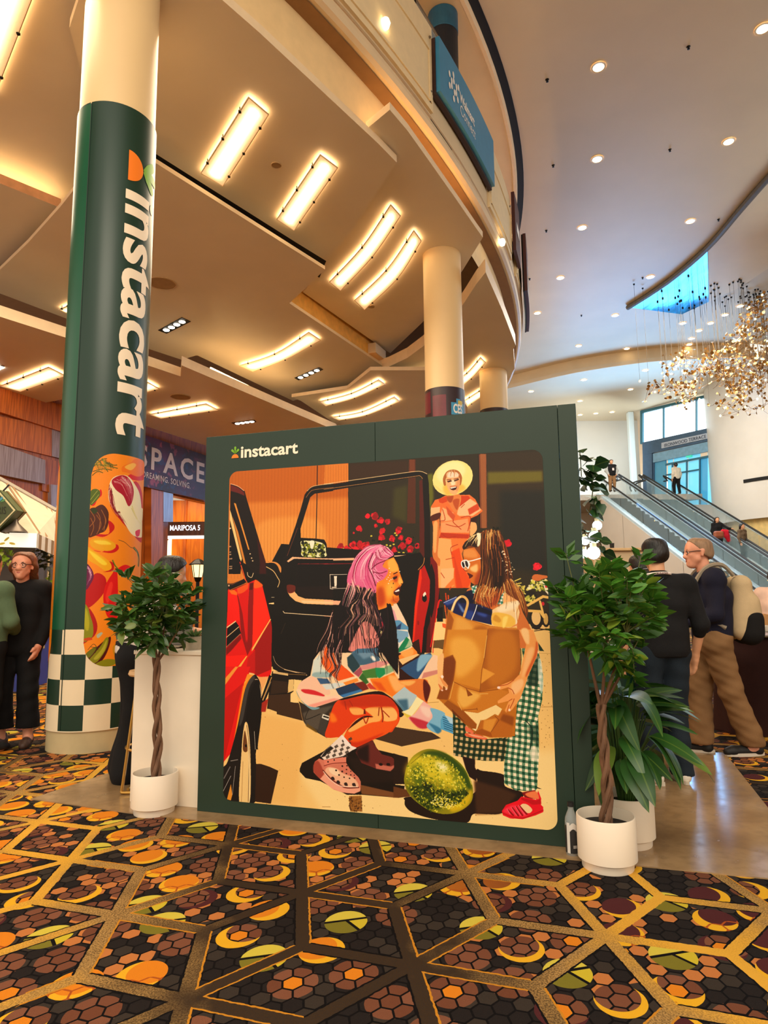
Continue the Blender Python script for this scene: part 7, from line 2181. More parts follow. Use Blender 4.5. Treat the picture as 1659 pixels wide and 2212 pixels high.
g = G(); g.tube(smooth_curve([J['neck'] + v3(-.06, 0, .02), J['chest'] + v3(-.04, .16, -.02), J['waist'] + v3(0, .2, -.02), J['chest'] + v3(.05, .16, -.02), J['neck'] + v3(.06, 0, .02)], 4), .008, 5); child(g, 'lanyard', mat('lanyard_teal', (40, 170, 190), .6, var=0), m5)
for s in 'LR': shoe(J, s, mat('shoe_mint', (170, 206, 200), .6, var=0), m5, .010, sole_white)

# ---- people half hidden at the right
def simple(label, loc, rz, J, top, legs, hair, skn=skin_l, vox=.014, scale=1.0, legs_on=True, longhair=False, sl=.95, toff=.028, hood=False):
    o, q = person(label, loc, rz, J, skn, vox, scale, hands=True)
    skin_obj('jacket', torso_cloth(J, toff, low=.0) + sleeves(J, toff - .004, sl), top, o, vox, k=.05, wr=.004, cuts=[(v3(0, 0, J['pelvis'][2] - .08), v3(0, 0, -1))])
    if legs_on: skin_obj('trousers', legs_cloth(J, .018, .08, .012), legs, o, vox, k=.035, cuts=[(v3(0, 0, 1.02), v3(0, 0, 1))], wr=.004)
    ex = [(q(s * .05, -.06, .0), q(s * .06, -.07, -.22), .06, .05) for s in (-1, 1)] if longhair else ()
    hair_cap(q, J, hair, o, vox * .7, .035, -.06, .012, ex)
    for s in 'LR': shoe(J, s, shoe_black, o, vox)
    return o, q
p = az(1352, 1560, 0); simple('dark haired person almost hidden behind the right tree', (p.x, 6.6, 0), .4, skeleton(), black_cloth, denim, dark_hair, scale=.99)
p = az(1398, 1560, 0); simple('shorter dark haired person behind the right tree, beside the man in black', (ay(1400, 1240, 6.2).x, 6.2, 0), -.2, skeleton(), black_cloth, denim, dark_hair, scale=.90)
a = ay(1706, 1300, 6.0); simple('person in a dark jacket cut off by the right edge', (a.x, 6.0, 0), .9, skeleton(), navy, black_cloth, dark_hair, scale=1.02)
a = ay(1672, 1300, 8.4); simple('person in a pink shirt standing behind the food counter', (a.x + .05, 8.4, 0), 2.6, skeleton(), cloth('pink_shirt', (240, 204, 184), .8), khaki, dark_hair, scale=.95)
# ---- riders on the escalators
J = skeleton(elL=(-.30, .0, 1.15), wrL=(-.22, .08, .95), elR=(.30, .0, 1.15), wrR=(.22, .08, .95))
def on_step(px, py, z): return az(px, py, z)
p = ay(1321, 1040, 35.0)
o, q = simple('man in a black vest and khaki trousers riding down the nearest escalator', (p.x, 34.9, TOPZ + .02), PI, J, cloth('shirt_grey', (176, 176, 170), .8), khaki, dark_hair, vox=.022, scale=1.0)
skin_obj('vest', torso_cloth(J, .045, low=.02), black_cloth, o, .022, k=.05, cuts=[(v3(0, 0, .86), v3(0, 0, -1))])
child(G().box((-.02, .20, 1.20), (.10, .01, .13)), 'badge', mat('badge_white', (236, 214, 206), .6, var=0), o, False)
p = ay(1462, 1040, 36.0)
simple('man in a pale shirt and black trousers stepping off at the escalator top', (p.x, 36.0, TOPZ + .03), .2, skeleton(anL=(-.1, .12, .085), knL=(-.1, .14, .5), toL=(-.1, .27, .03)), cloth('shirt_cream', (226, 212, 190), .8), black_cloth, dark_hair, vox=.022, scale=1.0)
def esc_person(label, px, py_head, y, rz, top, legs, J=None, **kw):
    h = ay(px, py_head, y); return simple(label, (h.x, y, h.z - 1.74), rz, J or skeleton(), top, legs, dark_hair, vox=.022, **kw)
esc_person('woman in black with a tan bag and a red coat on the farthest escalator', 1548, 1118, 31.0, PI, black_cloth, black_cloth, skeleton(elL=(-.36, .1, 1.22), wrL=(-.5, .25, 1.18)), longhair=True)
o, q = esc_person('woman in a brown coat with long dark hair on the farthest escalator', 1602, 1132, 30.0, PI + .5, cloth('brown_tweed', (112, 92, 72), .9, .1), black_cloth, longhair=True)
h = ay(1567, 1150, 30.6)
o = skin_obj('red_coat', [(v3(0, 0, 0), v3(.12, 0, -.35), .13, .10), (v3(-.1, 0, .05), v3(.1, 0, .02), .10, .10)], cloth('red_cloth', (206, 28, 48), .8), None, .02, k=.05, wr=.012)
o.location = h; tag(o, 'bright red coat carried over the arm on the farthest escalator', 'coat')
h = ay(1552, 1152, 30.4)
o = skin_obj('shoulder_bag', [(v3(-.12, 0, 0), v3(.12, 0, 0), .11, .11), (v3(-.12, 0, -.12), v3(.12, 0, -.12), .12, .12)], mat('tan_leather', (150, 78, 46), .5), None, .02, k=.05)
o.location = h; tag(o, 'tan leather bag hanging beside the red coat on the escalator', 'bag')
# ================================================================== pots, trees and plants
pot_white = mat('pot_white', (244, 228, 206), .38, var=.015, scale=2); soil = mat('soil', (28, 20, 15), .95, var=.3, scale=60, bump=1, bscale=80)
bark = mat('braided_bark', (116, 82, 58), .75, var=.16, scale=24, bump=.6, bscale=60, stretch=(1, 1, .25))
def leaf_mat(name, rgb, tip=(150, 170, 60)):
    m, b = node_mat(name, .38, .5)
    x, y, z = X.coords('Generated'); 
    info = X.nt.nodes.new('ShaderNodeObjectInfo'); r = X(info.outputs['Random'])
    c = r.mix(tuple(k * .62 for k in L(*rgb)), tuple(min(1, k * 1.35) for k in L(*rgb)))
    c = (r.gt(.9) * .8).mix(c, L(*tip)); vein = (x - .5).abs().lt(.035); c = (vein * .4).mix(c, L(*tip))
    X.nt.links.new(c.k, b.inputs['Base Color']); b.inputs['Subsurface Weight'].default_value = 0
    tr = X.nt.nodes.new('ShaderNodeBsdfTranslucent'); X.nt.links.new(c.k, tr.inputs[0]); ms = X.nt.nodes.new('ShaderNodeMixShader'); ms.inputs[0].default_value = .22
    out = X.nt.nodes['Material Output']; X.nt.links.new(b.outputs[0], ms.inputs[1]); X.nt.links.new(tr.outputs[0], ms.inputs[2]); X.nt.links.new(ms.outputs[0], out.inputs[0])
    return m
def leaf_mesh(name, ln, wd, m, droop=.25, fold=.18, tipw=1.0, n=7, wave=0.0):
    """pointed oval blade along +y, about the origin at its stalk"""
    V = []; F = []
    for i in range(n + 1):
        t = i / n; w = wd * (math.sin(PI * min(1, t ** .8)) ** .8 if tipw == 1 else math.sin(PI * t ** tipw) ** .75); zz = -droop * ln * t * t
        ww = wave * math.sin(t * 9) * ln
        V += [(-w / 2, t * ln, zz + fold * w * .6 + ww), (0, t * ln, zz), (w / 2, t * ln, zz + fold * w * .6 - ww)]
    for i in range(n): F += [(3 * i, 3 * i + 1, 3 * i + 4, 3 * i + 3), (3 * i + 1, 3 * i + 2, 3 * i + 5, 3 * i + 4)]
    me = bpy.data.meshes.new(name); me.from_pydata(V, [], F); me.materials.append(m)
    me.polygons.foreach_set('use_smooth', [True] * len(me.polygons)); return me
def put_leaf(me, parent, base, pos, d, roll=0.0, sc=1.0, name='leaf'):
    """leaf at pos (world), blade pointing along d; parent's base at `base`"""
    d = Vector(d).normalized(); up = Vector((0, 0, 1)); x = d.cross(up)
    if x.length < 1e-3: x = Vector((1, 0, 0))
    x.normalize(); z = x.cross(d); M = Matrix((x, d, z)).transposed().to_4x4()
    M = M @ Matrix.Rotation(roll, 4, 'Y'); o = bpy.data.objects.new(name, me); COL.objects.link(o); o.parent = parent
    o.matrix_basis = Matrix.Translation(Vector(pos) - Vector(base)) @ M @ Matrix.Scale(sc, 4); return o
def pot(name, label, c, r=.1435, h=.248, group='white round planters', cat='pot'):
    t = thing(name, label, cat, (c[0], c[1], c[2]), group); w = .008
    G().lathe([(r * .86, 0), (r * .87, .004), (r * .88, .036), (r * .91, .040), (r, .046), (r, h - .004), (r - .003, h), (r - w + .001, h), (r - w, h - .004), (r - w, .06), (0, .06)], c, 56).obj('shell', pot_white, t, True)
    g = G().disc((c[0], c[1], c[2] + h - .055), r - w, 40); n = len(g.v)
    g.obj('soil', soil, t); return t
def tree(label, c, z0, top, crown_c, crown_r, nleaf, lm, seed, extra=(), branch=()):
    rg = random.Random(seed)
    t = thing('potted_tree', label, 'tree', (c[0], c[1], z0))
    zs = np.linspace(z0, top, 26)
    for k in range(3):
        pts = []
        for i, z in enumerate(zs):
            f = i / 25; a = 2 * PI * k / 3 + f * 3.1 * PI; r = .020 - .006 * f + .004 * math.sin(f * 20 + k)
            cx = c[0] + (crown_c[0] - c[0]) * .25 * f + .010 * math.sin(f * 5); cy = c[1] + (crown_c[1] - c[1]) * .25 * f
            pts.append((cx + r * math.cos(a), cy + r * math.sin(a), z))
        G().tube(pts, [.0155 - .004 * i / 25 for i in range(26)], 7).obj('stem', bark, t, True)
    e = Vector(pts[-1]); tips = []
    for k, (dx, dy, dz) in enumerate(branch):
        p1 = Vector(crown_c) + Vector((dx, dy, dz)); m_ = e.lerp(p1, .5) + Vector((0, 0, -.02))
        G().tube(smooth_curve([e - Vector((0, 0, .03)), m_, p1], 4), [.010 - .0006 * i for i in range(9)], 6).obj('branch', bark, t, True)
        tips.append(p1)
    twg = G(); spots = []
    cr = Vector(crown_r)
    ncl = 74
    for i in range(ncl):
        f = (i + .5) / ncl; zz = 1 - 2 * f; a_ = i * 2.39996; rr = math.sqrt(max(0, 1 - zz * zz)); q = .74 + .28 * rg.random() if i % 4 else .45
        u = Vector((rr * math.cos(a_), rr * math.sin(a_), zz * .98)) * q
        p = Vector(crown_c) + Vector((u.x * cr.x, u.y * cr.y, u.z * cr.z)); spots.append((p, u))
    for (p, s) in extra: spots.append((Vector(p), (Vector(p) - Vector(crown_c)).normalized()))
    meshes = [leaf_mesh('leaf', .080, .043, lm, .22), leaf_mesh('leaf', .070, .042, lm, .1), leaf_mesh('leaf', .088, .044, lm, .4, .1)]
    n = 0; todo = []
    for p, u in spots:
        src = min(tips, key=lambda q: (q - p).length) if tips else e
        out = (u.normalized() + Vector((0, 0, .35))).normalized()
        twg.tube([src, src.lerp(p, .55) + Vector((0, 0, .015)), p], [.004, .003, .0018], 4)
        for k in range(9):
            az_ = 2 * PI * (k / 9 + .38 * k); side = Vector((math.cos(az_), math.sin(az_), rg.uniform(-.5, .6)))
            d = (out * rg.uniform(.2, .9) + side * rg.uniform(.6, 1)).normalized()
            todo.append((rg.randrange(3), p - out * .055 * (k / 9), d, rg.uniform(-1.3, 1.3), rg.uniform(.8, 1.3)))
    todo.sort(key=lambda q: q[1].y)                      # the leaves in front are parts, those behind them one mass
    for m_, p, d, ro, sc_ in todo[:nleaf]: put_leaf(meshes[m_], t, (c[0], c[1], z0), p, d, ro, sc_)
    g = G()
    for m_, p, d, ro, sc_ in todo[nleaf:]:
        d = Vector(d); x = d.cross(Vector((0, 0, 1))); x = x.normalized() if x.length > .01 else Vector((1, 0, 0)); z = x.cross(d); x = x * math.cos(ro) + z * math.sin(ro)
        g.add([p, p + d * .035 * sc_ + x * .02 * sc_, p + d * .08 * sc_, p + d * .035 * sc_ - x * .02 * sc_], [(0, 1, 2, 3)])
    g.obj('leaf_mass', lm, t)['kind'] = 'stuff'
    twg.obj('twigs', mat('twig', (92, 96, 44), .7, var=.05), t)['kind'] = 'stuff'; return t
tree_green = leaf_mat('ficus_leaf', (66, 120, 36), (140, 160, 50)); tree_dark = leaf_mat('ficus_leaf_dark', (58, 98, 36), (120, 134, 50))
PR = (1.1017, 3.5037); PL_ = (-1.4855, 4.4259)
pot('planter', 'nearest white round planter, in front of the right edge of the poster board', (PR[0], PR[1], .0))
pot('planter', 'white round planter before the white counter, left of the poster board', (PL_[0], PL_[1], .0))
a = ay(1329, 1300, 3.80); PP = (a.x, 3.80)
pot('planter', 'white round planter standing on the mat behind the nearest one', (PP[0], PP[1], .006), .1435, .255)
cr = ay(1302, 1322, 3.50)
tree('small tree with braided trunk and dense green crown right of the poster board', PR, .195, ay(1306, 1520, 3.5).z, (cr.x, 3.42, cr.z), (.265, .20, .285), 290, tree_green, 11,
     extra=[(ay(1195, 1265, 3.5), 1), (ay(1222, 1195, 3.5), 1), (ay(1385, 1200, 3.5), 1), (ay(1405, 1270, 3.45), 1), (ay(1352, 1450, 3.45), 1), (ay(1372, 1475, 3.42), 1), (ay(1340, 1420, 3.42), 1), (ay(1256, 1390, 3.42), 1)], branch=[(-.11, .02, -.15), (-.02, -.03, -.12), (.12, .02, -.2), (.07, -.05, -.1)])
cl = ay(337, 1318, 4.42)
tree('small tree with braided trunk and dark green crown before the white counter', PL_, .20, ay(319, 1420, 4.42).z, tuple(cl), (.27, .25, .285), 290, tree_dark, 23,
     extra=[(ay(252, 1358, 4.42), 1), (ay(238, 1310, 4.4), 1), (ay(428, 1310, 4.42), 1), (ay(420, 1275, 4.4), 1), (ay(268, 1240, 4.4), 1)], branch=[(-.10, .02, -.18), (0, -.03, -.15), (.13, .02, -.16), (.05, .04, -.1)])
# peace lily
lily = leaf_mat('lily_leaf', (40, 82, 30), (112, 140, 50))
t = thing('peace_lily', 'peace lily with long arching leaves in the planter on the mat', 'plant', (PP[0], PP[1], .2))
rg = random.Random(4); lm_ = [leaf_mesh('leaf', .27, .095, lily, .42, .12, .75, 10, .012), leaf_mesh('leaf', .23, .085, lily, .75, .12, .75, 10, .012), leaf_mesh('leaf', .25, .075, lily, .25, .15, .75, 10, .008)]
st = G(); cols = mat('lily_stalk', (60, 92, 36), .5)
for i in range(64):
    a = 2 * PI * i * .381 + rg.uniform(-.2, .2); f = rg.random(); r = .07 + .19 * f; h = .72 - .42 * f + rg.uniform(-.05, .06)
    if i < 12: r *= .6; h = .74 - .02 * (i % 5)
    b_ = Vector((PP[0] + .035 * math.cos(a), PP[1] + .035 * math.sin(a), .21)); e = Vector((PP[0] + r * math.cos(a), PP[1] + r * math.sin(a) , .22 + h * .80))
    if e.x < PP[0] - .06: e.x = PP[0] - .06 + (e.x - PP[0] + .06) * .25
    mid = b_.lerp(e, .55) + Vector((0, 0, .07))
    G().tube(smooth_curve([b_, mid, e], 4), [.006 - .0003 * k for k in range(9)], 5).obj('stalk', cols, t, True)
    d = Vector((math.cos(a), math.sin(a), .55 - .9 * f)); 
    if d.x < -.3: d.x *= .3
    put_leaf(lm_[i % 3], t, (PP[0], PP[1], .2), e, d, rg.uniform(-.6, .6), rg.uniform(.85, 1.15))
# water bottle
c = az(1241, 1853, 0); BX = (c.x, c.y + .032, 0)
t = thing('water_bottle', 'clear plastic water bottle with black cap and dark label beside the nearest planter', 'bottle', BX)
G().lathe([(0, .002), (.030, .002), (.034, .010), (.034, .17), (.031, .19), (.018, .222), (.0145, .23), (.0145, .245)], BX, 24).obj('bottle_body', mat('bottle_plastic', (206, 214, 214), .05, var=0, alpha=.35), t, True)
G().lathe([(0, .245), (.017, .245), (.017, .266), (0, .268)], BX, 20).obj('cap', shoe_black, t)
G().lathe([(.0345, .02), (.0345, .155)], BX, 20, a0=math.radians(-200), a1=math.radians(20)).obj('label', mat('label_dark', (44, 44, 46), .4, var=.1), t, True)
lw = mat('label_white', (226, 220, 212), .5, var=0)
G().lathe([(.0350, .02), (.0350, .17)], BX, 6, a0=math.radians(-150), a1=math.radians(-122)).obj('label_band', lw, t, True)
g = G(); pts = [BX[2]]; 
for k in range(10):
    a0 = math.radians(-122 + 6 * k); a1 = math.radians(-116 + 6 * k); zt0 = .14 + .03 * min(1, k / 4); 
    q = lambda a_, z: (BX[0] + .0351 * math.cos(a_), BX[1] + .0351 * math.sin(a_), z)
    z1 = .128 + .012 * math.sin(PI * k / 9); g.quad(q(a0, z1), q(a1, z1), q(a1, z1 + .03), q(a0, z1 + .03))
g.obj('label_arch', lw, t)
g = G()
for k in range(9):
    a0 = math.radians(-95 + 3.6 * k); g.quad(q(a0, .045), q(a0 + .03, .045), q(a0 + .03, .06), q(a0, .06))
g.obj('barcode', lw, t)

# ================================================================== white counter, stool and small things left of the board
a, b_ = az(279.5, 1731, .006), az(425, 1745, .006); dv = Vector((b_.x - a.x, b_.y - a.y, 0)); ln = dv.length + .25; dv.normalize(); nv = Vector((-dv.y, dv.x, 0))
hz = apl(291, 1405, a, nv).z
t = thing('white_counter', 'plain white counter standing left of the poster board', 'counter', tuple(a))
cw = mat('counter_white', (240, 226, 204), .35, var=.015); rzc = math.atan2(dv.y, dv.x)
c = a + dv * ln / 2 + nv * .02
G().box((c.x, c.y, hz / 2 - .012), (ln, .04, hz - .03), rzc, bevel=.004).obj('front_panel', cw, t)
c = a + dv * (ln - .02) + nv * .32; G().box((c.x, c.y, hz / 2 - .012), (.04, .55, hz - .03), rzc, bevel=.004).obj('side_panel', cw, t)
c = a + dv * ln / 2 + nv * .30
G().box((c.x, c.y, hz - .012), (ln + .01, .62, .028), rzc, bevel=.004).obj('top', cw, t)
def on_counter(px, back): p = apl(px, 1400, a + nv * back, nv); return (p.x, p.y, hz + .002)
p = on_counter(420, .16)
t = thing('succulent_pot', 'small pale round pot with a spiky succulent on the white counter', 'plant', p)
G().lathe([(0, 0), (.054, 0), (.058, .006), (.058, .085), (.053, .088), (.050, .075), (0, .075)], p, 32).obj('shell', mat('pot_speckle', (206, 192, 172), .5, var=.05, scale=40), t, True)
sm = leaf_mat('succulent_leaf', (92, 128, 72), (150, 170, 110)); me = leaf_mesh('leaf', .075, .016, sm, .2, .3, 1.3, 5)
rg = random.Random(3)
for i in range(46):
    a_ = i * 2.4; put_leaf(me, t, p, (p[0] + .02 * math.cos(a_), p[1] + .02 * math.sin(a_), p[2] + .075), (math.cos(a_), math.sin(a_), rg.uniform(.2, 2.2)), 0, rg.uniform(.6, 1.1))
p = on_counter(385, .36)
t = thing('laptop', 'grey laptop standing open on the white counter behind the tree', 'laptop', p)
G().box((p[0], p[1], p[2] + .009), (.32, .22, .016), rzc, bevel=.006).obj('base', mat('laptop_grey', (112, 104, 94), .4, .4, var=0), t)
lid = G().box((0, 0, .11), (.32, .010, .22), 0, bevel=.004).obj('lid', mat('laptop_grey', (112, 104, 94), .4, .4, var=0)); lid.rotation_euler = (math.radians(-14), 0, rzc); lid.location = Vector(p) + nv * -.10 - Vector(p) + Vector((0, 0, .016)); lid.parent = t
p = on_counter(352, .20)
t = thing('paper_stack', 'loose white papers lying on the white counter', 'papers', p)
for k in range(4): G().box((p[0] + .01 * k, p[1] + .006 * k, p[2] + .003 + .004 * k), (.21, .15, .003), rzc + .2 * k).obj('sheet', sole_white, t)
# stool with bent tube legs
s0 = az(268, 1722, .008) + nv * .04
t = thing('bar_stool', 'wooden seat stool with golden tube legs behind the white counter', 'stool', (s0.x + .12, s0.y + .2, .006))
sc_ = Vector((s0.x + .09, s0.y + .18, 0)); gold = mat('brass_tube', (196, 148, 70), .3, .7, var=0); sz = .80
G().lathe([(0, sz), (.17, sz), (.178, sz + .012), (.17, sz + .036), (0, sz + .036)], (sc_.x, sc_.y, 0), 32).obj('seat', mat('pale_wood', (222, 178, 124), .5, var=.08, scale=8), t, True)
for k in range(4):
    a_ = PI / 4 + k * PI / 2; x = Vector((math.cos(a_), math.sin(a_), 0)); y = Vector((-x.y, x.x, 0))
    pts = [sc_ + x * .12 + Vector((0, 0, sz)), sc_ + x * .20 + Vector((0, 0, .09)), sc_ + x * .21 + Vector((0, 0, .03)), sc_ + x * .19 + y * .02 + Vector((0, 0, .018)), sc_ + x * .05 + y * .14 + Vector((0, 0, .018))]
    G().tube(smooth_curve(pts, 4), .011, 7).obj('leg', gold, t, True)
g = G(); g.tube([sc_ + Vector((.172 * math.cos(w * PI / 12), .172 * math.sin(w * PI / 12), .30)) for w in range(25)], .010, 6); g.obj('footrest', gold, t)

# ================================================================== booth parts behind the board on the right: green counter, plant shelf with bare lamps
p_ = ay(1404, 1405, 5.0); hz2 = p_.z
t = thing('green_counter', 'dark green counter with a pale top behind the right tree', 'counter', (p_.x - .45, 5.25, .006))
cc = Vector((p_.x - .46, 5.46, 0)); G().box((cc.x, cc.y, hz2 / 2), (.86, .56, hz2 - .03), -.10, bevel=.004).obj('body', mat('counter_green', (16, 72, 54), .4, var=.02), t)
G().box((cc.x, cc.y, hz2 - .012), (.90, .60, .028), -.10, bevel=.004).obj('top', cw, t)
q = bp(2.05, 0, -.75)
t = thing('plant_shelf', 'tall open shelf behind the poster board carrying lamps and trailing plants', 'shelf', (q.x, q.y, .006))
for u in (1.72, 2.36):
    c = bp(u, 1.1, -.62); G().box((c.x, c.y, 1.1), (.03, .30, 2.19), BA).obj('side', mat('shelf_pale', (226, 220, 206), .5), t)
for z in (1.12, 1.52, 1.92):
    c = bp(2.04, z, -.62); G().box((c.x, c.y, z), (.66, .30, .025), BA).obj('shelf_board', mat('shelf_pale', (226, 220, 206), .5), t)
pothos = leaf_mat('pothos_leaf', (34, 70, 34), (110, 136, 60))
def heart(ln): 
    V = [(0, 0, 0)]; F = []; n = 14; out = []
    for k in range(n + 1):
        t_ = k / n * 2 * PI; x = .52 * math.sin(t_) ** 3; y = .42 - .40 * math.cos(t_) - .0 * abs(math.sin(t_))
        out.append((x * ln * .95, y * ln * 1.15 if y > .05 else y * ln, -.25 * ln * (y ** 2) + .12 * abs(x) * ln))
    V = [(0, .40 * ln, -.03 * ln)] + out
    me = bpy.data.meshes.new('leaf'); me.from_pydata(V, [], [(0, k, k + 1) for k in range(1, n + 1)]); me.materials.append(pothos); me.polygons.foreach_set('use_smooth', [True] * n); return me
hm = heart(.10)
rg = random.Random(9); YV = 3.95
def vine(label, path, n, hang):
    w = [ay(*p_, YV) for p_ in path]; t = thing('trailing_pothos', label, 'plant', tuple(w[0])); cv_ = smooth_curve(w, 5)
    G().tube(cv_, .003, 5).obj('stem', mat('vine_stem', (84, 92, 44), .7), t)
    for i in range(n):
        f = (i + rg.random()) / n * (len(cv_) - 1); k = min(int(f), len(cv_) - 2); p_ = cv_[k].lerp(cv_[k + 1], f - k)
        a_ = rg.uniform(0, 2 * PI); d = Vector((math.cos(a_) * .8 + .25, -abs(math.sin(a_)) * .8, rg.uniform(-1.1, .25) if hang else rg.uniform(-.5, .7)))
        put_leaf(hm, t, tuple(w[0]), p_ + Vector((rg.uniform(-.03, .03), rg.uniform(-.04, .04), rg.uniform(-.02, .02))), d, rg.uniform(-.8, .8), rg.uniform(.6, 1.1))
vine('thick trailing vine at the top right edge of the poster board', [(1250, 1050), (1252, 1012), (1268, 1022), (1280, 1045), (1278, 1080), (1272, 1112)], 30, True)
vine('thin upright vine tip above the top right of the poster board', [(1256, 1030), (1254, 995), (1252, 972)], 5, False)
vine('thin upright vine shoot leaning right towards the man in the vest', [(1262, 1022), (1284, 1005), (1292, 990)], 4, False)
vine('lower trailing vine hanging before the bright bare lamps', [(1252, 1120), (1258, 1140), (1270, 1160), (1296, 1172), (1300, 1190)], 9, True)
blm = mat('bare_lamp', (230, 255, 246), .4, emit=(216, 255, 244), es=9.0, var=0)
for i, (x_, y_, r_) in enumerate(((1264, 1168, .028), (1285, 1160, .040), (1262, 1196, .030), (1282, 1194, .042), (1290, 1135, .030))):
    p_ = ay(x_, y_, 4.25); t = thing('bare_lamp', ['upper left bare lamp glowing behind the trailing vine', 'upper large bare lamp glowing behind the trailing vine', 'lower left bare lamp beside the poster board edge', 'lower large bare lamp just above the right tree', 'highest bare lamp on the plant shelf'][i], 'lamp', tuple(p_))
    child(ell((0, 0, 0), (r_,) * 3, 8), 'bulb', blm, t); child(G().lathe([(r_ * .5, r_ * .8), (r_ * .5, r_ * 1.5), (0, r_ * 1.5)], (0, 0, 0), 12), 'socket', frame_mat, t, False)
# ================================================================== things at the rear left: banner, room sign, post lamp, striped stand
t = thing('wide_banner', 'dark banner with big white letters on the wooden wall', 'banner', tuple(wl(443, 1078) + WN * .3))
def wq(px, off): return [apl(*p, WP + WN * off, WN) for p in px]
q0, q1, q2, q3 = wq([(285, 930), (470, 992), (470, 1086), (285, 1046)], .32)
zt_ = (q0.z + q1.z) / 2; zb_ = (q2.z + q3.z) / 2
def banner_material():
    m, b = node_mat('galaxy_print', .5)
    x, y, z = X.coords('Object'); s = x * WD.x + y * WD.y
    n = X.noise(s, z, 1.1, 4.0); k = X.noise(s, z, 3.2, 3.0, 3.0); ph = s.step(10.5 if False else 0, 1)
    s0_ = q0.x * WD.x + q0.y * WD.y; s1_ = q1.x * WD.x + q1.y * WD.y
    e = s.step(s1_ - .6, s0_ + .3)
    c = (n.step(.4, .62) * e).mix(L(70, 58, 62), L(122, 58, 104)); c = (k.step(.56, .64) * e).mix(c, L(60, 96, 140)); c = (k.step(.40, .36) * e).mix(c, L(196, 96, 116))
    X.nt.links.new(c.k, b.inputs['Base Color']); return m
bm_ = banner_material()
v = [Vector((q0.x, q0.y, zt_)), Vector((q1.x, q1.y, zt_)), Vector((q1.x, q1.y, zb_)), Vector((q0.x, q0.y, zb_))]
mesh_obj('cloth', v + [p - WN * .04 for p in v], [(3, 2, 1, 0), (4, 5, 6, 7), (0, 1, 5, 4), (2, 3, 7, 6), (1, 2, 6, 5), (3, 0, 4, 7)], bm_, t)
bw_ = mat('banner_white', (250, 232, 220), .5, var=0)
def ban(px, py): return apl(px, py, WP + WN * .33, WN)
def ban_text(txt, pa, pb, hz, bold, space=1.0):
    a, b_ = ban(*pa), ban(*pb); ln = (Vector((b_.x, b_.y)) - Vector((a.x, a.y))).length
    z0 = a.z
    lettering('lettering', txt, lambda x, y: Vector((a.x, a.y, z0 + y)) + WD * x, bw_, t, ln, hz, bold, 0, space)
ban_text('SPACE', (296, 1004), (441, 1043), .75, .022, 1.25)
ban_text('CREATING. DREAMING. SOLVING.', (240, 1013), (411, 1061), .20, .012, 1.1)
# ceiling edge shadow board above the banner
# room sign
sx0, sx1 = ay(341, 1140, 23.0), ay(470, 1140, 23.0)
t = thing('room_sign', 'brown wooden lintel with glowing white letters over the meeting room entrance', 'sign', (sx0.x, 23.0, 3.6))
zt_, zb_ = ay(400, 1127, 23.0).z, ay(400, 1157, 23.0).z
G().box(((sx0.x + sx1.x) / 2 + .1, 23.1, (zt_ + zb_) / 2), (sx1.x - sx0.x, .24, zt_ - zb_), bevel=.01).obj('board', wood_material('lintel_walnut', (112, 62, 36), (78, 40, 22)), t)
G().box((sx0.x + .02, 23.35, (zt_ + zb_) / 2 - .05), (.28, .7, zt_ - zb_ + .1), bevel=.01).obj('return', wood_a, t)
G().box(((sx0.x + sx1.x) / 2 + .1, 23.1, zb_ - .05), (sx1.x - sx0.x, .26, .09)).obj('light_strip', mat('lintel_light', (246, 236, 226), .5, emit=(255, 244, 236), es=1.2, var=0), t)
a, b_ = ay(367, 1146, 22.97), ay(432, 1146, 22.97)
lettering('lettering', 'MARIPOSA 5', lambda x, y: (a.x + x, 22.97, a.z + y), mat('glow_letters', (240, 246, 255), .5, emit=(236, 244, 255), es=1.6, var=0), t, b_.x - a.x, .19, .012)
# meeting room portal posts
for x_ in (341, 500):
    c = ay(x_, 1200, 23.3); o = G().box((c.x - .1, 23.35, 1.7), (.34, .34, 3.4), bevel=.01).obj('portal_post', wood_b); tag(o, 'wooden post of the meeting room portal, ' + ('beside the green column' if x_ < 400 else 'behind the poster board'), 'post', kind='structure')
c = ay(405, 1100, 25.0); l_ = bpy.data.lights.new('passage_lamp', 'AREA'); l_.energy = 160; l_.size = 2.0; l_.color = (1.0, .70, .36); o = bpy.data.objects.new('passage_lamp', l_); COL.objects.link(o); o.location = (c.x, 25.0, 5.6)
# post lamp
c = ay(426, 1300, 8.6); zt_ = ay(426, 1207, 8.6).z; zl = ay(426, 1247, 8.6).z
t = thing('post_lamp', 'black lamp post with a glowing glass lantern seen left of the poster board', 'lamp', (c.x, 8.6, 0))
G().lathe([(.10, 0), (.10, .03), (.05, .08), (.025, .12), (.022, zl - .06), (.035, zl - .05), (.05, zl)], (c.x, 8.6, 0), 16).obj('post', black_metal, t, True)
G().lathe([(.055, zl), (.085, zl + .16)], (c.x, 8.6, 0), 6).obj('glass', mat('lantern_glass', (255, 236, 196), .3, emit=(255, 214, 150), es=1.6, var=0), t)
G().lathe([(.12, zl + .16), (.12, zl + .17), (.05, zl + .225), (.012, zl + .24), (.010, zt_)], (c.x, 8.6, 0), 6).obj('cap', black_metal, t)
for k in range(6):
    a_ = k * PI / 3; G().tube([(c.x + .057 * math.cos(a_), 8.6 + .057 * math.sin(a_), zl), (c.x + .088 * math.cos(a_), 8.6 + .088 * math.sin(a_), zl + .16)], .005, 5).obj('glazing_bar', black_metal, t)

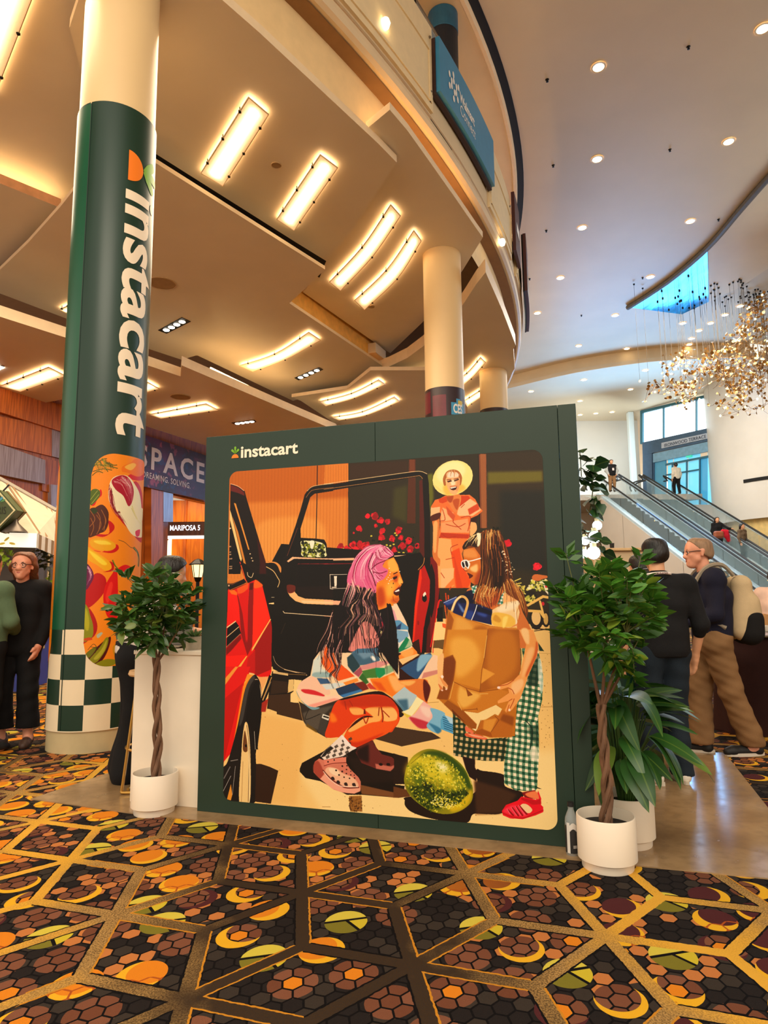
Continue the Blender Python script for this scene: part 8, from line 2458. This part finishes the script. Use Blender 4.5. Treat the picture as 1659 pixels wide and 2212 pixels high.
# ---- stand with sloped awning, diamond sign and valance at the left
D9 = 9.4
def lp(px, py, y=D9): return ay(px, py, y)
t = thing('awning_stand', 'stand with a grey sloped awning, striped valance and blue front at the left', 'stand', (lp(40, 1300).x, D9, 0))
aw = mat('awning_cloth', (206, 186, 160), .8, var=.03); aws = mat('awning_stripe', (150, 118, 84), .8, var=.02)
top = [lp(-260, 960, 10.4), lp(0, 1036, 10.4), lp(122, 1105, 10.4)]; bot = [lp(-260, 1150, D9 - .3), lp(-2, 1150, D9 - .3), lp(80, 1152, D9 - .3), lp(124, 1172, D9 + .2)]
g = G(); g.add([top[0], top[1], top[2], bot[3], bot[2], bot[1], bot[0]], [(0, 6, 5, 1), (1, 5, 4, 2), (2, 4, 3)]); g.obj('awning', aw, t)
G().tube([top[0], top[1], top[2]], .05, 6).obj('ridge', mat('ridge_grey', (150, 140, 126), .6), t)
def strip(a, b_, w, nm='awning_stripe'):
    d = Vector((0, -.012, .012)); e = Vector((w, 0, 0)); mesh_obj(nm, [a + d, a + e + d, b_ + e + d, b_ + d], [(0, 3, 2, 1)], aws, t)
for k in (0, 1): 
    strip(top[1].lerp(top[2], .10 + .10 * k), bot[2].lerp(bot[3], .10 + .35 * k), .03); strip(top[1].lerp(top[2], .80 + .09 * k), bot[3] + Vector((.05 * k, 0, 0)), .02)
b0_, b1_ = bot[1], bot[2]
vh = .20
mesh_obj('valance', [bot[0], bot[1], bot[2], bot[2] - Vector((0, 0, vh)), bot[1] - Vector((0, 0, vh)), bot[0] - Vector((0, 0, vh))], [(0, 5, 4, 1), (1, 4, 3, 2)], mat('valance_lit_white', (250, 246, 230), .6, emit=(255, 250, 226), es=.7, var=0), t)  # valance cloth glows by itself, standing in for bright light on it
mesh_obj('side_valance', [bot[2], bot[3], bot[3] - Vector((0, 0, vh)), bot[2] - Vector((0, 0, vh))], [(0, 3, 2, 1)], mat('valance_grey', (226, 214, 198), .7), t)
for k in range(3):
    a_ = bot[2].lerp(bot[3], .12 + .3 * k) + Vector((0, -.01, 0)); e = (bot[3] - bot[2]) * .13
    mesh_obj('valance_stripe', [a_, a_ + e, a_ + e - Vector((0, 0, vh)), a_ - Vector((0, 0, vh))], [(0, 3, 2, 1)], aws, t)
for k, (dx, dz, rt) in enumerate(((-.06, -.03, .7), (.02, -.09, -.2), (-.12, -.09, .2))):
    c_ = lp(24, 1160, D9 - .33); g = G(); g.add([(c_.x + dx + .045 * math.cos(w * PI / 6) * math.cos(rt) - .016 * math.sin(w * PI / 6) * math.sin(rt), c_.y, c_.z + dz + .045 * math.cos(w * PI / 6) * math.sin(rt) + .016 * math.sin(w * PI / 6) * math.cos(rt)) for w in range(12)], [tuple(range(12))]); g.obj('petal_print', mat('petal_yellow', (240, 214, 80), .6, var=0), t)
blue_f = mat('stand_blue', (44, 58, 140), .5, var=.04); grey_f = mat('stand_grey', (86, 80, 76), .6, var=.05)
xa, xb, xc = lp(-200, 1300).x, lp(62, 1300, 10.2).x, lp(112, 1300, 11.2).x
G().prism([(xa, 10.1), (xb, 10.1), (xc, 11.2), (xc, 11.4), (xa, 11.4)], 0, 1.05).obj('front', blue_f, t)
G().prism([(xa, 10.3), (xb, 10.3), (xc, 11.3), (xc, 11.4), (xa, 11.4)], 1.05, 2.2).obj('back_panel', grey_f, t)
for x_, y_ in ((78, 11.0), (88, 10.9), (100, 10.8)):
    p_ = lp(x_, 1300, y_); G().tube([(p_.x, p_.y, 1.0), (p_.x, p_.y, 2.2)], .018, 6).obj('post', mat('post_cream', (206, 186, 150), .5), t)
for k in range(3):
    p_ = lp(82 + 9 * k, 1380, 10.9); G().box((p_.x, p_.y - .15, .78), (.10, .04, .40), .5, bevel=.008).obj('frame_molding', mat('molding_gold', (196, 170, 110), .5), t)
# trailing greens of the stand
rg = random.Random(12)
def bush(label, px, py, y, r, n, m_, sc_=.09):
    c_ = lp(px, py, y); t_ = thing('hanging_greens', label, 'plant', tuple(c_)); me_ = leaf_mesh('leaf', sc_, sc_ * .55, m_, .3); core = G()
    for k in range(5): core.tube([c_ + Vector((0, 0, r[2])), c_ + Vector((rg.uniform(-r[0], r[0]), 0, rg.uniform(-r[2], r[2])))], .006, 4)
    core.obj('stem', mat('vine_stem', (84, 92, 44), .7), t_)
    for i in range(n):
        p_ = c_ + Vector((rg.uniform(-1, 1) * r[0], rg.uniform(-1, 1) * r[1], rg.uniform(-1, 1) * r[2])); put_leaf(me_, t_, tuple(c_), p_, (rg.uniform(-1, 1), rg.uniform(-1, .2), rg.uniform(-1, .6)), rg.uniform(-1, 1), rg.uniform(.7, 1.3))
lime = leaf_mat('lime_leaf', (150, 190, 40), (220, 230, 120)); drk = leaf_mat('dark_leaf', (38, 44, 24), (90, 90, 40))
bush('bright lime green leaves under the white valance at the left edge', 12, 1200, 9.3, (.12, .08, .14), 40, lime)
bush('dark hanging vine under the awning beside the green column', 96, 1205, 9.9, (.20, .1, .14), 60, drk)
bush('light green trailing plant just left of the green column', 104, 1290, 10.0, (.05, .05, .45), 46, lime, .07)
# diamond sign
c_ = lp(2, 1104, 8.9); R1 = lp(43, 1104, 8.9).x - c_.x; R2 = R1 * 1.1
t = thing('diamond_sign', 'green diamond shaped sign with cream border hanging before the awning', 'sign', tuple(c_))
dg = mat('diamond_green', (74, 84, 44), .5, var=.03); dc = mat('diamond_cream', (236, 222, 170), .5, var=0)
def dia(s, y0, y1, m_, nm): 
    g = G(); P_ = [(c_.x + R1 * s, c_.z), (c_.x, c_.z + R2 * s), (c_.x - R1 * s, c_.z), (c_.x, c_.z - R2 * s)]
    g.add([(x, y0, z) for x, z in P_] + [(x, y1, z) for x, z in P_], [(0, 1, 2, 3), (7, 6, 5, 4)] + [(i, i + 4, (i + 1) % 4 + 4, (i + 1) % 4) for i in range(4)]); return g.obj(nm, m_, t)
dia(1.0, 8.84, 9.02, dg, 'board'); dia(1.04, 9.0, 9.06, mat('diamond_edge', (110, 84, 40), .5), 'edge'); dia(.90, 8.832, 8.84, dc, 'border'); dia(.80, 8.826, 8.83, dg, 'field')
lettering('lettering', 'PARIS', lambda x, y: (c_.x - R1 * .44 + x, 8.82, c_.z - .05 + y), mat('letters_dark', (36, 30, 20), .5, var=0), t, R1 * .88, .10, -.004)
lettering('lettering', '2024', lambda x, y: (c_.x - R1 * .15 + x, 8.82, c_.z - .12 + y), mat('letters_dark', (36, 30, 20), .5, var=0), t, R1 * .30, .045, 0)
for k, (rgb, a_) in enumerate((((210, 60, 90), 100), ((70, 160, 190), 62), ((230, 170, 60), 138), ((90, 150, 90), 30), ((150, 90, 160), 156))):
    g = G(); an = math.radians(a_); o_ = Vector((c_.x + .01, 8.82, c_.z + .10)); d = Vector((math.cos(an), 0, math.sin(an))); e = Vector((-d.z, 0, d.x))
    g.add([o_ + d * .02, o_ + d * .07 + e * .018, o_ + d * .10, o_ + d * .07 - e * .018], [(0, 1, 2, 3)]); g.obj('feather', mat('feather_%d' % k, rgb, .5, var=0), t)
G().tube([(c_.x, 8.93, c_.z + R2), (c_.x, 9.05, c_.z + R2 + .10)], .012, 5).obj('hanger', black_metal, t)
# desk lamp shade below the sign
p_ = lp(32, 1140, 9.0); t = thing('shade_lamp', 'grey metal lamp shade hanging under the diamond sign', 'lamp', tuple(p_))
G().lathe([(.03, .12), (.05, .06), (.16, -.05), (.165, -.07)], tuple(p_), 24).obj('shade', mat('shade_grey', (110, 100, 90), .35, .6, var=0), t, True)
G().tube([(p_.x, p_.y, p_.z + .11), (p_.x, p_.y + .02, p_.z + .2)], .012, 6).obj('arm', black_metal, t)

# ================================================================== right rear: draped high table, food counter, reception
a = az(1662, 1590, 0); c = (a.x + .02, a.y + .3)
t = thing('draped_table', 'round high table under a dark brown floor length cloth at the right edge', 'table', (*c, 0))
zt_ = ay(1650, 1374, c[1]).z
V = []; n = 48; F = []
for i, f in enumerate((0, .3, .6, .85, 1.0)):
    for k in range(n):
        a_ = 2 * PI * k / n; r = .30 + .06 * f + .018 * f * math.sin(a_ * 9); V.append((c[0] + r * math.cos(a_), c[1] + r * math.sin(a_), zt_ * (1 - f) + .004))
for i in range(4):
    for k in range(n): F.append((i * n + k, (i + 1) * n + k, (i + 1) * n + (k + 1) % n, i * n + (k + 1) % n))
F.append(tuple(range(n))); mesh_obj('cloth', V, F, cloth('brown_drape', (54, 26, 22), .8), t, True)
G().lathe([(0, 0), (.33, 0), (.34, .01), (.33, .022), (0, .022)], (c[0], c[1], zt_ + .006), 40).obj('tray', mat('silver_tray', (190, 196, 200), .2, .9, var=0), t)
p_ = ay(1640, 1362, 8.0)
t = thing('food_counter', 'black topped food counter behind the draped table', 'counter', (p_.x, 8.0, 0))
G().box((p_.x + .9, 8.0, p_.z - .04), (2.4, .8, .06), bevel=.01).obj('top', shoe_black, t); G().box((p_.x + .9, 8.05, (p_.z - .07) / 2), (2.3, .7, p_.z - .07), bevel=.01).obj('body', black_metal, t)
for i, (px, w, h, m_, lb_) in enumerate(((1634, .13, .12, sole_white, 'white carton on the black food counter, leftmost'), (1652, .10, .07, sole_white, 'low white carton on the black food counter'), (1646, .12, .20, mat('kraft_box', (206, 150, 92), .7), 'tan carton standing behind the white ones on the food counter'))):
    q_ = ay(px, 1350, 7.8 + .12 * i); o = G().box((q_.x, q_.y, p_.z - .01 + h / 2), (w, .12, h), .2, bevel=.006).obj('carton', m_); tag(o, lb_, 'carton')
    child(G().box((q_.x, q_.y, p_.z - .01 + h + .003), (w * .9, .05, .004), .2), 'flap', m_, o, False)
# reception desk under the escalator
p_ = az(1322, 1400, 0); d_ = ay(1330, 1185, 12.0)
t = thing('reception_desk', 'pale wooden reception desk behind the trailing plants', 'desk', (d_.x, 12.0, 0))
G().box((d_.x + .2, 12.3, d_.z - .02), (1.3, .8, .05), bevel=.01).obj('top', mat('desk_wood', (226, 190, 140), .45, var=.06), t); G().box((d_.x + .2, 12.35, (d_.z - .05) / 2), (1.2, .7, d_.z - .05), bevel=.01).obj('body', cream, t)
for px, lb_ in ((1322, 'small black cup on the reception desk'),):
    q_ = ay(px, 1180, 12.1); o = G().lathe([(0, 0), (.035, 0), (.042, .10), (.036, .10), (.03, .01), (0, .01)], (q_.x, 12.1, d_.z + .006), 20).obj('cup', shoe_black, None, True); tag(o, lb_, 'cup')
    child(G().lathe([(.043, .10), (.043, .108), (0, .112)], (q_.x, 12.1, d_.z + .006), 20), 'lid', shoe_white, o)

# ================================================================== chandelier of gold leaves with cables
rg = random.Random(31)
goldl = mat('gold_leaf', (206, 166, 106), .28, .8, var=.25, scale=2); spark = mat('chandelier_bulb', (255, 230, 170), .4, emit=(255, 220, 140), es=9.0, var=0)
YC = 24.5
clusters = [(1635, 665, 26), (1648, 650, 14), (1612, 700, 14), (1600, 722, 20), (1640, 720, 22), (1592, 748, 20), (1620, 762, 26), (1650, 770, 24), (1575, 760, 10), (1600, 790, 30), (1635, 800, 30), (1560, 785, 18), (1545, 790, 26), (1520, 800, 24), (1570, 810, 26), (1605, 830, 34), (1585, 845, 24), (1640, 830, 18), (1490, 800, 14), (1470, 785, 12), (1440, 795, 10), (1445, 830, 16), (1470, 840, 18), (1410, 842, 8), (1500, 835, 14), (1480, 865, 12), (1530, 765, 14), (1570, 870, 10), (1610, 862, 16), (1582, 885, 6), (1622, 880, 5), (1655, 870, 8), (1480, 770, 10), (1612, 460, 6), (1655, 700, 16), (1655, 800, 16)]
c0 = ay(1560, 790, YC)
chd = thing('chandelier', 'huge hanging chandelier of small gold leaves and tiny lamps on thin cables', 'chandelier', tuple(c0))
def disc_leaf(r):
    me = bpy.data.meshes.new('leaf'); n = 9
    me.from_pydata([(r * math.cos(2 * PI * k / n) * .85, r + r * math.sin(2 * PI * k / n), .18 * r * math.cos(4 * PI * k / n)) for k in range(n)], [], [tuple(range(n))]); me.materials.append(goldl); return me
lf = [disc_leaf(.055), disc_leaf(.064), disc_leaf(.048)]
cnt = 0; rest = G(); stems = G()
items = []
for cx, cy, n in clusters:
    w = ay(cx, cy, YC + rg.uniform(-1.2, 1.2)); pr = w
    for k in range(int(n * 2.2)):
        p_ = w + Vector((rg.gauss(0, .20), rg.gauss(0, .3), rg.gauss(0, .19))); items.append((p_, pr)); pr = p_
rg.shuffle(items)
for i, (p_, pr) in enumerate(items):
    d = Vector((rg.uniform(-1, 1), rg.uniform(-1, 1), rg.uniform(-1, 1)))
    if i % 2 == 0: stems.tube([pr, pr.lerp(p_, .5) + Vector((0, 0, -.05)), p_], .006, 3, cap=False) if (pr - p_).length < .9 else None
    if cnt < 300: put_leaf(lf[i % 3], chd, tuple(c0), p_, d, rg.uniform(-1.5, 1.5), rg.uniform(.8, 1.3)); cnt += 1
    else:
        d.normalize(); x = d.orthogonal().normalized(); y = d.cross(x); r = rg.uniform(.045, .07); rest.add([p_ + (x * math.cos(2 * PI * k / 8) + y * math.sin(2 * PI * k / 8)) * r for k in range(8)], [tuple(range(8))])
o = rest.obj('leaf_mass', goldl, chd); o['kind'] = 'stuff'
stems.obj('stem', mat('gold_stem', (150, 106, 56), .35, .9, var=0), chd)['kind'] = 'stuff'
for i in range(80):
    p_, _ = items[(i * 13) % len(items)]; child(ell(p_ - c0, (.035, .035, .045), 5), 'bulb', spark, chd)
wires = G(); dots = G(); wm = mat('cable', (96, 84, 70), .5, var=0)
for i in range(90):
    p_, _ = items[(i * 7) % len(items)]; wires.tube([p_, (p_.x, p_.y, 12.93)], .006, 3, cap=False); dots.lathe([(.04, 0), (.03, -.05), (0, -.05)], (p_.x, p_.y, 12.93), 6)
o = wires.obj('cable', wm, chd); o['kind'] = 'stuff'
o = dots.obj('cable_point', black_metal, chd); o['kind'] = 'stuff'
